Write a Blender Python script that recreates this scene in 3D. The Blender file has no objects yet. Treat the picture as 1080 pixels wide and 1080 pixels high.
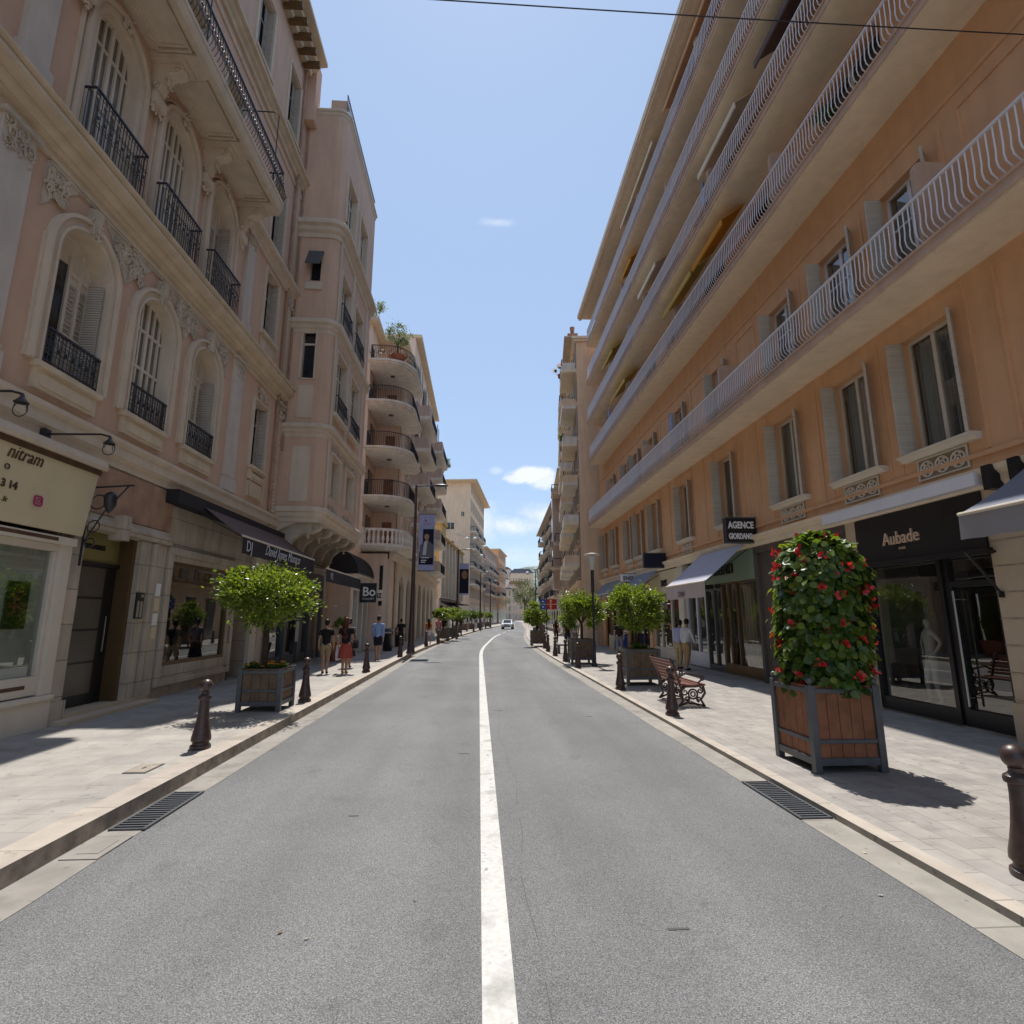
import bpy, bmesh, math, random
from mathutils import Vector, Matrix
random.seed(7)
C = bpy.data.collections.new("street"); bpy.context.scene.collection.children.link(C)
PI = math.pi
R = math.radians

# ------------------------------------------------------------------ materials
def nn(nt, t, **kw):
    n = nt.nodes.new(t)
    for k, v in kw.items():
        setattr(n, k, v)
    return n

def mat(name, col, rough=0.75, metal=0.0, var=0.12, vscale=1.3, bump=0.0, bscale=40, spec=0.3, grime=0.0,
        blocks=None, coat=0.0, spots=0.0):
    """Principled material: colour broken up by two noises, optional block joints and bump."""
    m = bpy.data.materials.new(name); m.use_nodes = True
    nt = m.node_tree; b = nt.nodes["Principled BSDF"]; L = nt.links.new
    b.inputs["Roughness"].default_value = rough; b.inputs["Metallic"].default_value = metal
    b.inputs["Specular IOR Level"].default_value = spec
    b.inputs["Coat Weight"].default_value = coat
    tc = nn(nt, "ShaderNodeTexCoord")
    n1 = nn(nt, "ShaderNodeTexNoise"); n1.inputs["Scale"].default_value = vscale; n1.inputs["Detail"].default_value = 6
    n1.inputs["Roughness"].default_value = 0.6
    L(tc.outputs["Object"], n1.inputs["Vector"])
    mr = nn(nt, "ShaderNodeMapRange"); mr.inputs["From Min"].default_value = 0.3; mr.inputs["From Max"].default_value = 0.7
    mr.inputs["To Min"].default_value = 1 - var; mr.inputs["To Max"].default_value = 1 + var
    L(n1.outputs["Fac"], mr.inputs["Value"])
    mx = nn(nt, "ShaderNodeVectorMath", operation='SCALE'); mx.inputs[0].default_value = col[:3]
    L(mr.outputs[0], mx.inputs["Scale"])
    out = mx.outputs[0]
    hgt = None
    if blocks:
        plane, bw, bh, mort, offs, dark = blocks
        sp = nn(nt, "ShaderNodeSeparateXYZ"); L(tc.outputs["Object"], sp.inputs[0])
        cb = nn(nt, "ShaderNodeCombineXYZ")
        L(sp.outputs[plane[0]], cb.inputs[0]); L(sp.outputs[plane[1]], cb.inputs[1])
        br = nn(nt, "ShaderNodeTexBrick"); br.offset = offs
        br.inputs["Scale"].default_value = 1; br.inputs["Brick Width"].default_value = bw
        br.inputs["Row Height"].default_value = bh; br.inputs["Mortar Size"].default_value = mort
        br.inputs["Mortar Smooth"].default_value = 0.3
        br.inputs["Color1"].default_value = (1, 1, 1, 1); br.inputs["Color2"].default_value = (0.86, 0.86, 0.88, 1)
        br.inputs["Mortar"].default_value = (dark, dark, dark, 1)
        L(cb.outputs[0], br.inputs["Vector"])
        mm = nn(nt, "ShaderNodeVectorMath", operation='MULTIPLY'); L(out, mm.inputs[0]); L(br.outputs["Color"], mm.inputs[1])
        out = mm.outputs[0]; hgt = br.outputs["Fac"]
    if grime > 0:
        mp = nn(nt, "ShaderNodeMapping"); mp.inputs["Scale"].default_value = (2.2, 2.2, 0.35)
        L(tc.outputs["Object"], mp.inputs[0])
        n2 = nn(nt, "ShaderNodeTexNoise"); n2.inputs["Scale"].default_value = 1.6; n2.inputs["Detail"].default_value = 8
        L(mp.outputs[0], n2.inputs["Vector"])
        r2 = nn(nt, "ShaderNodeMapRange"); r2.inputs["From Min"].default_value = 0.35; r2.inputs["From Max"].default_value = 0.65
        r2.inputs["To Min"].default_value = 1 - grime; r2.inputs["To Max"].default_value = 1.0
        L(n2.outputs["Fac"], r2.inputs["Value"])
        m2 = nn(nt, "ShaderNodeVectorMath", operation='SCALE'); L(out, m2.inputs[0]); L(r2.outputs[0], m2.inputs["Scale"])
        out = m2.outputs[0]
    if spots > 0:      # gum, drips and scuffs trodden into the stone
        for sc_, lo, hi, k in ((9, .66, .70, spots), (2.3, .58, .70, spots*.7), (38, .70, .74, spots*.6)):
            n4 = nn(nt, "ShaderNodeTexNoise"); n4.inputs["Scale"].default_value = sc_; n4.inputs["Detail"].default_value = 2
            L(tc.outputs["Object"], n4.inputs["Vector"])
            r4 = nn(nt, "ShaderNodeMapRange"); r4.inputs["From Min"].default_value = lo; r4.inputs["From Max"].default_value = hi
            r4.inputs["To Min"].default_value = 1; r4.inputs["To Max"].default_value = 1-k; L(n4.outputs["Fac"], r4.inputs["Value"])
            m4 = nn(nt, "ShaderNodeVectorMath", operation='SCALE'); L(out, m4.inputs[0]); L(r4.outputs[0], m4.inputs["Scale"]); out = m4.outputs[0]
    L(out, b.inputs["Base Color"])
    if bump > 0 or hgt:
        n3 = nn(nt, "ShaderNodeTexNoise"); n3.inputs["Scale"].default_value = bscale; n3.inputs["Detail"].default_value = 4
        L(tc.outputs["Object"], n3.inputs["Vector"])
        bp = nn(nt, "ShaderNodeBump"); bp.inputs["Strength"].default_value = max(bump, 0.05); bp.inputs["Distance"].default_value = 0.02
        L(n3.outputs["Fac"], bp.inputs["Height"])
        if hgt:
            b2 = nn(nt, "ShaderNodeBump"); b2.invert = True; b2.inputs["Strength"].default_value = 0.6; b2.inputs["Distance"].default_value = 0.012
            L(hgt, b2.inputs["Height"]); L(bp.outputs[0], b2.inputs["Normal"]); L(b2.outputs[0], b.inputs["Normal"])
        else:
            L(bp.outputs[0], b.inputs["Normal"])
    return m

def leaf_mat(name, c1, c2, trans=0.35, rough=0.42):
    m = bpy.data.materials.new(name); m.use_nodes = True
    nt = m.node_tree; b = nt.nodes["Principled BSDF"]; L = nt.links.new; out = nt.nodes["Material Output"]
    g = nn(nt, "ShaderNodeNewGeometry")
    cr = nn(nt, "ShaderNodeMix", data_type='RGBA'); cr.inputs[6].default_value = (*c1, 1); cr.inputs[7].default_value = (*c2, 1)
    L(g.outputs["Random Per Island"], cr.inputs[0])
    L(cr.outputs[2], b.inputs["Base Color"]); b.inputs["Roughness"].default_value = rough
    b.inputs["Specular IOR Level"].default_value = 0.5
    t = nn(nt, "ShaderNodeBsdfTranslucent")
    sc = nn(nt, "ShaderNodeVectorMath", operation='MULTIPLY'); sc.inputs[1].default_value = (1.9, 1.9, 0.8)
    L(cr.outputs[2], sc.inputs[0]); L(sc.outputs[0], t.inputs["Color"])
    mx = nn(nt, "ShaderNodeMixShader"); mx.inputs[0].default_value = trans
    L(b.outputs[0], mx.inputs[1]); L(t.outputs[0], mx.inputs[2]); L(mx.outputs[0], out.inputs["Surface"])
    return m

def glass_mat(name, tint=(0.75, 0.8, 0.8), refl=1.0):
    m = bpy.data.materials.new(name); m.use_nodes = True
    nt = m.node_tree; L = nt.links.new; out = nt.nodes["Material Output"]
    nt.nodes.remove(nt.nodes["Principled BSDF"])
    tr = nn(nt, "ShaderNodeBsdfTransparent"); tr.inputs[0].default_value = (*tint, 1)
    gl = nn(nt, "ShaderNodeBsdfGlossy"); gl.inputs["Roughness"].default_value = 0.01; gl.inputs["Color"].default_value = (refl, refl, refl, 1)
    ge = nn(nt, "ShaderNodeNewGeometry"); dt = nn(nt, "ShaderNodeVectorMath", operation='DOT_PRODUCT')
    L(ge.outputs["Normal"], dt.inputs[0]); L(ge.outputs["Incoming"], dt.inputs[1])
    ab = nn(nt, "ShaderNodeMath", operation='ABSOLUTE'); L(dt.outputs["Value"], ab.inputs[0])
    om = nn(nt, "ShaderNodeMath", operation='SUBTRACT'); om.inputs[0].default_value = 1.0; L(ab.outputs[0], om.inputs[1])
    pw = nn(nt, "ShaderNodeMath", operation='POWER'); pw.inputs[1].default_value = 5.0; L(om.outputs[0], pw.inputs[0])
    fr = nn(nt, "ShaderNodeMapRange"); fr.inputs["To Min"].default_value = 0.15; fr.inputs["To Max"].default_value = 1.0; L(pw.outputs[0], fr.inputs["Value"])
    tc = nn(nt, "ShaderNodeTexCoord"); no = nn(nt, "ShaderNodeTexNoise"); no.inputs["Scale"].default_value = 0.9
    bp = nn(nt, "ShaderNodeBump"); bp.inputs["Strength"].default_value = 0.03; bp.inputs["Distance"].default_value = 0.05
    L(tc.outputs["Object"], no.inputs["Vector"]); L(no.outputs["Fac"], bp.inputs["Height"]); L(bp.outputs[0], gl.inputs["Normal"])
    mx = nn(nt, "ShaderNodeMixShader"); L(fr.outputs[0], mx.inputs[0]); L(tr.outputs[0], mx.inputs[1]); L(gl.outputs[0], mx.inputs[2])
    L(mx.outputs[0], out.inputs["Surface"])
    return m

M = {}
def defmats():
    # building fabrics
    M['ochre'] = mat('ochre_stucco', (0.73, 0.425, 0.235), 0.85, var=0.05, vscale=2.2, bump=0.2, bscale=45, grime=0.09)
    M['ochre_dk'] = mat('ochre_groove', (0.34, 0.2, 0.12), 0.85)
    M['cream'] = mat('cream_soffit', (0.84, 0.71, 0.53), 0.85, var=0.06, vscale=0.7, grime=0.10)
    M['pinkfascia'] = mat('pink_fascia', (0.60, 0.42, 0.32), 0.8, var=0.06, grime=0.15)
    M['pink'] = mat('pink_stucco', (0.66, 0.455, 0.335), 0.88, var=0.05, vscale=1.5, bump=0.15, bscale=50, grime=0.09)
    M['trim'] = mat('stone_trim', (0.67, 0.56, 0.44), 0.8, var=0.06, vscale=2.0, bump=0.2, bscale=30, grime=0.11)
    M['trim2'] = mat('grey_stone_trim', (0.62, 0.55, 0.48), 0.8, var=0.06, vscale=2.0, bump=0.2, bscale=30, grime=0.1)
    M['relief'] = mat('carved_stone', (0.58, 0.50, 0.40), 0.85, var=0.15, vscale=3.0, bump=0.3, bscale=25, grime=0.2)
    M['ashlar'] = mat('stone_blocks', (0.54, 0.46, 0.36), 0.7, var=0.14, vscale=1.5, bump=0.12, bscale=30, grime=0.18,
                      blocks=((1, 2), 0.9, 0.62, 0.012, 0.5, 0.55))
    M['rose'] = mat('rose_marble', (0.40, 0.25, 0.17), 0.5, var=0.25, vscale=2.5, grime=0.15)
    M['pier'] = mat('pier_stone', (0.55, 0.44, 0.32), 0.75, var=0.08, vscale=2, bump=0.1, bscale=40)
    M['salmon'] = mat('salmon_stucco', (0.82, 0.62, 0.49), 0.88, var=0.06, vscale=0.6, grime=0.12)
    M['beige'] = mat('beige_stucco', (0.74, 0.58, 0.43), 0.88, var=0.06, vscale=0.5, grime=0.12)
    M['yellow'] = mat('yellow_stucco', (0.66, 0.46, 0.19), 0.85, var=0.1, vscale=0.8, grime=0.2)
    M['peach'] = mat('peach_stucco', (0.80, 0.585, 0.40), 0.88, var=0.06, vscale=0.6, grime=0.12)
    M['greybr'] = mat('greybrown_stucco', (0.62, 0.49, 0.38), 0.88, var=0.12, vscale=0.6, grime=0.25)
    M['rosebl'] = mat('rosy_stucco', (0.62, 0.46, 0.37), 0.88, var=0.1, vscale=0.5, grime=0.2)
    M['whiteish'] = mat('pale_stucco', (0.80, 0.73, 0.64), 0.85, var=0.08, vscale=0.5, grime=0.18)
    M['rooftile'] = mat('roof_tile', (0.30, 0.16, 0.10), 0.9, var=0.2, vscale=4, bump=0.3, bscale=12)
    M['slate'] = mat('slate_roof', (0.12, 0.13, 0.16), 0.6, var=0.15)
    # joinery / metals
    M['white'] = mat('white_paint', (0.74, 0.73, 0.78), 0.45, var=0.05)
    M['offwhite'] = mat('offwhite_paint', (0.66, 0.59, 0.49), 0.55, var=0.08)
    M['shutter'] = mat('shutter_paint', (0.60, 0.53, 0.43), 0.6, var=0.08, blocks=((1, 2), 9, 0.045, 0.006, 0.0, 0.72))
    M['shutterL'] = mat('louvre_paint', (0.58, 0.51, 0.42), 0.65, var=0.08, blocks=((1, 2), 9, 0.05, 0.012, 0.0, 0.5))
    M['iron'] = mat('wrought_iron', (0.018, 0.018, 0.024), 0.42, metal=0.0, spec=0.6, var=0.2, vscale=9)
    M['bronze'] = mat('bollard_paint', (0.060, 0.033, 0.028), 0.38, spec=0.6, var=0.35, vscale=14, bump=0.12, bscale=120)
    M['blackp'] = mat('black_panel', (0.012, 0.012, 0.014), 0.35, spec=0.5, var=0.2)
    M['steelgrey'] = mat('grey_steel', (0.115, 0.12, 0.13), 0.45, metal=0.3, var=0.12, vscale=6)
    M['metal'] = mat('brushed_metal', (0.55, 0.54, 0.52), 0.3, metal=0.9, var=0.05)
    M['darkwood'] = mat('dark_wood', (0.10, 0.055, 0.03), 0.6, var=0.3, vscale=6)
    M['brownpan'] = mat('brown_grey_panel', (0.13, 0.105, 0.09), 0.55, var=0.12, vscale=3, blocks=((1, 2), 0.14, 9, 0.01, 0.0, 0.6))
    M['wood'] = mat('planter_wood', (0.25, 0.105, 0.055), 0.6, var=0.32, vscale=3.5, bump=0.2, bscale=30)
    M['woodold'] = mat('weathered_wood', (0.17, 0.115, 0.075), 0.8, var=0.35, vscale=4.0, bump=0.3, bscale=30)
    M['slat'] = mat('bench_slat', (0.17, 0.07, 0.055), 0.5, var=0.25, vscale=7)
    M['doorpanel'] = mat('dark_bronze_panel', (0.10, 0.085, 0.065), 0.3, var=0.12, spec=0.5)
    M['gold'] = mat('pale_bronze_frame', (0.17, 0.105, 0.05), 0.45, metal=0.4, var=0.1)
    M['kerbface0'] = mat('panel_ground', (0.30, 0.22, 0.15), 0.85)
    M['cornice'] = mat('cornice_stone', (0.67, 0.55, 0.40), 0.8, var=0.07, vscale=1.6, bump=0.15, bscale=35, grime=0.13)
    # cloth
    M['awn_black'] = mat('black_canvas', (0.030, 0.026, 0.030), 0.85, var=0.15)
    M['awn_brown'] = mat('brown_canvas', (0.15, 0.105, 0.095), 0.9, var=0.08)
    M['awn_pink'] = mat('pale_pink_canvas', (0.55, 0.46, 0.45), 0.9, var=0.05)
    M['awn_lit_top'] = mat('lit_top_canvas', (0.46, 0.46, 0.54), 0.9, var=0.05)  # pinkish canvas given a paler, bluer tone as if lit from above
    M['awn_blue'] = mat('greyblue_canvas', (0.24, 0.26, 0.33), 0.9, var=0.06)
    M['awn_near'] = mat('slate_canvas', (0.19, 0.205, 0.25), 0.9, var=0.06); M['valgrey'] = mat('grey_valance', (0.30, 0.28, 0.29), 0.9, var=0.06)
    M['awn_orange'] = mat('orange_canvas', (0.62, 0.27, 0.03), 0.9, var=0.1)
    M['awn_yellow'] = mat('yellow_canvas', (0.55, 0.38, 0.10), 0.9, var=0.1)
    M['curtain'] = mat('net_curtain', (0.40, 0.38, 0.36), 0.9, var=0.1, blocks=((1, 2), 0.09, 9, 0.02, 0.0, 0.75))
    M['signcream'] = mat('cream_sign', (0.66, 0.57, 0.38), 0.5, var=0.05)
    M['fanl'] = mat('dim_fanlight', (0.26, 0.23, 0.09), 0.35, var=0.1)
    M['signgreen'] = mat('pale_green_sign', (0.24, 0.31, 0.22), 0.5, var=0.05)
    M['black'] = mat('black_letters', (0.015, 0.015, 0.015), 0.4, var=0.0)
    M['letter'] = mat('brass_letters', (0.75, 0.55, 0.38), 0.35, metal=0.2, var=0.0)
    M['lwhite'] = mat('white_letters', (0.8, 0.8, 0.8), 0.5, var=0.0)
    M['insta'] = mat('magenta_print', (0.42, 0.03, 0.16), 0.5, var=0.0)
    M['navy'] = mat('navy_panel', (0.012, 0.015, 0.04), 0.4, var=0.1)
    M['red'] = mat('red_panel', (0.45, 0.03, 0.02), 0.5, var=0.1)
    M['blue'] = mat('blue_panel', (0.05, 0.10, 0.30), 0.5, var=0.1)
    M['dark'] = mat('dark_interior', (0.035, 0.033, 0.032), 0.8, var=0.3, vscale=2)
    M['room'] = mat('shop_interior', (0.30, 0.275, 0.24), 0.8, var=0.3, vscale=1.2)
    M['roomlt'] = mat('display_and_reflection', (0.50, 0.50, 0.36), 0.8, var=0.2, vscale=1.2)
    M['mannequin'] = mat('white_mannequin', (0.72, 0.66, 0.58), 0.35, var=0.04)
    M['glass'] = glass_mat('window_glass')
    M['glassd'] = glass_mat('shop_glass', (0.62, 0.66, 0.64))
    M['frost'] = mat('frosted_pane', (0.62, 0.64, 0.56), 0.25, var=0.12, vscale=0.8, spec=0.6)
    M['pane_curt'] = mat('curtained_pane', (0.17, 0.145, 0.115), 0.22, var=0.25, vscale=2.5, spec=0.6)
    M['tar'] = mat('tar', (0.085, 0.083, 0.08), 0.7)
    M['pane_dark'] = mat('dark_pane', (0.022, 0.026, 0.032), 0.06, var=0.3, vscale=2, spec=0.8)
    # skin, cloth
    M['skin'] = mat('skin', (0.42, 0.24, 0.16), 0.55, var=0.05)
    M['hair'] = mat('dark_hair', (0.020, 0.012, 0.008), 0.5, var=0.3, vscale=20)
    M['hairr'] = mat('auburn_hair', (0.060, 0.018, 0.010), 0.45, var=0.3, vscale=20)
    for k, c in dict(c_black=(0.012, 0.012, 0.014), c_white=(0.55, 0.55, 0.60), c_blue=(0.26, 0.36, 0.62), c_navy=(0.012, 0.014, 0.03),
                     c_red=(0.34, 0.07, 0.05), c_khaki=(0.33, 0.25, 0.15), c_tan=(0.30, 0.20, 0.10), c_orange=(0.48, 0.14, 0.035),
                     c_lilac=(0.36, 0.38, 0.60), c_grey=(0.14, 0.14, 0.16), c_lime=(0.28, 0.48, 0.08), c_pink=(0.5, 0.2, 0.2), c_maroon=(0.10, 0.01, 0.02)).items():
        M[k] = mat(k, c, 0.85, var=0.12, vscale=7)
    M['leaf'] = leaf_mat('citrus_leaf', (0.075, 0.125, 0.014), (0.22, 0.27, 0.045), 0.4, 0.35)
    M['leafd'] = leaf_mat('dark_leaf', (0.030, 0.070, 0.014), (0.105, 0.175, 0.032), 0.35, 0.38)
    M['leafs'] = leaf_mat('street_leaf', (0.05, 0.07, 0.025), (0.13, 0.15, 0.06), 0.3, 0.6)
    M['leafo'] = leaf_mat('olive_leaf', (0.10, 0.13, 0.08), (0.20, 0.23, 0.15), 0.3, 0.6)
    M['flower'] = leaf_mat('red_petal', (0.50, 0.010, 0.012), (0.62, 0.035, 0.05), 0.2, 0.5)
    M['floweo'] = leaf_mat('orange_petal', (0.62, 0.12, 0.0), (0.72, 0.42, 0.0), 0.2, 0.5)
    M['bark'] = mat('bark', (0.055, 0.040, 0.030), 0.9, var=0.3, vscale=10, bump=0.5, bscale=20)
    M['soil'] = mat('soil', (0.035, 0.025, 0.018), 0.95, var=0.3, vscale=20, bump=0.5)
    M['terra'] = mat('terracotta', (0.35, 0.13, 0.07), 0.8)
    M['carwhite'] = mat('white_car_paint', (0.70, 0.70, 0.70), 0.25, var=0.02, spec=0.5, coat=0.6)
    M['tyre'] = mat('rubber', (0.02, 0.02, 0.02), 0.85, var=0.1)
    M['lampglass'] = mat('lamp_glass', (0.55, 0.56, 0.55), 0.2, var=0.05, spec=0.6)
defmats()

# ------------------------------------------------------------------ mesh builder
class Frame:
    """Facade frame: s runs from P to Q along the street, o points to the street, z up."""
    def __init__(f, P, Q, street):
        f.P = Vector((P[0], P[1], 0)); d = Vector((Q[0]-P[0], Q[1]-P[1], 0)); f.len = d.length; f.u = d.normalized()
        n = Vector((f.u.y, -f.u.x, 0))
        if street < 0: n = -n
        f.n = n
        f.rot = math.atan2(n.x, -n.y)
    def __call__(f, p): return f.P + f.u*p[0] + f.n*p[1] + Vector((0, 0, p[2]))

class MB:
    def __init__(s, tf=None): s.v = []; s.f = []; s.m = []; s.tf = tf; s.cur = 0; s.marks = []
    def mark(s): s.marks.append((len(s.v), len(s.f)))
    def build_each(s, name, mats, parent=None, **kw):
        mk = [(0, 0)]+s.marks+[(len(s.v), len(s.f))]; out = []
        for (v0, f0), (v1, f1) in zip(mk, mk[1:]):
            if f1 == f0: continue
            q = MB(); q.v = s.v[v0:v1]; q.f = [[i-v0 for i in f] for f in s.f[f0:f1]]; q.m = s.m[f0:f1]; out.append(q.build(name, mats, parent, **kw))
        return out
    def V(s, p):
        q = s.tf(p) if s.tf else p
        s.v.append((q[0], q[1], q[2])); return len(s.v)-1
    def face(s, pts, m=None):
        s.f.append([s.V(p) for p in pts]); s.m.append(s.cur if m is None else m)
    def faces(s, pts, fs, m=None):
        b = [s.V(p) for p in pts]
        for f in fs: s.f.append([b[i] for i in f]); s.m.append(s.cur if m is None else m)
    def box(s, x0, x1, y0, y1, z0, z1, m=None):
        s.faces([(x0, y0, z0), (x1, y0, z0), (x1, y1, z0), (x0, y1, z0), (x0, y0, z1), (x1, y0, z1), (x1, y1, z1), (x0, y1, z1)],
                [(0, 3, 2, 1), (4, 5, 6, 7), (0, 1, 5, 4), (1, 2, 6, 5), (2, 3, 7, 6), (3, 0, 4, 7)], m)
    def prism(s, prof, a0, a1, axis, m=None):
        """closed 2D profile extruded along axis; axis 0: profile (y,z); 1: (x,z); 2: (x,y)"""
        n = len(prof)
        def P(q, a): return {0: (a, q[0], q[1]), 1: (q[0], a, q[1]), 2: (q[0], q[1], a)}[axis]
        pts = [P(q, a0) for q in prof]+[P(q, a1) for q in prof]
        fs = [[i, (i+1) % n, n+(i+1) % n, n+i] for i in range(n)]+[list(range(n))[::-1], list(range(n, 2*n))]
        s.faces(pts, fs, m)
    def tube(s, pts, r, n=6, m=None, cap=True):
        P = [Vector(p) for p in pts]; rings = []; k = len(P)
        rr = r if isinstance(r, (list, tuple)) else [r]*k
        up = Vector((0, 0, 1)); base = []
        for i in range(k):
            d = (P[min(i+1, k-1)]-P[max(i-1, 0)])
            d = d.normalized() if d.length > 1e-9 else Vector((0, 0, 1))
            a = d.cross(up)
            if a.length < 0.1: a = d.cross(Vector((1, 0, 0)))
            a.normalize(); b = d.cross(a)
            if rings and a.dot(rings[-1]) < 0: a = -a; b = -b
            rings.append(a)
            for j in range(n):
                t = 2*PI*j/n
                base.append(P[i]+(a*math.cos(t)+b*math.sin(t))*rr[i])
        fs = []
        for i in range(k-1):
            for j in range(n):
                fs.append((i*n+j, i*n+(j+1) % n, (i+1)*n+(j+1) % n, (i+1)*n+j))
        if cap: fs.append(list(range(n))[::-1]); fs.append(list(range((k-1)*n, k*n)))
        s.faces(base, fs, m)
    def lathe(s, prof, c=(0, 0, 0), n=16, m=None):
        pts = []; fs = []; k = len(prof)
        for r, z in prof:
            for j in range(n):
                t = 2*PI*j/n; pts.append((c[0]+r*math.cos(t), c[1]+r*math.sin(t), c[2]+z))
        for i in range(k-1):
            for j in range(n): fs.append((i*n+j, i*n+(j+1) % n, (i+1)*n+(j+1) % n, (i+1)*n+j))
        fs.append(list(range(n))[::-1]); fs.append(list(range((k-1)*n, k*n)))
        s.faces(pts, fs, m)
    def ball(s, c, r, n=8, m=None):
        rx, ry, rz = (r, r, r) if not isinstance(r, tuple) else r
        pts = []; fs = []; k = max(4, n//2+1)
        for i in range(1, k):
            a = PI*i/k
            for j in range(n):
                t = 2*PI*j/n; pts.append((c[0]+rx*math.sin(a)*math.cos(t), c[1]+ry*math.sin(a)*math.sin(t), c[2]-rz*math.cos(a)))
        for i in range(k-2):
            for j in range(n): fs.append((i*n+j, i*n+(j+1) % n, (i+1)*n+(j+1) % n, (i+1)*n+j))
        pts.append((c[0], c[1], c[2]-rz)); pts.append((c[0], c[1], c[2]+rz)); a = len(pts)-2
        for j in range(n): fs.append((a, (j+1) % n, j)); fs.append((a+1, (k-2)*n+j, (k-2)*n+(j+1) % n))
        s.faces(pts, fs, m)
    def build(s, name, mats, parent=None, smooth=False, bevel=0.0, local=False):
        me = bpy.data.meshes.new(name)
        off = Vector((0, 0, 0))
        if parent is not None and not local: off = wloc(parent)
        me.from_pydata([(a-off.x, b-off.y, c-off.z) for a, b, c in s.v], [], s.f)
        for mm in (mats if isinstance(mats, (list, tuple)) else [mats]): me.materials.append(M[mm] if isinstance(mm, str) else mm)
        me.polygons.foreach_set("material_index", s.m)
        bm = bmesh.new(); bm.from_mesh(me); bmesh.ops.recalc_face_normals(bm, faces=bm.faces); bm.to_mesh(me); bm.free()
        if smooth:
            me.shade_smooth(); me.set_sharp_from_angle(angle=R(38))
        o = bpy.data.objects.new(name, me); C.objects.link(o)
        if parent is not None: o.parent = parent
        if bevel > 0:
            b = o.modifiers.new("bevel", 'BEVEL'); b.width = bevel; b.segments = 2; b.limit_method = 'ANGLE'; b.angle_limit = R(40)
        return o

def wloc(o):
    l = Vector(o.location)
    while o.parent: o = o.parent; l += Vector(o.location)
    return l
def tag(o, label=None, cat=None, group=None, kind=None):
    if label: o['label'] = label
    if cat: o['category'] = cat
    if group: o['group'] = group
    if kind: o['kind'] = kind
    return o
def thing(name, label, cat, loc=(0, 0, 0), rz=0.0, group=None):
    o = bpy.data.objects.new(name, None); C.objects.link(o); o.empty_display_size = 0.2
    o.location = loc; o.rotation_euler = (0, 0, rz)
    return tag(o, label, cat, group)
def dup(root, loc, rz=0.0, label=None, group=None, scale=None):
    def cp(o, par):
        c = o.copy(); C.objects.link(c); c.parent = par
        for ch in [x for x in o.children]: cp(ch, c)
        return c
    r = cp(root, None); r.location = loc; r.rotation_euler = (0, 0, rz)
    if scale: r.scale = (scale,)*3 if not isinstance(scale, tuple) else scale
    if label: r['label'] = label
    if group: r['group'] = group
    return r
def text(s, size, m, parent, loc, face, shear=0.0, ext=0.006, name='lettering', align='LEFT', sx=1.0, bold=0.0):
    cu = bpy.data.curves.new('t', 'FONT'); cu.body = s; cu.size = size; cu.shear = shear; cu.extrude = ext; cu.align_x = align; cu.offset = bold
    cu.resolution_u = 3
    to = bpy.data.objects.new('t', cu); C.objects.link(to)
    dg = bpy.context.evaluated_depsgraph_get(); dg.update()
    me = bpy.data.meshes.new_from_object(to.evaluated_get(dg)); bpy.data.objects.remove(to)
    me.materials.clear(); me.materials.append(M[m])
    for p in me.polygons: p.material_index = 0
    rot = {'L': Matrix(((0, 0, 1), (1, 0, 0), (0, 1, 0))), 'R': Matrix(((0, 0, -1), (-1, 0, 0), (0, 1, 0))),
           'C': Matrix(((1, 0, 0), (0, 0, -1), (0, 1, 0)))}[face]
    off = Vector(loc)-(wloc(parent) if parent else Vector((0, 0, 0)))
    me.transform(Matrix.Translation(off) @ rot.to_4x4() @ Matrix.Diagonal((sx, 1, 1, 1)))
    o = bpy.data.objects.new(name, me); C.objects.link(o); o.parent = parent
    return o

# ------------------------------------------------------------------ facade pieces (all in s,o,z)
def wall(mb, s0, s1, z0, z1, ops, o=0.0, depth=0.28, m=0, mr=None):
    mr = m if mr is None else mr
    ss = sorted({s0, s1, *[v for q in ops for v in q[:2] if s0 < v < s1]})
    zs = sorted({z0, z1, *[v for q in ops for v in q[2:4] if z0 < v < z1]})
    for i in range(len(ss)-1):
        for j in range(len(zs)-1):
            cs, cz = (ss[i]+ss[i+1])/2, (zs[j]+zs[j+1])/2
            if any(q[0] < cs < q[1] and q[2] < cz < q[3] for q in ops): continue
            mb.face([(ss[i], o, zs[j]), (ss[i+1], o, zs[j]), (ss[i+1], o, zs[j+1]), (ss[i], o, zs[j+1])], m)
    for q in ops:
        a, b, c, d = q[:4]; arch = len(q) > 4 and q[4]; oo = o-depth
        mb.face([(a, o, c), (b, o, c), (b, oo, c), (a, oo, c)], mr)
        zt = d-(b-a)/2 if arch else d
        mb.face([(a, o, c), (a, oo, c), (a, oo, zt), (a, o, zt)], mr)
        mb.face([(b, o, c), (b, oo, c), (b, oo, zt), (b, o, zt)], mr)
        if not arch: mb.face([(a, o, d), (b, o, d), (b, oo, d), (a, oo, d)], mr)
        else:
            r = (b-a)/2; cx = (a+b)/2; N = 16
            P = [(cx-r*math.cos(PI*k/N), zt+r*math.sin(PI*k/N)) for k in range(N+1)]
            for k in range(N):
                (x0, y0), (x1, y1) = P[k], P[k+1]
                mb.face([(x0, o, y0), (x1, o, y1), (x1, oo, y1), (x0, oo, y0)], mr)
                mb.face([(x0, o, y0), (x1, o, y1), (x1, o, d), (x0, o, d)], m)
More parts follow.
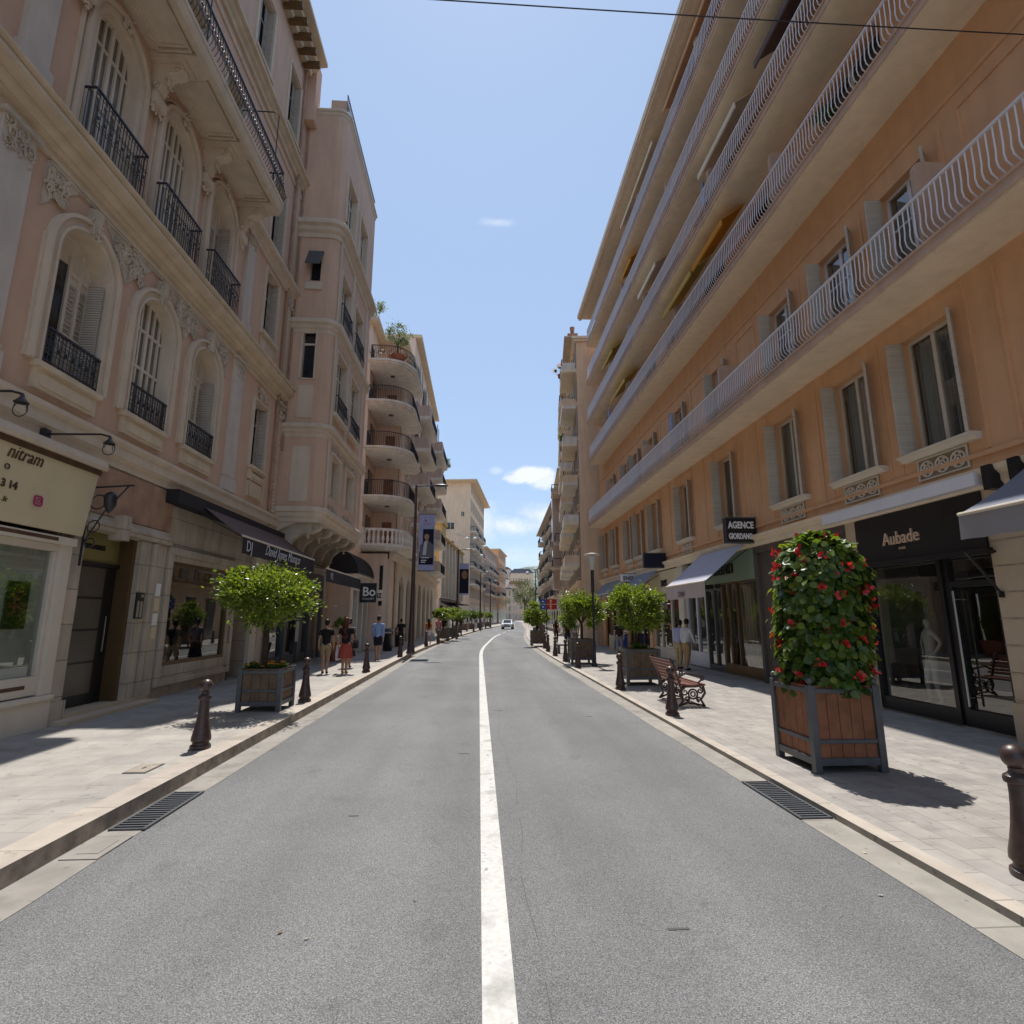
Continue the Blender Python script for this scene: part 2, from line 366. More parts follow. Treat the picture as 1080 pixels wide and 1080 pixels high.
def path_trim(mb, pts, w, o0, o1, m=0, closed=False):
    """flat moulding of width w following pts (s,z), centred"""
    P = [Vector((a, b)) for a, b in pts]; k = len(P); A = []; B = []
    for i in range(k):
        d = P[min(i+1, k-1)]-P[max(i-1, 0)]; d.normalize(); n = Vector((-d.y, d.x))
        A.append(P[i]+n*w/2); B.append(P[i]-n*w/2)
    pts3 = []; fs = []
    for i in range(k):
        pts3 += [(A[i].x, o0, A[i].y), (A[i].x, o1, A[i].y), (B[i].x, o1, B[i].y), (B[i].x, o0, B[i].y)]
    for i in range(k-1):
        for j in range(4): fs.append((4*i+j, 4*i+(j+1) % 4, 4*i+4+(j+1) % 4, 4*i+4+j))
    fs += [(0, 1, 2, 3), (4*k-4, 4*k-3, 4*k-2, 4*k-1)]
    mb.faces(pts3, fs, m)
def archpts(a, b, c, d, e=0.0, N=16):
    r = (b-a)/2+e; cx = (a+b)/2; zt = d-(b-a)/2
    return [(a-e, c)]+[(cx-r*math.cos(PI*k/N), zt+r*math.sin(PI*k/N)) for k in range(N+1)]+[(b+e, c)]
def band(mb, s0, s1, prof, m=0):
    """horizontal moulding: profile list of (o,z)"""
    mb.prism(prof, s0, s1, 0, m)
def cornice_prof(z, h, p, o=0.0):
    return [(o, z), (o+p*.25, z), (o+p*.3, z+h*.25), (o+p*.6, z+h*.38), (o+p*.65, z+h*.6), (o+p, z+h*.68), (o+p, z+h*.9), (o+p*.85, z+h), (o, z+h)]
def ring(mb, s, o, z, r, t, n=10, m=None, axis='o', k=4):
    pts = []
    for i in range(n+1):
        a = 2*PI*i/n
        pts.append((s+r*math.cos(a), o, z+r*math.sin(a)) if axis == 'o' else (s, o+r*math.cos(a), z+r*math.sin(a)))
    mb.tube(pts, t, k, m, cap=False)
def spiral(mb, s, o, z, r, t, turns=1.4, flip=1, a0=0, n=14, m=None, k=4):
    pts = [(s+flip*r*(1-i/n*.8)*math.cos(a0+2*PI*turns*i/n), o, z+r*(1-i/n*.8)*math.sin(a0+2*PI*turns*i/n)) for i in range(n+1)]
    mb.tube(pts, [t*(1-.5*i/n) for i in range(n+1)], k, m)
def ornament(mb, s, z, w, h, o, rnd, n=8, m=None):
    """carved foliage: scrolls and leaf lumps filling w x h"""
    for i in range(n):
        x = s+rnd.uniform(-.5, .5)*w*.8; y = z+rnd.uniform(-.5, .5)*h*.8
        spiral(mb, x, o+.02, y, min(w, h)*rnd.uniform(.14, .26), .022, rnd.uniform(1, 1.6), rnd.choice((-1, 1)), rnd.uniform(0, 6), 9, m)
    for i in range(n*2):
        x = s+rnd.uniform(-.5, .5)*w*.9; y = z+rnd.uniform(-.5, .5)*h*.9
        mb.ball((x, o+.01, y), (rnd.uniform(.02, .06), .035, rnd.uniform(.02, .06)), 5, m)
def iron_rail(mb, s0, s1, z0, z1, o, belly=0.0, pitch=0.11, t=0.009, scroll=True, ends=0.0):
    """wrought iron: rails, bars (bulging when belly>0) with rings and scrolls"""
    mb.box(s0, s1, o-.022, o+.022, z1-.02, z1+.015); mb.box(s0, s1, o-.012, o+.012, z0+.04, z0+.06)
    h = z1-z0; n = max(2, int((s1-s0)/pitch))
    for i in range(n+1):
        s = s0+(s1-s0)*i/n
        if belly > 0:
            mb.tube([(s, o, z1), (s, o+.01, z0+h*.62), (s, o+belly*.75, z0+h*.36), (s, o+belly, z0+h*.2), (s, o+belly*.5, z0+.07), (s, o, z0+.04)], t, 4)
        else: mb.tube([(s, o, z0), (s, o, z1)], t, 4)
        if scroll and i < n:
            c = (s0+(s1-s0)*(i+.5)/n)
            ring(mb, c, o+.004, z1-.09, .042, .007, 8)
            ring(mb, c, o+belly*.72+.004, z0+h*.36, .046, .008, 8)
            spiral(mb, c, o+belly*.3+.004, z0+h*.62, .055, .009, 1.2, 1 if i % 2 else -1, 0, 9)
            if i % 2: mb.ball((c, o+belly*.5, z0+h*.5), (.03, .015, .05), 5)
    if ends > 0:
        for s in (s0, s1):
            mb.box(s-.015, s+.015, o-ends, o, z1-.02, z1+.015); mb.box(s-.01, s+.01, o-ends, o, z0+.04, z0+.06)
            k = max(1, int(ends/pitch))
            for j in range(1, k+1): mb.tube([(s, o-ends*j/(k+.3), z0), (s, o-ends*j/(k+.3), z1)], t, 4)

# window templates: local x = width, street side = -y, z up from sill
def W_tf(p): return (p[0], -p[1], p[2])
TPL = {}
def tpl(key, parts):
    """parts: list of (name, MB, mats, child_of_index)"""
    out = []
    for name, mb, mats, par, kw in parts:
        o = mb.build(name, mats, None, **kw); C.objects.unlink(o); out.append((name, o, par))
    TPL[key] = out
def place(key, root, fr, s, z, o=0.0):
    made = []
    base = fr((s, o, z))-Vector(root.location)
    for name, src, par in TPL[key]:
        c = src.copy(); c.name = name; C.objects.link(c)
        if par is None: c.parent = root; c.location = base; c.rotation_euler = (0, 0, fr.rot)
        else: c.parent = made[par]
        made.append(c)
    return made[0]
def make_window_tpls():
    def frame(w, h, mull=1, trans=0, dep=-.18, t=.06, m=0, arch=False):
        f = MB(W_tf)
        f.box(-w/2, -w/2+t, dep-.05, dep, 0, h); f.box(w/2-t, w/2, dep-.05, dep, 0, h)
        f.box(-w/2+t, w/2-t, dep-.05, dep, 0, t); f.box(-w/2+t, w/2-t, dep-.05, dep, h-t, h)
        for i in range(mull):
            x = -w/2+w*(i+1)/(mull+1); f.box(x-t*.7, x+t*.7, dep-.05, dep+.012, t, h-t)
        for i in range(trans):
            zz = h*(i+1)/(trans+1) if trans > 1 else h*.72
            f.box(-w/2+t, w/2-t, dep-.04, dep+.006, zz-.02, zz+.02)
        return f
    def pane(w, h, dep=-.2):
        p = MB(W_tf); p.face([(-w/2+.05, dep, .05), (w/2-.05, dep, .05), (w/2-.05, dep, h-.05), (-w/2+.05, dep, h-.05)]); return p
    def curtain(w, h, dep=-.36):
        p = MB(W_tf); N = 40; pts = []
        for i in range(N+1):
            x = -w/2+w*i/N; y = dep+.03*math.sin(i*1.9)+.015*math.sin(i*.7)
            pts += [(x, y, .02), (x, y, h-.02)]
        p.faces(pts, [(2*i, 2*i+2, 2*i+3, 2*i+1) for i in range(N)]); return p
    def shut(w, h, side, reach=.27, back=-.1):
        an = R(8 if side < 0 else 40); x0 = side*(w/2-.01)
        def tf(q): return W_tf((x0+side*(q[1]*math.sin(an)+q[0]*math.cos(an)), q[1]*math.cos(an)-q[0]*math.sin(an)+.0, q[2]))
        p = MB(tf); p.box(-.018, .018, -.02, reach, .02, h-.02)
        p.box(-.026, .026, -.025, .035, .01, h-.01); p.box(-.026, .026, reach-.05, reach+.005, .01, h-.01)
        p.box(-.026, .026, .035, reach-.05, .01, .07); p.box(-.026, .026, .035, reach-.05, h-.07, h-.01); return p
    # right building, first floor: shutters at right angles, moulded sill, carved panel
    w, h = 1.22, 2.35
    sill = MB(W_tf)
    sill.prism([(0, -.13), (.10, -.13), (.16, -.06), (.22, -.04), (.22, 0), (-.25, 0), (-.25, -.05)], -w/2-.22, w/2+.22, 0)
    carv = MB(W_tf); carv.box(-.55, .55, 0.0, .025, -.56, -.14, 1)
    for i in (-1, 0, 1):
        ring(carv, i*.34, .035, -.35, .145, .018, 14); ring(carv, i*.34, .035, -.35, .07, .016, 10)
        carv.ball((i*.34, .035, -.35), (.035, .025, .035), 6)
        for q in range(6):
            a = q*PI/3; carv.ball((i*.34+.11*math.cos(a), .035, -.35+.11*math.sin(a)), (.026, .018, .026), 5)
    for z in (-.545, -.155): carv.box(-.55, .55, .025, .05, z-.014, z+.014)
    for x in (-.535, .535): carv.box(x-.014, x+.014, .025, .048, -.531, -.169)
    tpl('D1', [('window', frame(w, h), 'offwhite', None, {}), ('pane', pane(w, h), 'glass', 0, {}), ('curtain', curtain(w, h), 'curtain', 0, {}),
               ('shutter', shut(w, h, -1), 'shutter', 0, {}), ('shutter', shut(w, h, 1), 'shutter', 0, {}),
               ('sill', sill, 'offwhite', 0, {}), ('carved_panel', carv, ['offwhite', 'kerbface0'], 0, {'smooth': True})])
    w, h = 1.22, 2.55
    tpl('D2', [('window', frame(w, h, 1, 2), 'white', None, {}), ('pane', pane(w, h), 'glass', 0, {}), ('curtain', curtain(w, h), 'curtain', 0, {}),
               ('shutter', shut(w, h, -1, .29), 'shutter', 0, {}), ('shutter', shut(w, h, 1, .29), 'shutter', 0, {})])
    w, h = 2.2, 2.2
    tpl('D3', [('window', frame(w, h, 1, 0), 'offwhite', None, {}), ('pane', pane(w, h), 'pane_dark', 0, {})])
    # generic far window
    for key, w, h, fm in (('F1', 1.1, 1.9, 'offwhite'), ('F2', 1.0, 2.3, 'shutter')):
        s2 = MB(W_tf); s2.box(-w/2-.1, w/2+.1, -.2, .1, -.1, 0)
        sh = []
        for sd in (-1, 1):
            p = MB(W_tf); x = sd*(w/2+w*.24); p.box(x-w*.23, x+w*.23, .01, .06, 0, h); sh.append(p)
        tpl(key, [('window', frame(w, h, 1, 1), fm, None, {}), ('pane', pane(w, h), 'pane_dark', 0, {}), ('sill', s2, 'offwhite', 0, {}),
                  ('shutter', sh[0], 'shutterL', 0, {}), ('shutter', sh[1], 'shutterL', 0, {})])
    # left building: tall wing window, blue sky in the glass
    w, h = 1.5, 2.5
    tpl('W1', [('window', frame(w, h, 1, 1, t=.07), 'offwhite', None, {}), ('pane', pane(w, h), 'pane_dark', 0, {})])
    w, h = 1.1, 2.9
    tpl('W2', [('window', frame(w, h, 1, 1, t=.07), 'offwhite', None, {}), ('pane', pane(w, h), 'pane_dark', 0, {})])
make_window_tpls()
# ------------------------------------------------------------------ camera, light, sky
sc = bpy.context.scene
cam = bpy.data.cameras.new("camera"); co = bpy.data.objects.new("camera", cam); C.objects.link(co); sc.camera = co
cam.sensor_width = 36; cam.lens = 573/1080*36; cam.clip_end = 6000; cam.clip_start = 0.05
co.location = (0, 0, 2.0); co.rotation_euler = (R(90+10.867), 0, R(-3.433))
SUN_EL, SUN_AZ = 67.0, -1.5      # degrees; azimuth measured from +Y (down the street) towards +X
w = bpy.data.worlds.new("World"); sc.world = w; w.use_nodes = True
nt = w.node_tree; L = nt.links.new; bg = nt.nodes["Background"]
sky = nn(nt, "ShaderNodeTexSky", sky_type='NISHITA'); sky.sun_disc = False
sky.sun_elevation = R(SUN_EL); sky.sun_rotation = R(SUN_AZ); sky.altitude = 0; sky.air_density = 1.0; sky.dust_density = 0.25; sky.ozone_density = 1.6
tc = nn(nt, "ShaderNodeTexCoord")
def math_n(op, a, b=None, c=None):
    n = nn(nt, "ShaderNodeMath", operation=op)
    for i, v in enumerate((a, b, c)):
        if v is None: continue
        if isinstance(v, (int, float)): n.inputs[i].default_value = v
        else: L(v, n.inputs[i])
    return n.outputs[0]
sp = nn(nt, "ShaderNodeSeparateXYZ"); L(tc.outputs["Generated"], sp.inputs[0])
nz = nn(nt, "ShaderNodeTexNoise"); nz.inputs["Scale"].default_value = 14; nz.inputs["Detail"].default_value = 7; nz.inputs["Roughness"].default_value = 0.62
L(tc.outputs["Generated"], nz.inputs["Vector"])
nzv = nz.outputs["Fac"]
def blob(cx, cz, rx, rz, soft, amp):
    dx = math_n('DIVIDE', math_n('SUBTRACT', sp.outputs[0], cx), rx)
    dz = math_n('DIVIDE', math_n('SUBTRACT', sp.outputs[2], cz), rz)
    d = math_n('SQRT', math_n('ADD', math_n('MULTIPLY', dx, dx), math_n('MULTIPLY', dz, dz)))
    d2 = math_n('ADD', d, math_n('MULTIPLY', math_n('SUBTRACT', nzv, 0.5), 2.4))
    r = nn(nt, "ShaderNodeMapRange"); r.interpolation_type = 'SMOOTHSTEP'
    r.inputs["From Min"].default_value = 1.0; r.inputs["From Max"].default_value = 1.0-soft
    r.inputs["To Min"].default_value = 0; r.inputs["To Max"].default_value = amp
    L(d2, r.inputs["Value"])
    fy = math_n('GREATER_THAN', sp.outputs[1], 0.0)
    return math_n('MULTIPLY', r.outputs[0], fy)
blobs = [blob(0.093, 0.258, 0.050, 0.020, 0.45, 0.95), blob(0.118, 0.244, 0.030, 0.020, 0.6, 0.8), blob(0.070, 0.250, 0.030, 0.012, 0.5, 0.85),
         blob(0.022, 0.628, 0.042, 0.007, 1.0, 0.35), blob(0.030, 0.262, 0.016, 0.008, 0.9, 0.35),
         blob(0.055, 0.165, 0.075, 0.028, 0.9, 0.85), blob(0.11, 0.185, 0.07, 0.026, 1.0, 0.8), blob(0.005, 0.165, 0.045, 0.05, 1.0, 0.75), blob(0.05, 0.105, 0.12, 0.03, 1.2, 0.45),
         blob(-0.35, 0.20, 0.3, 0.05, 1.2, 0.5), blob(0.6, 0.22, 0.3, 0.06, 1.2, 0.5)]
tot = blobs[0]
for b_ in blobs[1:]: tot = math_n('MAXIMUM', tot, b_)
cl = nn(nt, "ShaderNodeMix", data_type='RGBA'); cl.inputs[7].default_value = (3.9, 4.1, 4.5, 1)
veil = nn(nt, "ShaderNodeMix", data_type='RGBA'); veil.inputs[0].default_value = 0.74; veil.inputs[7].default_value = (1.62, 2.12, 2.95, 1); L(sky.outputs[0], veil.inputs[6])
L(tot, cl.inputs[0]); L(veil.outputs[2], cl.inputs[6]); L(cl.outputs[2], bg.inputs["Color"])
bg.inputs["Strength"].default_value = 0.132
sun = bpy.data.lights.new("sun", 'SUN'); so = bpy.data.objects.new("sun", sun); C.objects.link(so)
sun.energy = 2.75; sun.angle = R(0.5); sun.color = (1.0, 0.955, 0.88)
sd = Vector((math.sin(R(SUN_AZ))*math.cos(R(SUN_EL)), math.cos(R(SUN_AZ))*math.cos(R(SUN_EL)), math.sin(R(SUN_EL))))
so.rotation_euler = sd.to_track_quat('Z', 'Y').to_euler(); so.location = (0, 0, 60)
sc.view_settings.view_transform = 'Standard'; sc.view_settings.look = 'None'; sc.view_settings.gamma = 1; sc.view_settings.exposure = 0.92
sc.render.engine = 'CYCLES'
sc.cycles.use_denoising = True; sc.cycles.max_bounces = 8; sc.cycles.diffuse_bounces = 6; sc.cycles.transparent_max_bounces = 12
sc.cycles.glossy_bounces = 3; sc.cycles.caustics_reflective = False; sc.cycles.caustics_refractive = False
sc.cycles.sample_clamp_indirect = 6

# ------------------------------------------------------------------ road, kerbs, pavements
def interp(tab, y):
    if y <= tab[0][0]: return tab[0][1]
    for (a, b), (c, d) in zip(tab, tab[1:]):
        if y <= c:
            t = (y-a)/(c-a); return b+(d-b)*t
    return tab[-1][1]
def smooth(tab):
    return lambda y: sum(interp(tab, y+k*2.0) for k in (-2, -1, 0, 1, 2))/5
XL = smooth([(-30, -3.55), (26, -3.5), (36, -3.2), (52, -2.2), (64, -1.1), (88, 0.9), (105, 3.6), (120, 5.0), (150, 7.0), (200, 9), (300, 12)])
XR = smooth([(-30, 3.58), (30, 3.58), (41, 3.9), (53, 4.6), (82, 7.2), (100, 8.5), (120, 9.8), (150, 12), (200, 14.5), (300, 18)])
XC = smooth([(-30, 0.075), (33, 0.075), (38, .35), (54, 1.4), (67, 2.75), (82, 4.7), (92, 5.7), (105, 6.7), (120, 7.6), (150, 9.6), (300, 15)])
HL, HR = 0.16, 0.065
YS = [-90, -70, -50]+[-30+1.5*i for i in range(60)]+[60+4*i for i in range(61)]
def ribbon(name, fa, fb, z, m, ys=YS, kind='structure', label=None, thick=None):
    b = MB(); pts = []
    for y in ys: pts += [(fa(y), y, z), (fb(y), y, z)]
    n = len(ys)
    b.faces(pts, [(2*i, 2*i+1, 2*i+3, 2*i+2) for i in range(n-1)])
    if thick is not None:          # front (road side) face down to the road
        side, z0 = thick; f = fa if side == 'a' else fb
        pts = []
        for y in ys: pts += [(f(y), y, z), (f(y), y, z0)]
        b.faces(pts, [(2*i, 2*i+1, 2*i+3, 2*i+2) for i in range(n-1)], 1)
    o = b.build(name, m); o['kind'] = kind
    return o
def asphalt():
    m = bpy.data.materials.new('asphalt'); m.use_nodes = True; nt = m.node_tree; L = nt.links.new; b = nt.nodes["Principled BSDF"]
    tc = nn(nt, "ShaderNodeTexCoord")
    def noise(sc_, det, rough, lo, hi, a, c, vec=None):
        n = nn(nt, "ShaderNodeTexNoise"); n.inputs["Scale"].default_value = sc_; n.inputs["Detail"].default_value = det; n.inputs["Roughness"].default_value = rough
        L(vec or tc.outputs["Object"], n.inputs["Vector"])
        r = nn(nt, "ShaderNodeMapRange"); r.inputs["From Min"].default_value = lo; r.inputs["From Max"].default_value = hi
        r.inputs["To Min"].default_value = a; r.inputs["To Max"].default_value = c; L(n.outputs["Fac"], r.inputs["Value"]); return r.outputs[0], n
    f1, n1 = noise(110, 3, 0.8, 0.33, 0.67, 0.36, 1.62)
    vo = nn(nt, "ShaderNodeTexVoronoi"); vo.inputs["Scale"].default_value = 140; L(tc.outputs["Object"], vo.inputs["Vector"])
    sp = nn(nt, "ShaderNodeSeparateColor"); L(vo.outputs["Color"], sp.inputs[0])
    f2 = nn(nt, "ShaderNodeMapRange"); f2.inputs["From Min"].default_value = 0; f2.inputs["From Max"].default_value = 1
    f2.inputs["To Min"].default_value = 0.62; f2.inputs["To Max"].default_value = 1.38; L(sp.outputs[0], f2.inputs["Value"])
    mp = nn(nt, "ShaderNodeMapping"); mp.inputs["Scale"].default_value = (1.0, 0.08, 1); L(tc.outputs["Object"], mp.inputs[0])
    f3, _ = noise(0.9, 3, 0.5, 0.3, 0.7, 0.80, 1.12, mp.outputs[0])
    f4, _ = noise(0.35, 5, 0.6, 0.3, 0.7, 0.86, 1.12)
    f5, _ = noise(1.7, 6, 0.7, 0.58, 0.70, 1.0, 0.80)
    def mul(a, c):
        n = nn(nt, "ShaderNodeMath", operation='MULTIPLY'); L(a, n.inputs[0]); L(c, n.inputs[1]); return n.outputs[0]
    f = mul(mul(mul(mul(f1, f2.outputs[0]), f3), f4), f5)
    sv = nn(nt, "ShaderNodeVectorMath", operation='SCALE'); sv.inputs[0].default_value = (0.180, 0.181, 0.184); L(f, sv.inputs["Scale"])
    L(sv.outputs[0], b.inputs["Base Color"]); b.inputs["Roughness"].default_value = 0.82; b.inputs["Specular IOR Level"].default_value = 0.35
    bp = nn(nt, "ShaderNodeBump"); bp.inputs["Strength"].default_value = 0.5; bp.inputs["Distance"].default_value = 0.006
    L(vo.outputs["Distance"], bp.inputs["Height"]); L(bp.outputs[0], b.inputs["Normal"])
    return m
M['asphalt'] = asphalt()
M['pave'] = mat('paving', (0.415, 0.385, 0.35), 0.8, var=0.10, vscale=1.1, bump=0.15, bscale=70, grime=0.12,
                blocks=((0, 1), 0.62, 0.45, 0.005, 0.5, 0.80), spots=0.22)
M['paveR'] = mat('paving_right', (0.385, 0.355, 0.325), 0.8, var=0.12, vscale=1.3, bump=0.15, bscale=70, grime=0.15,
                 blocks=((1, 0), 0.42, 0.26, 0.006, 0.5, 0.74), spots=0.25)
M['kerb'] = mat('kerb_stone', (0.50, 0.44, 0.375), 0.75, var=0.10, vscale=2.0, bump=0.2, bscale=60, grime=0.12, spots=0.2, blocks=((1, 0), 1.0, 5, 0.008, 0.0, 0.6))
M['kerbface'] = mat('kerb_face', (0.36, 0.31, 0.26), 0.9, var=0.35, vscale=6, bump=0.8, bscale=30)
M['gutter'] = mat('gutter_concrete', (0.34, 0.315, 0.28), 0.8, var=0.12, vscale=2.5, bump=0.2, bscale=60, grime=0.15, spots=0.3, blocks=((1, 0), 1.9, 9, 0.008, 0.0, 0.6))
M['paint'] = mat('road_paint', (0.60, 0.59, 0.565), 0.6, var=0.14, vscale=22, bump=0.25, bscale=150, spots=0.42, grime=0.1)
M['earth'] = mat('earth', (0.32, 0.29, 0.25), 0.95, var=0.2, vscale=0.05)
g = MB(); N = 24; S = 3000
g.faces([(-S, -S, -.05), (S, -S, -.05), (S, S, -.05), (-S, S, -.05)], [(0, 1, 2, 3)]); g.build('ground', 'earth')['kind'] = 'structure'
ribbon('road', XL, XR, 0.0, 'asphalt')
ribbon('gutter', lambda y: XL(y), lambda y: XL(y)+.36+.012*math.sin(y*1.7), 0.004, 'gutter')
ribbon('gutter', lambda y: XR(y)-.34-.012*math.sin(y*1.3), lambda y: XR(y), 0.004, 'gutter')
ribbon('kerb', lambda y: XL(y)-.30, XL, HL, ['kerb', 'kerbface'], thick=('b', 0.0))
ribbon('kerb', XR, lambda y: XR(y)+.16, HR, ['kerb', 'gutter'], thick=('a', 0.0))
ribbon('pavement', lambda y: XL(y)-16, lambda y: XL(y)-.30, HL-.002, 'pave')
ribbon('pavement', lambda y: XR(y)+.16, lambda y: XR(y)+18, HR-.002, 'paveR')
ys1 = [y for y in YS if y <= 66]
ln = ribbon('centre_line', lambda y: XC(y)-.035, lambda y: XC(y)+.145, 0.005, 'paint', ys1)
for k in range(9):
    y0 = 69+9*k
    ribbon('centre_dash', lambda y: XC(y)-.08, lambda y: XC(y)+.08, 0.005, 'paint', [y0+.6*j for j in range(8)])

# litter on the carriageway
b = MB(); r0 = random.Random(77)
for i in range(46):
    x = r0.uniform(-3.1, 3.1) if i % 3 else r0.choice((-3.3, 3.35))+r0.uniform(-.1, .1); y = r0.uniform(2.2, 22); q = r0.uniform(.008, .028); a = r0.uniform(0, 6)
    b.face([(x+q*math.cos(a+t)*(1 if k % 2 else .5), y+q*math.sin(a+t)*(1 if k % 2 else .5), .009+.004*(k % 2)) for k, t in enumerate((0, 1.57, 3.14, 4.71))], i % 3)
tag(b.build('leaf_litter', ['signcream', 'woodold', 'gutter']), None, None, None, 'stuff')
# faint tar seam beside the centre line and dark joint marks
b = MB()
for i in range(40):
    y = 2.6+i*.42; x = .42+.05*math.sin(y*1.1)+.02*math.sin(y*3.7); x2 = .42+.05*math.sin((y+.42)*1.1)+.02*math.sin((y+.42)*3.7)
    wd = .0018+.0012*math.sin(y*5); b.face([(x-wd, y, .003), (x+wd, y, .003), (x2+wd, y+.42, .003), (x2-wd, y+.42, .003)])
for x, y, w_ in ((-.28, 8.6, .16), (.32, 12.3, .22), (-1.3, 6.1, .10), (2.2, 11.5, .12), (1.25, 3.9, .14)): b.box(x, x+w_, y, y+.025, .001, .0035)
tag(b.build('tar_seam', 'tar'), None, None, None, 'structure')
# drain grates and covers
def grate(x0, x1, y0, y1, label, plate=True):
    t = thing('drain_grate', label, 'drain grate', ((x0+x1)/2, (y0+y1)/2, 0))
    b = MB(); b.box(x0, x1, y0, y1, .0045, .007); b.build('drain_pit', 'black', t)
    b = MB(); n = int((y1-y0)/.062)
    for i in range(n+1):
        y = y0+(y1-y0)*i/n; b.box(x0, x1, y-.013, y+.013, .0075, .020)
    b.box(x0-.02, x0+.01, y0-.02, y1+.02, .006, .022); b.box(x1-.01, x1+.02, y0-.02, y1+.02, .006, .022)
    b.build('grate_bars', 'steelgrey', t)
    return t
grate(-3.46, -3.16, 5.85, 6.95, 'slotted iron drain grate in the gutter beside the left kerb')
grate(3.25, 3.55, 5.75, 6.95, 'slotted iron drain grate in the gutter beside the right kerb')
b = MB(); b.box(-3.47, -3.16, 5.2, 5.68, .005, .012); b.box(-3.40, -3.22, 5.3, 5.58, .0125, .016)
tag(b.build('drain_cover', 'gutter'), 'plain square concrete cover just before the left drain grate', 'drain cover')
b = MB(); b.box(-4.22, -3.95, 7.2, 7.62, HL, HL+.006); b.box(-4.20, -3.97, 7.22, 7.60, HL+.0065, HL+.010, 1); b.box(-4.1, -4.07, 7.38, 7.44, HL+.0105, HL+.014, 0)
tag(b.build('utility_cover', ['steelgrey', 'kerbface']), 'small brown utility cover set in the left pavement', 'utility cover')
# ------------------------------------------------------------------ right building: ochre block with long white-railed balconies
FD = Frame((8.5, -8), (8.5, 37.3), -1)      # s = y + 8
S = lambda y: y+8
DX = 8.5
D = thing('apartment_building', 'ochre apartment block with long cream balconies and white railings on the right', 'building', (8.5, 15, 0))
D1Y = [-4.2, -1.0, 2.2, 9.15, 11.3, 14.0, 17.75, 21.6, 25.4, 28.05, 30.05, 33.4, 36.2]
D2Y = [-3.5, 0.0, 3.2, 9.15, 11.3, 13.7, 17.75, 21.6, 25.4, 28.05, 30.05, 33.4]
SL = [7.95, 12.3, 15.05, 17.95, 20.75]       # soffit heights of the five long balconies
ROOF = 23.5
b = MB(FD)
ops1 = [(S(y)-.61, S(y)+.61, 5.1, 7.45) for y in D1Y]
wall(b, 0, FD.len, 4.45, 8.3, ops1, 0, .3)
ops2 = [(S(y)-.61, S(y)+.61, 8.25, 10.8) for y in D2Y]
wall(b, 0, FD.len, 8.3-.001, 12.6, [(a, c, 8.3-.001, e) for a, c, d, e in ops2], 0, .35)
ops3 = []
for z in SL[1:]:
    ops3.append([(S(y)-1.1, S(y)+1.1, z+.3, z+2.45) for y in (-5, -1.2, 2.6, 6.4, 10.2, 14.0, 17.8, 21.6, 25.4, 29.2, 33.0)])
for k, z in enumerate(SL[1:]):
    z1 = (SL[1:]+[ROOF])[k+1]+.3
    wall(b, 0, FD.len, z+.3, z1, ops3[k], 0, .3)
b.face([(0, 0, 0), (0, -11, 0), (0, -11, ROOF), (0, 0, ROOF)]); b.face([(FD.len, 0, 0), (FD.len, -11, 0), (FD.len, -11, ROOF), (FD.len, 0, ROOF)])
b.face([(0, -11, 0), (FD.len, -11, 0), (FD.len, -11, ROOF), (0, -11, ROOF)])
# string moulding above the first floor openings and panel recess edges
band(b, 0, FD.len, [(0, 11.30), (.03, 11.30), (.05, 11.38), (.03, 11.42), (0, 11.42)])
for y0, y1 in ((5.05, 7.75), (15.15, 16.35), (19.0, 20.3), (23.0, 24.1), (31.2, 32.3)):
    path_trim(b, [(S(y0), 8.4), (S(y0), 11.0), (S(y1), 11.0), (S(y1), 8.4)], .05, 0, .025)
for y0, y1 in ((4.2, 7.65),):
    path_trim(b, [(S(y0), 4.75), (S(y0), 7.75), (S(y1), 7.75), (S(y1), 4.75), (S(y0), 4.75)], .07, 0, .03)
for y in D1Y:
    path_trim(b, [(S(y)-.93, 4.78), (S(y)-.93, 7.84), (S(y)+.93, 7.84), (S(y)+.93, 4.78)], .045, 0, .022)
for y in (12.6, 15.6, 16.3, 19.6, 23.4, 26.8, 31.6, 34.8):
    b.box(S(y)-.05, S(y)+.05, 0, .022, 4.75, 7.9)
band(b, 0, FD.len, [(0, 4.66), (.05, 4.66), (.05, 4.74), (0, 4.76)])
b.build('wall', 'ochre', D)
b = MB(FD)      # near-black sheets behind the net curtains, the rooms' shade put into colour
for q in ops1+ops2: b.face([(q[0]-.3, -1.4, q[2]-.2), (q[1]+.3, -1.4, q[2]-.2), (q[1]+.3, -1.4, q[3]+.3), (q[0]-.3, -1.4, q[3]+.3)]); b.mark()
b.build_each('dark_room_sheet', 'dark', D)
b = MB(FD)
for y in (D2Y): b.box(S(y)-1.0, S(y)-.92, 0, .03, 8.3, 10.95); b.mark(); b.box(S(y)+.92, S(y)+1.0, 0, .03, 8.3, 10.95); b.mark()
b.build_each('pilaster_strip', 'ochre', D)
# cream moulding over the shops
b = MB(FD); band(b, 0, FD.len, [(0, 4.10), (.10, 4.10), (.14, 4.16), (.14, 4.26), (.22, 4.34), (.24, 4.42), (.10, 4.46), (0, 4.46)]); b.build('shop_cornice', 'cream', D)
for y in D1Y: place('D1', D, FD, S(y), 5.1)
for y in D2Y: place('D2', D, FD, S(y), 8.25)
for k, z in enumerate(SL[1:]):
    for q in ops3[k][:: 1]: place('D3', D, FD, (q[0]+q[1])/2, z+.3)
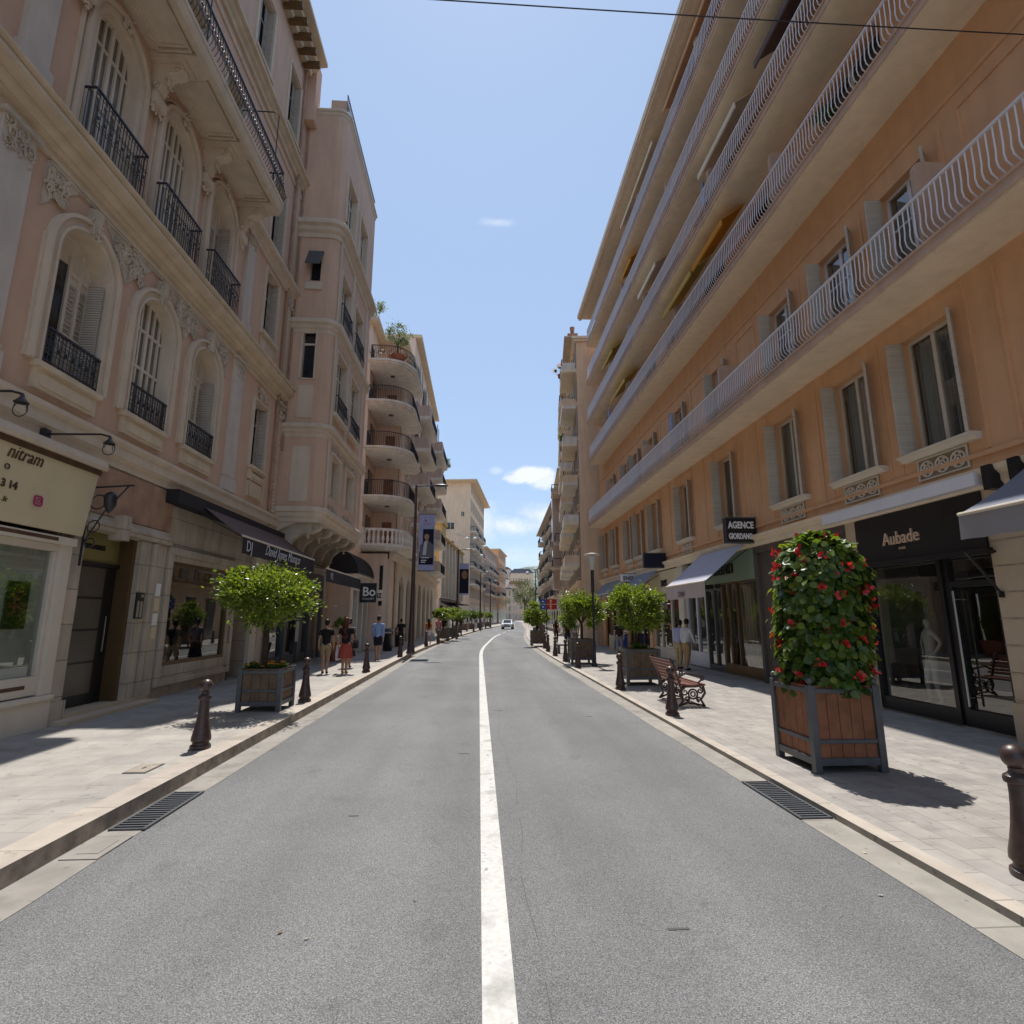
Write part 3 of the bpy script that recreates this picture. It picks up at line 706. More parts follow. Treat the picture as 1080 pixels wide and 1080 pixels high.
# balconies: slab (soffit + fascia), railing of bellied bars
def white_rail(b, s0, s1, zf, o, pitch=.116):
    n = int((s1-s0)/pitch)
    b.box(s0, s1, o-.03, o+.03, zf+.93, zf+.965)
    for i in range(n+1):
        s = s0+(s1-s0)*i/n
        b.tube([(s, o, zf+.94), (s, o+.01, zf+.50), (s, o+.03, zf+.34), (s, o+.01, zf+.22), (s, o-.08, zf+.13), (s, o-.19, zf+.09), (s, o-.25, zf+.01)], .0145, 4, cap=False)
PR = [1.0, 0.95, 1.05, 1.05, 1.05]
ENDY = [36.5, 35.9, 35.8, 35.6, 35.3]
for k, z in enumerate(SL):
    p = PR[k]; s1 = S(ENDY[k]); s0 = 0
    b = MB(FD)
    b.box(s0, s1, 0, p, z, z+.06)
    b.build('balcony', 'cream', D); sl = C.objects[-1]
    sl = [o for o in D.children if o.name.startswith('balcony')][-1]
    f = MB(FD)
    f.box(s0, s1, 0.002, p+.02, z+.06, z+.24); f.box(s0, s1, p-.02, p+.035, z+.05, z+.12); f.box(s0, s1, p-.05, p+.05, z+.24, z+.28)
    f.build('fascia', 'pinkfascia', sl)
    r = MB(FD); white_rail(r, s0+.02, s1-.02, z+.28, p-.03)
    r.box(s1-.04, s1-.01, 0, p, z+1.2, z+1.24)
    for i in range(8): r.tube([(s1-.03, p*i/8+.05, z+1.2), (s1-.03, p*i/8+.05, z+.28)], .012, 4)
    r.build('railing', 'white', sl)
# dividers between flats
for k, ys_ in ((0, (7.95, 16.0, 24.3, 32.0)), (1, (4.9, 12.2, 19.5, 26.8, 32)), (2, (8.2, 15.6, 23, 30)), (3, (6.0, 12.1, 19.4, 26.6)), (4, (8.2, 15.8, 23.2, 30))):
    for y in ys_:
        z = SL[k]+.28; p = PR[k]*.86; hh = 1.75
        f = MB(FD); f.prism([(0, z), (p, z), (p, z+hh-.15), (p-.05, z+hh-.04), (p-.16, z+hh), (0, z+hh)], S(y)-.05, S(y)+.05, 0)
        f.build('balcony_divider', 'pinkfascia', D)
# attic, eaves
b = MB(FD); b.box(-.2, S(36.3), -11.2, 1.35, ROOF, ROOF+.10); b.build('roof', 'cream', D)
rf = [o for o in D.children if o.name.startswith('roof')][-1]
b = MB(FD); b.box(-.2, S(36.3), 1.30, 1.5, ROOF+.02, ROOF+.32); b.box(-.2, S(36.3), 1.2, 1.42, ROOF-.10, ROOF+.02); b.build('eaves_gutter', 'beige', rf)
b = MB(FD); b.box(.1, S(36), -10.9, 1.1, ROOF+.1, ROOF+.3); b.build('roof_covering', 'beige', rf)
# sun awnings under the upper slabs
def bal_awning(y0, y1, k, m, drop=.75, reach=.95):
    z = (SL+[ROOF])[k+1]-.05
    a = MB(FD); a.faces([(S(y0), .15, z), (S(y1), .15, z), (S(y1), reach, z-drop), (S(y0), reach, z-drop), (S(y0), .15, z-.03), (S(y1), .15, z-.03), (S(y1), reach, z-drop-.02), (S(y0), reach, z-drop-.02)],
            [(0, 1, 2, 3), (4, 5, 6, 7), (0, 3, 7, 4), (1, 2, 6, 5), (2, 3, 7, 6), (0, 1, 5, 4)])
    a.box(S(y0), S(y1), reach-.03, reach+.02, z-drop-.2, z-drop)
    a.build('sun_awning', m, D)
for a in ((26.5, 29.6, 1, 'awn_yellow'), (17.4, 20.4, 1, 'awn_yellow'), (14.8, 17.2, 1, 'awn_orange'), (24.5, 26.5, 3, 'awn_orange'), (21.0, 23.6, 2, 'cream'), (13.4, 16.2, 2, 'cream'),
          (28.9, 31.4, 2, 'awn_yellow'), (9.9, 12.2, 2, 'awn_brown'), (12.5, 19.0, 4, 'ochre'), (20.5, 26, 4, 'cream')): bal_awning(*a, drop=.35 if a[2] == 4 else .6)
for y, k in ((20.8, 0), (26.0, 2), (31, 1), (16.4, 2)):
    a = MB(FD); z = SL[k]+.3; a.tube([(S(y), .7, z), (S(y), .7, z+1.9)], .02, 6); a.lathe([(.03, 0), (.14, .1), (.10, .7), (.03, 1.1)], (0, 0, 0), 8)
    a.v = a.v  # folded parasol on the balcony
    a2 = MB(); c = FD((S(y), .7, z+1.9)); a2.lathe([(.02, 0), (.11, .12), (.07, .8), (.02, 1.0)], (c.x, c.y, c.z-1.0), 10); a2.tube([(c.x, c.y, c.z-1.9), (c.x, c.y, c.z+.05)], .02, 6)
    a2.lathe([(.2, 0), (.2, .05), (.03, .08)], (c.x, c.y, c.z-1.9), 10)
    tag(a2.build('folded_parasol', 'c_lilac', smooth=True), {0: 'folded pale blue parasol on the lowest long balcony', 2: 'folded pale blue parasol on an upper balcony', 1: 'folded pale blue parasol on the second long balcony'}[k] + (' towards its far end' if y > 25 else ' of the ochre block'), 'parasol')
# balcony greenery
def shrub(name, label, c, r, n, m, cat='plant', pot='terra', ph=.32, leaf=.07, group=None, flowers=None):
    t = thing(name, label, cat, c, 0, group)
    p = MB(); p.lathe([(ph*.38, 0), (ph*.42, .02), (ph*.6, ph*.95), (ph*.66, ph), (ph*.5, ph)], (0, 0, 0), 12); p.build('pot', pot, t, smooth=True, local=True)
    p = MB(); p.tube([(0, 0, ph*.7), (.02, 0, ph+r[2]*.5), (0, .02, ph+r[2])], [.03, .022, .01], 6); p.build('stem', 'bark', t, local=True)
    crown(t, (0, 0, ph+r[2]*1.0), r, n, m, leaf)
    if flowers: crown(t, (0, 0, ph+r[2]*1.1), r, flowers[1], flowers[0], leaf*.8, name='blossoms')
    return t
def crown(parent, c, r, n, m, leaf=.07, name='foliage', shape=None, seed=1, clumps=0, flat=.5, local=True):
    """leaves as small folded blades spread through an ellipsoid, bunched in clumps"""
    rnd = random.Random(seed*31+n); b = MB()
    if clumps == 0: clumps = max(6, n//90)
    cs = []
    for i in range(clumps):
        while True:
            v = Vector((rnd.uniform(-1, 1), rnd.uniform(-1, 1), rnd.uniform(-1, 1)))
            if .25 < v.length < 1: break
        v = v.normalized()*(v.length**.45); cs.append((v, rnd.uniform(.13, .30)))
    for i in range(n):
        cv, cr = cs[rnd.randrange(clumps)]
        g = Vector((rnd.gauss(0, 1), rnd.gauss(0, 1), rnd.gauss(0, 1)))*cr*.62
        v = cv*.86+g
        if shape: v = shape(v)
        p = Vector((c[0]+v.x*r[0], c[1]+v.y*r[1], c[2]+v.z*r[2]))
        d = Vector((v.x+rnd.uniform(-.8, .8), v.y+rnd.uniform(-.8, .8), v.z*flat+rnd.uniform(-.6, .8))).normalized()
        sd_ = d.cross(Vector((rnd.uniform(-1, 1), rnd.uniform(-1, 1), rnd.uniform(.2, 1)))).normalized()
        up = d.cross(sd_); L_ = leaf*rnd.uniform(.7, 1.3); W_ = L_*rnd.uniform(.24, .36)
        a = p; e = p+d*L_; m1 = p+d*L_*.45+sd_*W_+up*L_*.10; m2 = p+d*L_*.45-sd_*W_+up*L_*.10
        b.faces([a, m1, e, m2], [(0, 1, 2), (0, 2, 3)])
    return b_nonorm(b, name, m, parent)
def b_nonorm(b, name, m, parent):
    me = bpy.data.meshes.new(name); me.from_pydata([tuple(v) for v in b.v], [], b.f); me.materials.append(M[m])
    o = bpy.data.objects.new(name, me); C.objects.link(o); o.parent = parent; return o
c = FD((S(10.4), .6, SL[1]+.28)); shrub('potted_shrub', 'leafy green potted shrub on the second long balcony of the ochre block', c, (.35, .45, .35), 500, 'leafd')
c = FD((S(14.1), .6, SL[2]+.28)); shrub('potted_shrub', 'autumn brown potted shrub on the third long balcony of the ochre block', c, (.3, .4, .3), 400, 'leafs', flowers=('floweo', 80))

# ---- ground floor of the ochre block
GF = MB(FD)
def pier(y0, y1, z1=4.1, m=0): GF.box(S(y0), S(y1), -.5, 0.02, 0, z1, m); GF.mark()
pier(7.86, 8.50); pier(-8, -7.5); pier(2.6, 3.1)
pier(11.62, 12.0)
gb = GF.build_each('ground_floor_pier', 'pier', D)[0]
g = MB(FD)
for i in range(8): g.box(S(7.85), S(8.51), .0205, .03, .70+i*.42, .715+i*.42); g.mark()
g.build_each('pier_joint', 'kerbface', gb)
g = MB(FD); g.box(S(7.84), S(8.52), .021, .08, 0, .66); g.build('pier_base', 'pier', gb)
g = MB(FD); g.box(S(-8), S(37.3), -5.0, -.1, .0, .10); g.box(S(-8), S(37.3), -5, .0, 4.2, 4.44); g.build('shop_floor', 'room', D)
g = MB(FD); g.box(S(-8), S(37.3), -5.1, -5.0, .0, 4.4)
for y in (8.2, 12.0, 16.2, 20.5, 24.6, 30, 2.8): g.box(S(y)-.05, S(y)+.05, -5, -.5, .1, 4.2)
g.build('shop_back_wall', 'room', D)

def shopwin(y0, y1, z0, z1, fm, frame=.07, o=-.12, mull=(), door=None, gm='glassd', label='shop_window', sill=.0):
    f = MB(FD); a, c_ = S(y0), S(y1)
    f.box(a, a+frame, o-.08, o+.04, z0, z1); f.box(c_-frame, c_, o-.08, o+.04, z0, z1); f.box(a+frame, c_-frame, o-.08, o+.038, z1-frame, z1)
    f.box(a+frame, c_-frame, o-.08, o+.038, z0, z0+frame+sill)
    for y in mull: f.box(S(y)-frame*.6, S(y)+frame*.6, o-.07, o+.035, z0+frame+sill, z1-frame)
    w_ = f.build(label, fm, D)
    p = MB(FD); p.face([(a+frame, o-.03, z0+frame), (c_-frame, o-.03, z0+frame), (c_-frame, o-.03, z1-frame), (a+frame, o-.03, z1-frame)]); p.build('pane', gm, w_)
    return w_
# black lingerie shop
b = MB(FD)
b.box(S(8.50), S(11.62), -.04, .06, 3.10, 4.08)
b.build('sign_band', 'blackp', D); sb = [o for o in D.children if o.name.startswith('sign_band')][-1]
text('Aubade', .37, 'letter', sb, (DX-.075, 10.80, 3.44), 'R', ext=.02, bold=.0, sx=.84)
text('PARIS', .07, 'letter', sb, (DX-.07, 10.40, 3.32), 'R', ext=.004)
shopwin(9.66, 11.62, .11, 3.1, 'blackp', .09, sill=.16)
dw = shopwin(8.50, 9.66, .11, 3.1, 'blackp', .10, o=-.16)
f = MB(FD); f.box(S(8.6), S(9.56), -.2, -.1, 2.52, 2.62); f.box(S(8.6), S(8.66), -.21, -.11, .2, 2.52); f.box(S(9.5), S(9.56), -.21, -.11, .2, 2.52); f.box(S(8.66), S(9.5), -.21, -.11, .18, .4); f.build('door', 'blackp', dw)
f = MB(FD); f.tube([(S(9.44), -.06, .45), (S(9.44), -.06, 2.45)], .018, 8)
for z in (.6, 2.3): f.tube([(S(9.44), -.06, z), (S(9.44), -.18, z)], .012, 6)
f.build('door_handle', 'metal', dw)
f = MB(FD); f.box(S(8.45), S(11.62), .0, .16, 3.02, 3.12); f.build('awning_box', 'blackp', D)
ab = [o for o in D.children if o.name.startswith('awning_box')][-1]
f = MB(FD); f.tube([(S(8.42), .02, 2.35), (S(8.42), .55, 3.05)], .02, 6); f.tube([(S(8.42), .0, 3.05), (S(8.42), .58, 3.05)], .022, 6); f.box(S(8.38), S(8.46), .0, .05, 2.3, 2.4); f.build('awning_arm', 'blackp', ab)
f = MB(FD); f.box(S(8.3), S(12.4), .10, .30, 4.14, 4.36); f.build('rolled_awning', 'white', D)
f = MB(FD)
for y in (7.55, 8.0): f.box(S(y), S(y)+.16, .1, .30, 4.02, 4.42); f.mark()
f.build_each('awning_motor_box', 'blackp', D)
# window display: mannequins, backdrop
f = MB(FD); f.box(S(10.0), S(11.5), -2.4, -2.35, .1, 3.4); f.box(S(9.0), S(9.9), -3.0, -2.95, .1, 2.6); f.build('display_backdrop', 'dark', D)
f = MB(FD); f.box(S(9.7), S(11.55), -1.6, -.2, .11, .26); f.build('display_floor', 'roomlt', D)
# blank ground-floor bays hidden behind the flower column, brown door bay
f = MB(FD); f.box(S(12.0), S(16.25), -.3, -.05, 0, 3.9); f.box(S(12.0), S(16.3), -.3, .03, 3.9, 4.1); f.build('metal_shutter', 'brownpan', D)
f = MB(FD)
for y in (13.35, 15.0, 16.2): f.box(S(y)-.06, S(y)+.06, -.05, .04, 0, 3.9); f.mark()
f.build_each('shutter_post', 'brownpan', D)
# green-signed shop
b = MB(FD); b.box(S(16.33), S(20.0), -.1, .04, 3.15, 4.08); b.build('sign_band', 'signgreen', D)
sb = [o for o in D.children if o.name.startswith('sign_band')][-1]
text('S.GERARDI', .48, 'black', sb, (DX-.055, 19.2, 3.42), 'R', ext=.01, sx=.66, bold=.01)
shopwin(16.33, 19.0, .11, 3.15, 'gold', .06, mull=(17.9, 18.5), sill=.25)
shopwin(19.0, 20.4, .11, 3.0, 'steelgrey', .07, mull=(19.7,), sill=.1)
f = MB(FD); f.box(S(16.4), S(18.9), -1.3, -1.25, .1, 3.4); f.build('display_backdrop', 'roomlt', D)  # pale green board, the light reflection in this glass put in as colour
f = MB(FD)
for i in range(5): f.box(S(18.2)+i*.22, S(18.3)+i*.22, -.9, -.85, .2, 3.1)
f.build('display_curtain', 'signcream', D)
# canvas-awning shop and the shops beyond
shopwin(20.4, 22.3, .11, 3.0, 'white', .09, mull=(21.3,), sill=.45)
b = MB(FD); b.box(S(22.3), S(22.9), -.3, .05, 0, 4.1); b.build('ground_floor_pier', 'offwhite', D)
b = MB(FD); b.box(S(22.9), S(26.7), -.05, .05, 3.1, 4.05); b.build('sign_band', 'signcream', D)
sb = [o for o in D.children if o.name.startswith('sign_band')][-1]
text('nes', .62, 'black', sb, (DX-.065, 25.0, 3.35), 'R', ext=.01, bold=.012)
shopwin(22.9, 26.7, .11, 3.1, 'offwhite', .08, mull=(24.2, 25.6), sill=.4)
b = MB(FD); b.box(S(26.7), S(27.1), -.3, .04, 0, 4.1); b.mark(); b.box(S(31.0), S(31.4), -.3, .04, 0, 4.1); b.mark(); b.box(S(36.6), S(37.3), -.3, .04, 0, 4.1); b.build_each('ground_floor_pier', 'ochre', D)
b = MB(FD); b.box(S(27.1), S(31), -.05, .03, 3.1, 4.05); b.mark(); b.box(S(31.4), S(36.6), -.05, .03, 3.1, 4.05); b.build_each('sign_band', 'greybr', D)
shopwin(27.1, 31.0, .11, 3.1, 'darkwood', .08, mull=(28.4, 29.8), sill=.4)
shopwin(31.4, 36.6, .11, 3.1, 'darkwood', .08, mull=(33, 34.8), sill=.4)
# nearest shops, beside and behind the camera
shopwin(3.1, 7.86, .11, 3.3, 'navy', .14, mull=(5.4,), sill=.35)
shopwin(-7.5, 2.6, .11, 3.3, 'darkwood', .14, mull=(-4, -.8), sill=.35)
b = MB(FD); b.box(S(-7.5), S(7.86), -.05, .03, 3.3, 4.1); b.build('sign_band', 'awn_blue', D)

def awning(name, label, y0, y1, z0, reach, z1, val, m, arm='iron', fr=FD, off=8.0, vm=None, o0=.12, sag=0, word=None, group=None):
    t = thing(name, label, 'awning', fr((y0+off, o0, z0)), 0, group)
    c_ = MB(fr); a, e = y0+off, y1+off; N = 12
    pts = []; fs = []
    for i in range(N+1):
        s = a+(e-a)*i/N
        for j in range(5):
            u = j/4; pts.append((s, o0+(reach-o0)*u, z0+(z1-z0)*u-.05*math.sin(u*PI)))
    for i in range(N):
        for j in range(4): fs.append((i*5+j, (i+1)*5+j, (i+1)*5+j+1, i*5+j+1))
    c_.faces(pts, fs); c_.build('canopy', m, t, smooth=True)
    v = MB(fr); N = int((e-a)/.12); pts = []
    for i in range(N+1):
        s = a+(e-a)*i/N; d = .012*math.sin(i*1.3)
        pts += [(s, reach+.005, z1), (s, reach+.012+d, z1-val+.012*abs(math.sin(i*PI/4)))]
    v.faces(pts, [(2*i, 2*i+2, 2*i+3, 2*i+1) for i in range(N)]); vo = v.build('valance', vm or m, t, smooth=True)
    r_ = MB(fr); r_.tube([(a, reach, z1), (e, reach, z1)], .03, 8); r_.tube([(a, o0, z0+.02), (e, o0, z0+.02)], .06, 8)
    r_.build('rail', 'offwhite', t, smooth=True)
    for s in (a+.06, e-.06):
        q = MB(fr); q.tube([(s, .0, z0-.25), (s, reach*.5, (z0+z1)/2-.14), (s, reach-.02, z1-.03)], .014, 6); q.build('folding_arm', arm, t)
    return t, vo
awning('shop_awning', 'grey-blue canvas awning beside the lingerie shop, nearest on the right', 3.2, 7.42, 4.35, 1.5, 3.46, .38, 'awn_near', vm='valgrey')
t, vo = awning('shop_awning', 'pinkish canvas awning, top coloured as if lit, over the shop door where two men stand', 16.6, 20.15, 4.36, 1.5, 3.08, .50, 'awn_lit_top', vm='awn_pink', o0=.05)
text('ITRBY', .26, 'steelgrey', vo, (DX-1.53, 18.9, 2.66), 'R', ext=.003)
awning('shop_awning', 'pale blue-grey awning beyond the pink one, above the nes sign', 25.2, 29.0, 4.2, 1.0, 3.4, .12, 'awn_blue', o0=.05)
awning('shop_awning', 'steep grey-blue awning on the ochre block near the slim street lamp', 30.4, 36.0, 4.2, 1.1, 3.3, .12, 'awn_blue', o0=.05)
# projecting signs
def hang_sign(label, x0, x1, y, z0, z1, m, th=.12, name='hanging_sign'):
    t = thing(name, label, 'sign', ((x0+x1)/2, y, z0))
    b = MB(); b.box(x0, x1, y-th, y+th, z0, z1); p = b.build('sign_box', m, t, bevel=.012)
    b = MB(); b.box(x0-.015, x1+.015, y-th-.015, y-th+.02, z0-.015, z0+.02); b.box(x0-.015, x1+.015, y-th-.015, y-th+.02, z1-.02, z1+.015); b.build('sign_frame', 'steelgrey', t)
    return t, p
t, p = hang_sign('black projecting sign reading AGENCE GIORDANO in white capitals', 7.52, 8.46, 16.1, 4.20, 4.98, 'blackp')
text('AGENCE', .285, 'lwhite', p, (7.58, 15.97, 4.65), 'C', ext=.006, sx=.72, bold=.010)
text('GIORDANO', .24, 'lwhite', p, (7.58, 15.97, 4.32), 'C', ext=.006, sx=.575, bold=.010)
hang_sign('blank dark navy projecting sign on the ochre block beyond the pink awning', 7.45, 8.46, 24.3, 4.15, 4.82, 'navy')
t, p = hang_sign('small white projecting sign reading ENES in black', 7.6, 8.46, 28.9, 3.8, 4.25, 'lwhite')
text('ENES', .30, 'black', p, (7.68, 28.77, 3.9), 'C', ext=.004, sx=.85, bold=.006)
# ------------------------------------------------------------------ left building: ornate pink apartment house
FA = Frame((-7.4, -8), (-7.4, 19.9), 1)      # s = y + 8
A = thing('ornate_building', 'ornate pink apartment house with arched windows and iron balconies on the left', 'building', (-7.4, 10, 0))
AX = -7.4
rnd = random.Random(3)
AC = [-2.0, 0.4, 2.8, 9.5, 11.75, 14.0]      # arched bays
AR = [6.2, 17.75]                            # rectangular bays between pilasters
L1 = [(S(y)-.66, S(y)+.66, 6.15, 9.0, True) for y in AC]+[(S(y)-.52, S(y)+.52, 6.75, 8.95) for y in AR]
L2 = [(S(y)-.62, S(y)+.62, 10.55, 13.75, True) for y in AC]+[(S(y)-.52, S(y)+.52, 11.4, 13.7) for y in AR]
L3 = [(S(y)-.55, S(y)+.55, 14.6, 17.4) for y in AC+AR]
L4 = [(S(y)-.55, S(y)+.55, 20.1, 22.8) for y in [-2.4, 0.6, 3.6, 6.6, 9.6, 12.6, 15.4, 18.2]]
b = MB(FA)
wall(b, 0, FA.len, 5.4, 10.0, L1, 0, .38, 0, 1); wall(b, 0, FA.len, 10.0, 14.3, L2, 0, .38, 0, 1)
wall(b, 0, FA.len, 14.3, 19.3, L3, 0, .3, 0, 1); wall(b, 0, FA.len, 19.3, 24.2, L4, 0, .3, 0, 1)
b.face([(0, 0, 0), (0, -12, 0), (0, -12, 24.2), (0, 0, 24.2)]); b.face([(0, -12, 0), (S(27), -12, 0), (S(27), -12, 24.2), (0, -12, 24.2)])
b.face([(FA.len, 0, 4.6), (FA.len, -12, 4.6), (FA.len, -12, 24.2), (FA.len, 0, 24.2)])
b.build('wall', ['pink', 'trim'], A)
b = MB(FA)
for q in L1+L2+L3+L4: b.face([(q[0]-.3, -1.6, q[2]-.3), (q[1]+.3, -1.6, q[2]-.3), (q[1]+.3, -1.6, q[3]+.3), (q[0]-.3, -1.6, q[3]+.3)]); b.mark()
b.build_each('dark_room_sheet', 'dark', A)  # flat sheets coloured near-black for the shade of the unlit rooms
# string courses and cornices
b = MB(FA)
band(b, 0, FA.len, [(0, 4.95), (.06, 4.95), (.06, 5.10), (.14, 5.16), (.14, 5.36), (.20, 5.42), (.20, 5.50), (.08, 5.56), (0, 5.56)])
b.build('string_course', 'trim', A)
b = MB(FA); band(b, 0, FA.len, [(0, 9.66), (.06, 9.66), (.06, 9.74), (.03, 9.75), (.03, 9.86), (.12, 9.88), (.12, 9.94), (.20, 10.0), (.22, 10.06), (.19, 10.07), (.34, 10.12), (.38, 10.18), (.38, 10.25), (.33, 10.26), (.33, 10.32), (.42, 10.35), (.42, 10.39), (0, 10.435)]); b.build('cornice', 'cornice', A)
b = MB(FA); band(b, S(15.1), FA.len, cornice_prof(14.0, .5, .3)); b.build('cornice', 'trim', A)
b = MB(FA); band(b, 0, FA.len, cornice_prof(18.95, .5, .32)); band(b, 0, FA.len, [(0, 18.55), (.05, 18.55), (.05, 18.65), (0, 18.65)]); b.build('cornice', 'cornice', A)
# eaves and attic
b = MB(FA); band(b, 0, S(19.2), cornice_prof(24.0, .7, .85)); b.build('eaves', 'cornice', A)
ev = [o for o in A.children if o.name.startswith('eaves')][-1]
b = MB(FA)
for i in range(int(S(19.2)/.55)): b.box(.2+i*.55, .36+i*.55, .05, .72, 23.86, 24.08); b.mark()
b.build_each('eaves_bracket', 'gold', ev)
b = MB(FA); b.box(0, S(19.2), -12, .6, 24.7, 24.95); b.build('roof', 'slate', A)
# pilasters
b = MB(FA)
for y in (7.75, 15.85, 4.6, -4.2):
    s = S(y)
    b.box(s-.30, s+.30, 0, .10, 5.56, 9.72); b.box(s-.36, s+.36, 0, .14, 5.56, 5.95)
    b.box(s-.26, s+.26, 0, .10, 10.42, 13.6); b.box(s-.32, s+.32, 0, .14, 10.42, 10.95)
    for z in (5.99,): b.box(s-.33, s+.33, 0, .12, z, z+.06)
    b.mark()
b.build_each('pilaster', 'trim2', A)
b = MB(FA)
for i in range(30):
    z = 5.6+i*.14
    b.box(S(19.35)-.16+(.03 if i % 2 else 0), S(19.35)+.16, 0, .07, z, z+.12)
for i in range(60):
    z = 10.5+i*.14
    b.box(S(19.35)-.16+(.03 if i % 2 else 0), S(19.35)+.16, 0, .07, z, z+.125 if i < 59 else z+.12)
b.box(S(19.35)-.17, S(19.35)+.13, 0, .03, 5.6, 18.9)
b.build('quoin', 'trim', A)
b = MB(FA)
for y in (7.75, 15.85, 4.6, 19.35):
    ornament(b, S(y), 9.35, .62, .62, .10, rnd, 7); b.box(S(y)-.36, S(y)+.36, .0, .17, 9.58, 9.66)
    b.mark(); ornament(b, S(y), 13.7, .6, .5, .10, rnd, 6); b.mark()
b.build_each('capital', 'relief', A, smooth=True)
# architraves, sills, reliefs of the arched bays
b = MB(FA)
for q in L1:
    if len(q) > 4:
        path_trim(b, archpts(*q[:4], e=.09), .16, 0, .07); path_trim(b, archpts(*q[:4], e=.21), .07, 0, .13); path_trim(b, archpts(*q[:4], e=.02), .05, 0, .10)
        path_trim(b, [(q[0]-.26, q[2]), (q[0]-.26, q[3]-.6)], .05, 0, .05); path_trim(b, [(q[1]+.26, q[2]), (q[1]+.26, q[3]-.6)], .05, 0, .05)
    else: path_trim(b, [(q[0]-.08, q[2]), (q[0]-.08, q[3]+.08), (q[1]+.08, q[3]+.08), (q[1]+.08, q[2])], .14, 0, .06)
    b.mark()
for q in L2:
    if len(q) > 4:
        path_trim(b, archpts(*q[:4], e=.09), .16, 0, .07); path_trim(b, archpts(*q[:4], e=.22), .08, 0, .13); path_trim(b, archpts(*q[:4], e=.34), .05, 0, .06)
    else: path_trim(b, [(q[0]-.08, q[2]), (q[0]-.08, q[3]+.08), (q[1]+.08, q[3]+.08), (q[1]+.08, q[2])], .14, 0, .06)
    b.mark()
for q in L3+L4: path_trim(b, [(q[0]-.08, q[2]), (q[0]-.08, q[3]+.08), (q[1]+.08, q[3]+.08), (q[1]+.08, q[2])], .12, 0, .05); b.mark()
b.build_each('window_surround', 'trim', A)
b = MB(FA)
for q in L1:
    a, e = q[0], q[1]; z = q[2]
    b.box(a-.12, e+.12, 0, .16, z-.10, z); b.box(a-.06, e+.06, 0, .09, z-.45, z-.10); b.box(a+.06, e-.06, .09, .11, z-.38, z-.17)
    if len(q) == 4: b.box(a-.05, e+.05, 0, .07, z-1.0, z-.5); path_trim(b, [(a+.03, z-.95), (a+.03, z-.2), (e-.03, z-.2), (e-.03, z-.95), (a+.03, z-.95)], .05, .09, .11)
    b.mark()
for q in L2:
    if len(q) == 4: b.box(q[0]-.15, q[1]+.15, 0, .16, q[2]-.12, q[2]); b.box(q[0]-.05, q[1]+.05, 0, .06, q[2]-.85, q[2]-.12); b.mark()
for q in L4: b.box(q[0]-.15, q[1]+.15, 0, .14, q[2]-.12, q[2]); b.mark()
b.build_each('sill', 'cornice', A)
b = MB(FA)
for y in AC:      # keystones and spandrel foliage
    s = S(y)
    ornament(b, s, 9.22, .34, .6, .12, rnd, 6); b.prism([(.0, 9.0), (.12, 9.02), (.19, 9.5), (.0, 9.55)], s-.085, s+.085, 0)
    for sg in (-1, 1):
        ornament(b, s+sg*.86, 9.28, .50, .62, .03, rnd, 16); b.faces([(s+sg*1.12, .03, 9.6), (s+sg*.35, .03, 9.6), (s+sg*.8, .03, 9.15), (s+sg*1.12, .03, 8.75), (s+sg*1.12, 0, 9.6), (s+sg*.35, 0, 9.6), (s+sg*.8, 0, 9.15), (s+sg*1.12, 0, 8.75)], [(0, 1, 2, 3), (0, 1, 5, 4), (1, 2, 6, 5), (2, 3, 7, 6), (3, 0, 4, 7)])
    path_trim(b, [(s-1.08, 9.62), (s+1.08, 9.62)], .05, 0, .05)
    b.mark(); ornament(b, s, 13.95, .32, .45, .10, rnd, 5); b.mark()
for y in AR:
    ornament(b, S(y), 9.3, .9, .40, .05, rnd, 9); b.mark()
b.build_each('carved_foliage', 'relief', A, smooth=True)
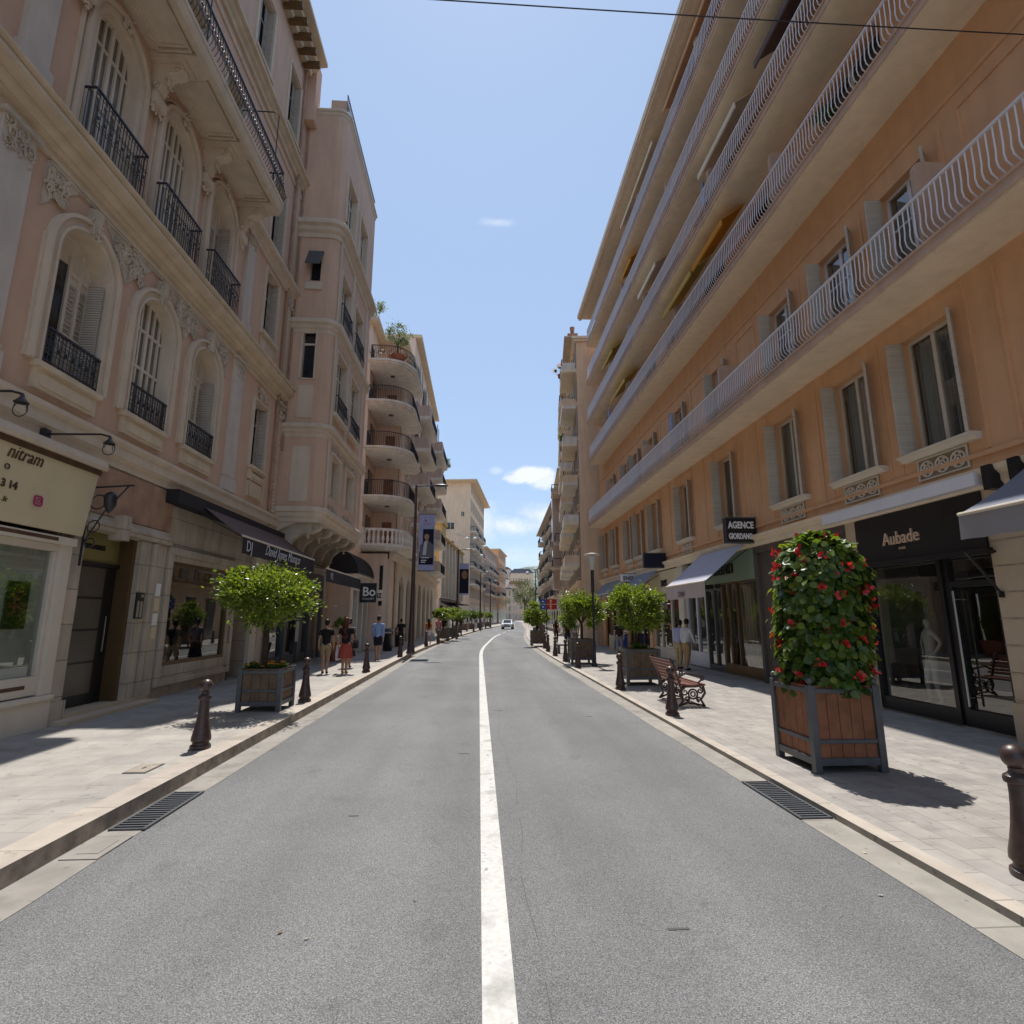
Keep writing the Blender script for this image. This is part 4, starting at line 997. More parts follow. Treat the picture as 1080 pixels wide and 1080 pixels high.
# arched casements, louvred shutters, balconet rails
def arch_window(q, kind, railz, belly, po):
    a, e, z0, z1 = q[:4]; arch = len(q) > 4; t = .05; dep = -.30 if kind == 'open' else -.15; cx = (a+e)/2; r = (e-a)/2; zt = z1-r if arch else z1
    f = MB(FA)
    if arch: path_trim(f, archpts(a, e, z0, z1, e=-.03), .06, dep-.05, dep)
    else: path_trim(f, [(a+.03, z0), (a+.03, z1-.03), (e-.03, z1-.03), (e-.03, z0)], .06, dep-.05, dep)
    f.box(a+.06, e-.06, dep-.05, dep, z0, z0+.07)
    if kind == 'closed':
        f.box(cx-.045, cx+.045, dep-.05, dep+.015, z0, z1-.04)
        for x in (-.68, -.34, .34, .68):
            hh = math.sqrt(max(0, r*r-(r*x)**2)) if arch else 0
            f.box(cx+r*x-.026, cx+r*x+.026, dep-.04, dep+.01, z0, zt+hh-.04)
        for z in (zt-.12, zt-.45*(zt-z0)): f.box(a+.05, e-.05, dep-.045, dep+.008, z, z+.06)
    w_ = f.build('window', 'offwhite', A)
    N = 14; rr = r-.04
    pts = [(a+.04, dep-.03, z0+.05), (e-.04, dep-.03, z0+.05)]
    if arch: pts += [(cx+rr*math.cos(PI*k/N), dep-.03, zt+rr*math.sin(PI*k/N)) for k in range(N+1)]
    else: pts += [(e-.04, dep-.03, z1-.05), (a+.04, dep-.03, z1-.05)]
    g = MB(FA)
    if kind == 'closed': g.face(pts); g.build('pane', 'pane_curt', w_)
    else:      # one louvred leaf nearly closes the arch, the far one stands ajar over the dark room
        x1 = a+(.74 if z0 < 9 else .62)
        g.face([(a+.06, dep-.02, z0+.05), (x1, dep-.02, z0+.05), (x1, dep-.02, zt+.10), (a+.06, dep-.02, zt+.02)]); g.build('pane', 'pane_dark', w_)
        g = MB(FA); N = 14; q2 = [(x1, dep-.03, z0+.03), (e-.04, dep-.03, z0+.03)]+[(cx+rr*math.cos(PI*k/N), dep-.03, zt+rr*math.sin(PI*k/N)) for k in range(N+1)]+[(a+.04, dep-.03, zt), (x1, dep-.03, zt)]
        g.face(q2)
        g.box(x1-.02, x1+.05, dep-.03, dep+.02, z0+.03, zt+.25); xm = (x1+e)/2; g.box(xm-.03, xm+.03, dep-.03, dep+.015, z0+.03, zt+r*.75); g.box(x1+.05, e-.06, dep-.03, dep+.012, zt-.06, zt+.02); g.box(x1+.05, e-.06, dep-.03, dep+.012, z0+.9, z0+.97)
        g.build('casement', 'offwhite', w_)
        g = MB(FA); g.box(e-.10, e-.06, -.27, .0, z0+.05, zt-.02)
        for i in range(int((zt-z0-.3)/.085)): g.box(x1+.08, xm-.05, dep-.02, dep-.005, z0+.12+i*.085, z0+.17+i*.085)
        for i in range(int((zt-z0-.3)/.085)): g.box(xm+.05, e-.10, dep-.02, dep-.005, z0+.12+i*.085, z0+.17+i*.085)
        g.build('shutter', 'shutterL', w_)
    g = MB(FA); k_ = .15 if po > .2 else -.02; iron_rail(g, a-k_, e+k_, railz[0], railz[1], po, belly, pitch=.085, t=.0105, ends=po)
    g.build('balconet_railing', 'iron', w_)
kinds = ['closed', 'open', 'closed', 'open', 'closed', 'open']
for i, q in enumerate(L1[:6]): arch_window(q, kinds[i], (6.17, 6.80), 0, .10)
kinds = ['open', 'closed', 'closed', 'closed', 'closed', 'open']
for i, q in enumerate(L2[:6]): arch_window((q[0], q[1], q[2], q[3], True), kinds[i], (10.44, 11.50), .0, .34)
b = MB(FA)
for q in L2[:6]: b.prism([(.0, 10.36), (.38, 10.38), (.40, 10.435), (0, 10.435)], q[0]-.2, q[1]+.2, 0); b.mark()
b.build_each('balconet_slab', 'trim', A)
def rect_window(q, rail=None):
    a, e, z0, z1 = q[:4]; dep = -.22; cx = (a+e)/2
    f = MB(FA); path_trim(f, [(a+.03, z0), (a+.03, z1-.03), (e-.03, z1-.03), (e-.03, z0)], .06, dep-.05, dep); f.box(cx-.04, cx+.04, dep-.05, dep+.01, z0, z1); f.box(a+.05, e-.05, dep-.05, dep, z0+(z1-z0)*.7, z0+(z1-z0)*.7+.05)
    w_ = f.build('window', 'shutterL', A)
    g = MB(FA); g.face([(a+.03, dep-.03, z0), (e-.03, dep-.03, z0), (e-.03, dep-.03, z1), (a+.03, dep-.03, z1)]); g.build('pane', 'pane_dark', w_)
    g = MB(FA)
    for x0, x1 in ((a+.04, a+.07), (e-.07, e-.04)):
        g.box(x0, x1, dep, .03, z0+.03, z1-.03)
    g.box(e-.30, e-.06, dep+.01, dep+.03, z0+.05, z1-.05)
    for i in range(int((z1-z0-.2)/.09)): g.box(e-.29, e-.07, dep+.03, dep+.045, z0+.1+i*.09, z0+.15+i*.09)
    g.build('shutter', 'shutterL', w_)
for q in L1[6:]+L2[6:]+L3+L4: rect_window(q)
# the long balcony under the second floor
b = MB(FA); BY = 15.15; P_ = 1.22
b.box(0, S(BY), 0, P_-.06, 14.32, 14.46); b.box(0, S(BY), 0, P_, 14.46, 14.56)
band(b, 0, S(BY), [(P_-.2, 14.20), (P_-.08, 14.22), (P_-.04, 14.32), (P_-.02, 14.46), (P_-.2, 14.46)])
b.build('balcony', 'trim', A); bl = [o for o in A.children if o.name.startswith('balcony')][-1]
b = MB(FA)
cons = [8.35, 10.62, 12.87, 15.0, 5.9, 3.6, 1.2]
for a, e in zip([1.2, 3.6, 5.9, 8.35, 10.62, 12.87], [3.6, 5.9, 8.35, 10.62, 12.87, 15.0]):
    path_trim(b, [(S(a)+.3, 0), (S(a)+.3, 0)], .01, 0, 0) if False else None
    for k, (i0, zz) in enumerate(((.18, 14.25), (.27, 14.285))):
        x0, x1 = S(a)+i0+.12, S(e)-i0-.12; o0, o1 = .08+i0*.6, P_-.22-i0*.4
        b.box(x0, x1, o0, o0+.05, zz, 14.325); b.box(x0, x1, o1-.05, o1, zz, 14.325); b.box(x0, x0+.05, o0+.05, o1-.05, zz, 14.325); b.box(x1-.05, x1, o0+.05, o1-.05, zz, 14.325)
b.build('soffit_panel', 'trim', bl)
b = MB(FA)
for y in cons:
    s = S(y); pr = [(0, 13.45), (.08, 13.42), (.20, 13.50), (.26, 13.66), (.30, 13.82), (.42, 13.92), (.56, 13.94), (.66, 14.02), (.66, 14.14), (0, 14.14)]
    b.prism(pr, s-.13, s+.13, 0); b.prism([(p[0]+.02, p[1]-.0) for p in pr[:-1]]+[(0.02, 14.13)], s-.06, s+.06, 0); b.box(s-.24, s+.24, 0, .74, 14.14, 14.22); b.box(s-.28, s+.28, 0, 1.06, 14.22, 14.325)
    b.box(s-.2, s+.2, 0, .22, 13.1, 13.35)
    for o_, z_, r_ in ((.15, 13.55, .09), (.55, 14.02, .08)):
        for sd_ in (-.145, .145):
            pts = [(s+sd_, o_+r_*(1-k/14*.8)*math.cos(2*PI*1.4*k/14), z_+r_*(1-k/14*.8)*math.sin(2*PI*1.4*k/14)) for k in range(15)]
            b.tube(pts, .02, 4)
    ornament(b, s, 13.15, .34, .5, .12, rnd, 9); ornament(b, s, 13.75, .24, .3, .34, rnd, 5); b.mark()
b.build_each('balcony_bracket', 'trim', A, smooth=True)
g = MB(FA); iron_rail(g, .05, S(BY)-.03, 14.56, 15.62, P_-.08, .12, pitch=.12, t=.010)
g.box(S(BY)-.05, S(BY)-.02, 0, P_-.08, 15.60, 15.635)
for i in range(9): g.tube([(S(BY)-.035, .06+i*.125, 14.56), (S(BY)-.035, .06+i*.125, 15.6)], .01, 4)
g.build('railing', 'iron', bl)
g = MB(FA)
for y in (10.4, 14.4, 6.2, 2):
    for s in (S(y),): g.tube([(s, P_-.07, 14.56), (s, P_-.07, 17.0), (s, P_-.2, 17.12), (s, .05, 17.12)], .017, 6)
g.build('awning_rod', 'iron', bl)
# downpipes
g = MB(FA); g.tube([(S(19.0), .09, 4.6), (S(19.0), .09, 24)], .055, 8); g.tube([(S(19.75), .09, 8), (S(19.75), .09, 24)], .05, 8); g.build('downpipe', 'rose', A, smooth=True)

# ---- ground floor of the ornate house
g = MB(FA)
wall(g, 0, FA.len+7.2, 0, 4.95, [(S(-6), S(9.9), .3, 4.7), (S(10.45), S(12.15), 0.0, 3.75), (S(13.3), S(16.85), .45, 3.6), (S(17.0), S(18.2), 0, 3.4), (S(19.6), S(26.6), 0.0, 3.9)], 0, .6)
g.build('ground_floor_wall', 'ashlar', A)
gf = [o for o in A.children if o.name.startswith('ground_floor_wall')][-1]
g = MB(FA); g.box(0, S(27), -6, -.62, 0, .14); g.box(0, S(27), -6.1, -6, 0, 5); g.box(0, S(27), -6, -.3, 4.75, 4.95)
for y in (10.2, 12.6, 18.6): g.box(S(y)-.08, S(y)+.08, -6, -.6, .14, 4.75)
g.build('shop_interior', 'room', A)
g = MB(FA); g.box(S(9.95), S(13.25), .004, .05, 3.95, 4.9); g.build('marble_panel', 'rose', A)
# cream shop front (far left)
g = MB(FA)
g.box(S(-6), S(10.12), -.3, .16, 0.15, .62); g.box(S(-6), S(10.12), -.3, .20, .62, .70)
g.box(S(9.86), S(10.12), -.3, .14, .70, 3.3); g.box(S(-6), S(10.16), -.3, .18, 3.22, 3.36)
g.box(S(-6), S(9.86), -.12, .09, .72, 1.03); g.box(S(-6), S(9.86), -.12, .09, 3.10, 3.22)
g.box(S(9.78), S(9.86), -.12, .09, 1.03, 3.10); g.box(S(6.0), S(6.3), -.12, .1, 1.03, 3.10); g.box(S(1.2), S(1.5), -.12, .1, 1.03, 3.1)
g.build('shop_front', 'offwhite', A, bevel=.01); sf = [o for o in A.children if o.name.startswith('shop_front')][-1]
g = MB(FA); g.face([(S(-6), .02, 1.03), (S(9.78), .02, 1.03), (S(9.78), .02, 3.10), (S(-6), .02, 3.10)]); g.build('pane', 'glassd', sf)
g = MB(FA); g.box(S(-6), S(9.76), -.05, -.03, 1.03, 3.12); g.build('frosted_screen', 'frost', sf)
g = MB(FA); g.box(S(-6), S(9.6), .0905, .095, .84, .90); g.box(S(-6), S(9.7), .181, .184, 3.27, 3.33); g.build('painted_shadow_line', 'darkwood', sf)  # thin dark strips on the face, the shade of a gap put in as colour
# picture hanging in the window: brown and green foliage print
def patch_poster(name, m1, rect, o, parent, cols, n, fr=FA, seed=5):
    g = MB(fr); a, e, z0, z1 = rect
    g.box(a, e, o-.01, o, z0, z1, 0); r2 = random.Random(seed)
    for i in range(n):
        x = r2.gauss((a+e)/2, (e-a)*.22); z = r2.gauss((z0+z1)/2, (z1-z0)*.2); rr = (e-a)*r2.uniform(.02, .06)
        if a+rr < x < e-rr and z0+rr < z < z1-rr:
            k = r2.randint(1, len(cols)-1)
            g.face([(x+rr*math.cos(q*PI/3+i), o+.001+.00005*i, z+rr*math.sin(q*PI/3+i)) for q in range(6)], k)
    return g.build(name, cols, parent)
patch_poster('hanging_picture', 'dark', (S(9.08), S(9.52), 1.80, 2.55), -.005, sf, ['leafd', 'wood', 'awn_orange', 'hairr', 'leaf', 'rooftile'], 120)
# cream sign board, leaning out at the top
sgn = thing('shop_sign', 'long cream sign board over the far left shop with italic lettering', 'sign', (AX+.2, 6, 3.5))
g = MB(FA); g.prism([(.16, 3.42), (.20, 3.42), (.34, 4.66), (.16, 4.66)], S(-6), S(10.22), 0); sp_ = g.build('sign_board', 'signcream', sgn)
g = MB(FA); g.prism([(.05, 4.66), (.42, 4.66), (.44, 4.72), (.40, 4.84), (.05, 4.90)], S(-6), S(10.3), 0); g.build('sign_hood', 'trim', sgn)
g = MB(FA); g.prism([(.345, 4.56), (.36, 4.56), (.37, 4.658), (.345, 4.658)], S(-6), S(10.24), 0); g.build('hood_underside', 'darkwood', sgn)
def ltext(s_, size, m, y, z, **k):
    o_ = .205+(z-3.42)*.14/1.24
    t_ = text(s_, size, m, sp_, (AX+o_+.012, y, z), 'L', **k); return t_
ltext('nitram', .31, 'darkwood', 8.93, 4.36, shear=.35, sx=.82, align='RIGHT')
ltext('O', .13, 'darkwood', 8.38, 4.17, sx=.95, align='RIGHT')
ltext('3 14', .175, 'darkwood', 8.60, 3.91, sx=.95, bold=.004, align='RIGHT')
ltext('.fr', .12, 'gold', 8.50, 3.70, align='RIGHT')
g = MB(FA)      # camera-app emblem
yy, zz, oo = S(9.04), 3.83, .205+.41*.14/1.24+.020
path_trim(g, [(yy-.075, zz-.05), (yy-.055, zz-.075), (yy+.055, zz-.075), (yy+.075, zz-.055), (yy+.075, zz+.055), (yy+.055, zz+.075), (yy-.055, zz+.075), (yy-.075, zz+.055), (yy-.075, zz-.05)], .026, oo-.01, oo)
ring(g, yy, oo, zz, .035, .010, 14); g.ball((yy+.042, oo, zz+.042), (.010, .008, .010), 6); g.build('emblem', 'insta', sp_)
# little sign spotlights on arms
def spot(y, label):
    t = thing('sign_lamp', label, 'lamp', FA((S(y), .0, 5.0)))
    g = MB(FA); g.box(S(y)-.06, S(y)+.06, .06, .16, 4.92, 5.08); g.build('wall_plate', 'iron', t)
    g = MB(FA); g.tube([(S(y), .12, 5.0), (S(y)+.02, 1.0, 5.02), (S(y)+.02, 1.15, 4.98)], .018, 6); g.build('arm', 'iron', t)
    g = MB(); c_ = FA((S(y)+.02, 1.15, 4.98)); g.lathe([(.02, 0), (.03, -.05), (.06, -.09), (.09, -.12), (.085, -.13), (.03, -.10)], (c_.x, c_.y, c_.z), 12); ring(g, c_.x, c_.y, c_.z-.22, .10, .008, 12); [g.tube([(c_.x+.085*math.cos(k*PI/2), c_.y+.085*math.sin(k*PI/2), c_.z-.12), (c_.x+.10*math.cos(k*PI/2), c_.y+.10*math.sin(k*PI/2), c_.z-.22)], .006, 4) for k in range(4)]; g.build('lamp_head', 'iron', t, smooth=True)
spot(9.15, 'black sign lamp on a long arm above the end of the cream sign board')
spot(7.35, 'black sign lamp on an arm, cut by the left edge of the view')
# scroll bracket lantern beside the door
t = thing('wall_bracket', 'old iron scroll bracket lantern between the cream shop and the doorway', 'lantern', FA((S(10.3), .05, 3.6)))
g = MB(FA); g.tube([(S(10.3), .16, 2.9), (S(10.3), .16, 4.35)], .022, 6); g.tube([(S(10.3), .16, 4.35), (S(10.36), .9, 4.42)], .018, 6)
for z_, r_ in ((3.3, .12), (3.6, .16), (4.05, .2)):
    g.tube([(S(10.3), .2+r_*(1-k/14*.8)*(1-math.cos(2*PI*1.2*k/14)), z_+r_*(1-k/14*.8)*math.sin(2*PI*1.2*k/14)) for k in range(15)], .013, 4)
g.tube([(S(10.3), .16, 3.3), (S(10.32), .45, 3.9), (S(10.36), .8, 4.4)], .014, 5)
g.build('scroll_bracket', 'iron', t)
g = MB(); c_ = FA((S(10.34), .52, 3.93)); g.lathe([(.02, .36), (.08, .32), (.11, .27), (.10, .10), (.05, 0), (.01, -.05)], (c_.x, c_.y, c_.z), 10); g.build('lantern', 'iron', t, smooth=True)
# doorway
dr = MB(FA)
dr.box(S(10.45), S(10.52), -.45, .02, .3, 3.7); dr.box(S(12.06), S(12.15), -.45, .0, .3, 3.7)
dr.build('door_frame', 'gold', A); df = [o for o in A.children if o.name.startswith('door_frame')][-1]
g = MB(FA); g.box(S(10.52), S(12.06), -.42, -.30, .3, 3.05); g.box(S(10.52), S(12.06), -.30, -.24, 2.98, 3.06)
g.build('entrance_door', 'blackp', A); dd = [o for o in A.children if o.name.startswith('entrance_door')][-1]
g = MB(FA)
for i in range(4): g.box(S(10.6), S(11.7), -.295, -.28, .52+i*.62, 1.10+i*.62)
g.build('door_glazing', 'doorpanel', dd)
g = MB(FA); g.tube([(S(11.84), -.24, 1.3), (S(11.84), -.24, 2.0)], .014, 6); g.build('door_handle', 'metal', dd)
g = MB(FA); g.box(S(10.52), S(12.06), -.36, -.30, 3.06, 3.7); g.build('fanlight', 'fanl', df)
text('LES TERRASSES', .13, 'black', df, (AX-.29, 10.75, 3.32), 'L', bold=.004)
g = MB(FA)
g.box(S(10.15), S(10.45), 0, .10, .3, 3.9); g.box(S(12.15), S(12.5), 0, .10, .3, 3.6); g.box(S(12.55), S(12.75), 0, .14, .3, 3.6); g.box(S(12.8), S(13.15), 0, .08, .3, 3.6)
g.prism([(0, 3.60), (.16, 3.64), (.18, 3.78), (.10, 3.86), (.10, 3.92), (0, 3.95)], S(10.15), S(13.2), 0); g.box(S(11.2), S(11.45), 0, .26, 3.5, 4.0)
g.box(S(10.1), S(10.5), 0, .14, .0, .55)
g.build('door_surround', 'ashlar', A)
g = MB(FA); g.box(S(10.35), S(13.0), -.6, .12, .14, .30); g.build('doorstep', 'pier', A); g = MB(FA); g.box(S(10.2), S(12.9), .1, .42, HL, HL+.07); g.build('doorstep', 'pier', A)
g = MB(FA); g.box(S(12.16), S(12.42), .10, .13, 1.95, 2.5); g.build('intercom', 'blackp', A)
ic = [o for o in A.children if o.name.startswith('intercom')][-1]
g = MB(FA)
for x in (12.2, 12.31): g.box(S(x), S(x)+.07, .131, .136, 1.98, 2.32)
g.box(S(12.3), S(12.38), .131, .137, 2.40, 2.46); g.build('button_panel', 'metal', ic)
for z, m_, hh in ((2.45, 'lwhite', .28), (2.12, 'signcream', .28), (1.8, 'lwhite', .26), (1.5, 'signcream', .26)):
    g = MB(FA); g.box(S(12.88), S(13.06), .08, .092, z, z+hh); g.build('name_plate', m_, A)
# shop window in stone frame
g = MB(FA)
a, e = S(13.3), S(16.85)
for (x0, x1, z0, z1, o1) in ((a-.08, a+.10, .42, 3.62, .13), (e-.10, e+.08, .42, 3.62, .13), (a+.10, e-.10, 3.44, 3.62, .13), (a+.10, e-.10, .42, .56, .13), (a+.10, a+.22, .56, 3.44, .07), (e-.22, e-.10, .56, 3.44, .07), (a+.22, e-.22, 3.30, 3.44, .07), (a+.22, e-.22, .56, .86, .07)):
    g.box(x0, x1, -.2, o1, z0, z1)
g.build('window_frame', 'ashlar', A, bevel=.012)
g = MB(FA); path_trim(g, [(a+.26, .9), (a+.26, 3.26), (e-.26, 3.26), (e-.26, .9), (a+.26, .9)], .09, -.1, .03); w_ = g.build('shop_window', 'gold', A)
g = MB(FA); g.face([(a+.28, -.03, .94), (e-.28, -.03, .94), (e-.28, -.03, 3.22), (a+.28, -.03, 3.22)]); g.build('pane', 'glassd', w_)
g = MB(FA); g.box(a, e, -2.4, -2.35, .2, 4.6); g.box(a+.1, e-.1, -1.4, -.3, .2, .95); g.build('display_plinth', 'dark', A)
r2 = random.Random(11)
for i in range(7):
    g = MB(FA); x = a+.5+i*.43; hgt = r2.uniform(.35, .8)
    c_ = (x, -.7-.3*(i % 2), .95); g.ball((x, c_[1], .95+hgt+.08), (.07, .08, .10), 8); g.tube([(x, c_[1], .95), (x, c_[1], .95+hgt*.35), (x, c_[1], .95+hgt*.75), (x, c_[1], .95+hgt)], [.09, .11, .14, .04], 8)
    tag(g.build('display_bust', r2.choice(['c_black', 'c_maroon', 'c_grey', 'c_tan', 'c_khaki']), smooth=True), ['first', 'second', 'third', 'fourth', 'fifth', 'sixth', 'last'][i]+' small draped display bust in the stone-framed shop window, counting from the doorway', 'display bust', 'display busts in the stone-framed window')
# recessed door and dark shop beyond
g = MB(FA); g.box(S(17.0), S(18.2), -.62, -.5, .14, 3.4); g.box(S(17.0), S(17.1), -.5, 0, .14, 3.4); g.build('side_door', 'darkwood', A)
g = MB(FA); g.box(S(18.2), S(18.7), 0, .12, .14, 3.9); g.box(S(18.78), S(19.25), 0, .06, .14, 3.9); g.build('panelled_pier', 'offwhite', A)
for z0, z1 in ((.55, 1.9), (2.0, 3.3)):
    g = MB(FA); g.box(S(18.82), S(19.2), .06, .10, z0, z1); g.build('pier_panel', 'shutter', A)
g = MB(FA)
g.box(S(19.6), S(26.6), -.4, -.05, .14, .5); g.box(S(19.6), S(26.6), -.2, .0, 3.1, 3.9)
for y in (19.6, 21.6, 23.2, 24.6, 26.3): g.box(S(y), S(y)+.3, -.25, .02, .14, 3.1)
g.build('dark_shop_front', 'steelgrey', A); w_ = [o for o in A.children if o.name.startswith('dark_shop')][-1]
g = MB(FA); g.face([(S(19.6), -.12, .5), (S(26.6), -.12, .5), (S(26.6), -.12, 3.1), (S(19.6), -.12, 3.1)]); g.build('pane', 'glassd', w_)
g = MB(FA); g.box(S(22.9), S(23.3), .025, .03, 1.0, 1.8); g.box(S(22.9), S(23.3), .025, .03, 1.95, 2.6); g.build('price_notice', 'c_white', w_)
# black awnings
def awnA(label, y0, y1, z0, reach, z1, val, m, **k): return awning('shop_awning', label, y0, y1, z0, reach, z1, val, m, fr=FA, off=8.0, **k)
t, vo = awnA('dark brown awning with cursive white name over the stone-framed window shop', 14.15, 20.3, 4.95, 1.35, 4.03, .46, 'awn_brown', vm='awn_black', arm='iron')
text('DJ', .40, 'c_white', vo, (AX+1.385, 14.35, 3.66), 'L', ext=.003)
text('David Jones Monaco', .42, 'c_white', vo, (AX+1.385, 15.6, 3.70), 'L', ext=.003, shear=.45, sx=.86)
g = MB(FA); g.box(S(12.9), S(20.4), .02, .34, 4.62, 4.94); g.build('awning_box', 'awn_black', t)
t, vo = awnA('black awning over the dark shop under the corner bay', 20.5, 26.4, 4.3, 1.75, 3.75, .5, 'awn_brown', vm='awn_black', arm='iron')
text('V2', .36, 'c_white', vo, (AX+1.785, 21.0, 3.38), 'L', ext=.003)

# ---- corner wing with the bay
WX, WY0, WY1 = -5.75, 19.75, 25.9
FW = Frame((WX, WY0), (WX, WY1), 1); FC = Frame((-7.4, WY0), (WX-.35, WY0), 1)
FC.n = Vector((0, -1, 0)); FC.u = Vector((1, 0, 0)); FC.rot = 0; FC.len = WX-.35+7.4
LW = []
for z0, z1 in ((9.75, 12.3), (13.45, 15.75), (18.2, 20.4)): LW += [(.65, 2.15, z0, z1), (3.0, 4.5, z0, z1)]
LW2 = [(.75, 2.05, 6.5, 8.1), (3.1, 4.4, 6.5, 8.1)]
LC = [(.55, 1.0, 10.9, 13.2), (.6, 1.0, 15.0, 16.2)]
b = MB(FW); wall(b, .35, FW.len, 5.4, 22.9, LW+LW2, 0, .3, 0, 1); b.build('wing_wall', ['pink', 'trim'], A)
b = MB(FC); wall(b, 0, FC.len, 5.4, 22.9, LC, 0, .25, 0, 1)
b.faces([FCp for FCp in [(FC.len, 0, 5.4), (FC.len+.18, -.05, 5.4), (FC.len+.31, -.18, 5.4), (FC.len+.35, -.35, 5.4), (FC.len, 0, 22.9), (FC.len+.18, -.05, 22.9), (FC.len+.31, -.18, 22.9), (FC.len+.35, -.35, 22.9)]],
        [(0, 1, 5, 4), (1, 2, 6, 5), (2, 3, 7, 6)], 0)
b.build('wing_wall', ['pink', 'trim'], A)
b = MB(); b.faces([(WX, WY1, 5.4), (-9.5, WY1, 5.4), (-9.5, WY1, 22.9), (WX, WY1, 22.9)], [(0, 1, 2, 3)]); b.faces([(-7.4, WY1, 0), (-12, WY1, 0), (-12, WY1, 22.9), (-7.4, WY1, 22.9)], [(0, 1, 2, 3)])
b.box(-12, WX-.1, WY0+.1, WY1-.1, 22.3, 22.5); b.box(-7.4, WX-.02, WY0+.3, WY1-.02, 5.42, 5.55)
b.build('wing_end_wall', 'pink', A)
def wrap(prof, name, m, z=None):
    """moulding that goes round the rounded corner: profile (out, z) swept along the plan path"""
    path = [(-7.4, WY0)]; 
    for k in range(6):
        a = PI/2*k/5; path.append((WX-.35+.35*math.sin(a), WY0+.35-.35*math.cos(a)))
    path.append((WX, WY1))
    nrm = [(0, -1)]+[(math.sin(PI/2*k/5), -math.cos(PI/2*k/5)) for k in range(6)]+[(1, 0)]
    g = MB(); n = len(prof); pts = []; fs = []
    for (x, y), (nx, ny) in zip(path, nrm):
        for o_, z_ in prof: pts.append((x+nx*o_, y+ny*o_, z_))
    for i in range(len(path)-1):
        for j in range(n): fs.append((i*n+j, i*n+(j+1) % n, (i+1)*n+(j+1) % n, (i+1)*n+j))
    fs.append(list(range(n))); fs.append(list(range((len(path)-1)*n, len(path)*n)))
    g.faces(pts, fs); return g.build(name, m, A)
wrap(cornice_prof(16.9, .7, .38, -.05), 'wing_cornice', 'trim'); wrap(cornice_prof(12.75, .55, .26, -.05), 'wing_cornice', 'trim')
wrap(cornice_prof(8.55, .5, .28, -.05), 'wing_cornice', 'trim'); wrap(cornice_prof(5.35, .55, .22, -.05), 'wing_cornice', 'trim'); wrap(cornice_prof(22.6, .4, .16, -.05), 'wing_cornice', 'trim')
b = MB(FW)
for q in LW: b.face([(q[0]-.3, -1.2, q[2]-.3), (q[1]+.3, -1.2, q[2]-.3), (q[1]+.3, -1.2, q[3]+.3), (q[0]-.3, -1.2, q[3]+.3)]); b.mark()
b.build_each('dark_room_sheet', 'dark', A)  # wing rooms' darkness, again as near-black coloured sheets
b = MB(FW)
for q in LW+LW2: path_trim(b, [(q[0]-.09, q[2]), (q[0]-.09, q[3]+.09), (q[1]+.09, q[3]+.09), (q[1]+.09, q[2])], .16, 0, .07); b.mark()
for q in LW[:4]: b.box(q[0]-.2, q[1]+.2, 0, .18, q[2]-.14, q[2]); b.mark()
b.box(.3, .45, 0, .06, 5.9, 16.9); b.box(2.45, 2.7, 0, .05, 9.1, 12.7); b.box(2.45, 2.7, 0, .05, 13.3, 16.9); b.box(5.2, 5.5, 0, .05, 5.9, 16.9)
b.build_each('window_surround', 'trim', A)
b = MB(FW)
for x in (.8, 1.9, 3.1, 4.2): ornament(b, x+.1, 8.3, 1.0, .34, .03, rnd, 9); b.mark()
for x in (1.4, 3.75): ornament(b, x, 6.05, 1.4, .3, .03, rnd, 10); b.mark()
b.build_each('carved_frieze', 'relief', A, smooth=True)
for q in LW:
    a, e, z0, z1 = q; cx = (a+e)/2; dep = -.15
    f = MB(FW); path_trim(f, [(a+.04, z0+.03), (a+.04, z1-.04), (e-.04, z1-.04), (e-.04, z0+.03), (a+.04, z0+.03)], .08, dep-.05, dep)
    for x in (a+(e-a)/3, a+2*(e-a)/3): f.box(x-.04, x+.04, dep-.05, dep+.01, z0, z1)
    f.box(a+.05, e-.05, dep-.045, dep+.005, z0+(z1-z0)*.7, z0+(z1-z0)*.7+.05)
    w_ = f.build('window', 'offwhite', A)
    g = MB(FW); g.face([(a+.05, dep-.03, z0), (e-.05, dep-.03, z0), (e-.05, dep-.03, z1), (a+.05, dep-.03, z1)]); g.build('pane', 'pane_dark', w_)
    if z0 < 17:
        g = MB(FW); iron_rail(g, a+.02, e-.02, z0, z0+(.75 if z0 < 12 else 1.0), .16, .06, ends=.16); g.build('balconet_railing', 'iron', w_)
for q in LW2:
    g = MB(FW); g.box(q[0], q[1], -.25, -.2, q[2], q[3]); g.build('shuttered_window', 'shutterL', A)
g = MB(FC); g.box(.55, 1.0, -.2, -.16, 10.9, 13.2); g.mark(); g.box(.6, 1.0, -.2, -.16, 15.0, 16.2); g.build_each('narrow_window', 'pane_dark', A); nw = [o for o in A.children if o.name.startswith('narrow_window')][-1]
g = MB(FC); path_trim(g, [(.5, 10.86), (.5, 13.26), (1.05, 13.26), (1.05, 10.86), (.5, 10.86)], .08, -.1, .05); g.build('window_surround', 'trim', nw)
for q in ((.45, 1.1, 0, .08, 14.6, 14.9), (.5, 1.05, 0, .03, 9.3, 10.6), (.45, 1.1, 0, .03, 6.1, 8.2)): g = MB(FC); g.box(*q); g.build('wall_panel', 'trim', A)
g = MB(FC); g.box(.53, 1.02, -.15, -.12, 12.3, 12.38); g.build('transom', 'offwhite', nw)
g = MB(FC); g.prism([(.0, 16.3), (.10, 16.25), (.50, 15.45), (.47, 15.42), (.0, 16.2)], .52, 1.08, 0); g.build('blind', 'steelgrey', nw)
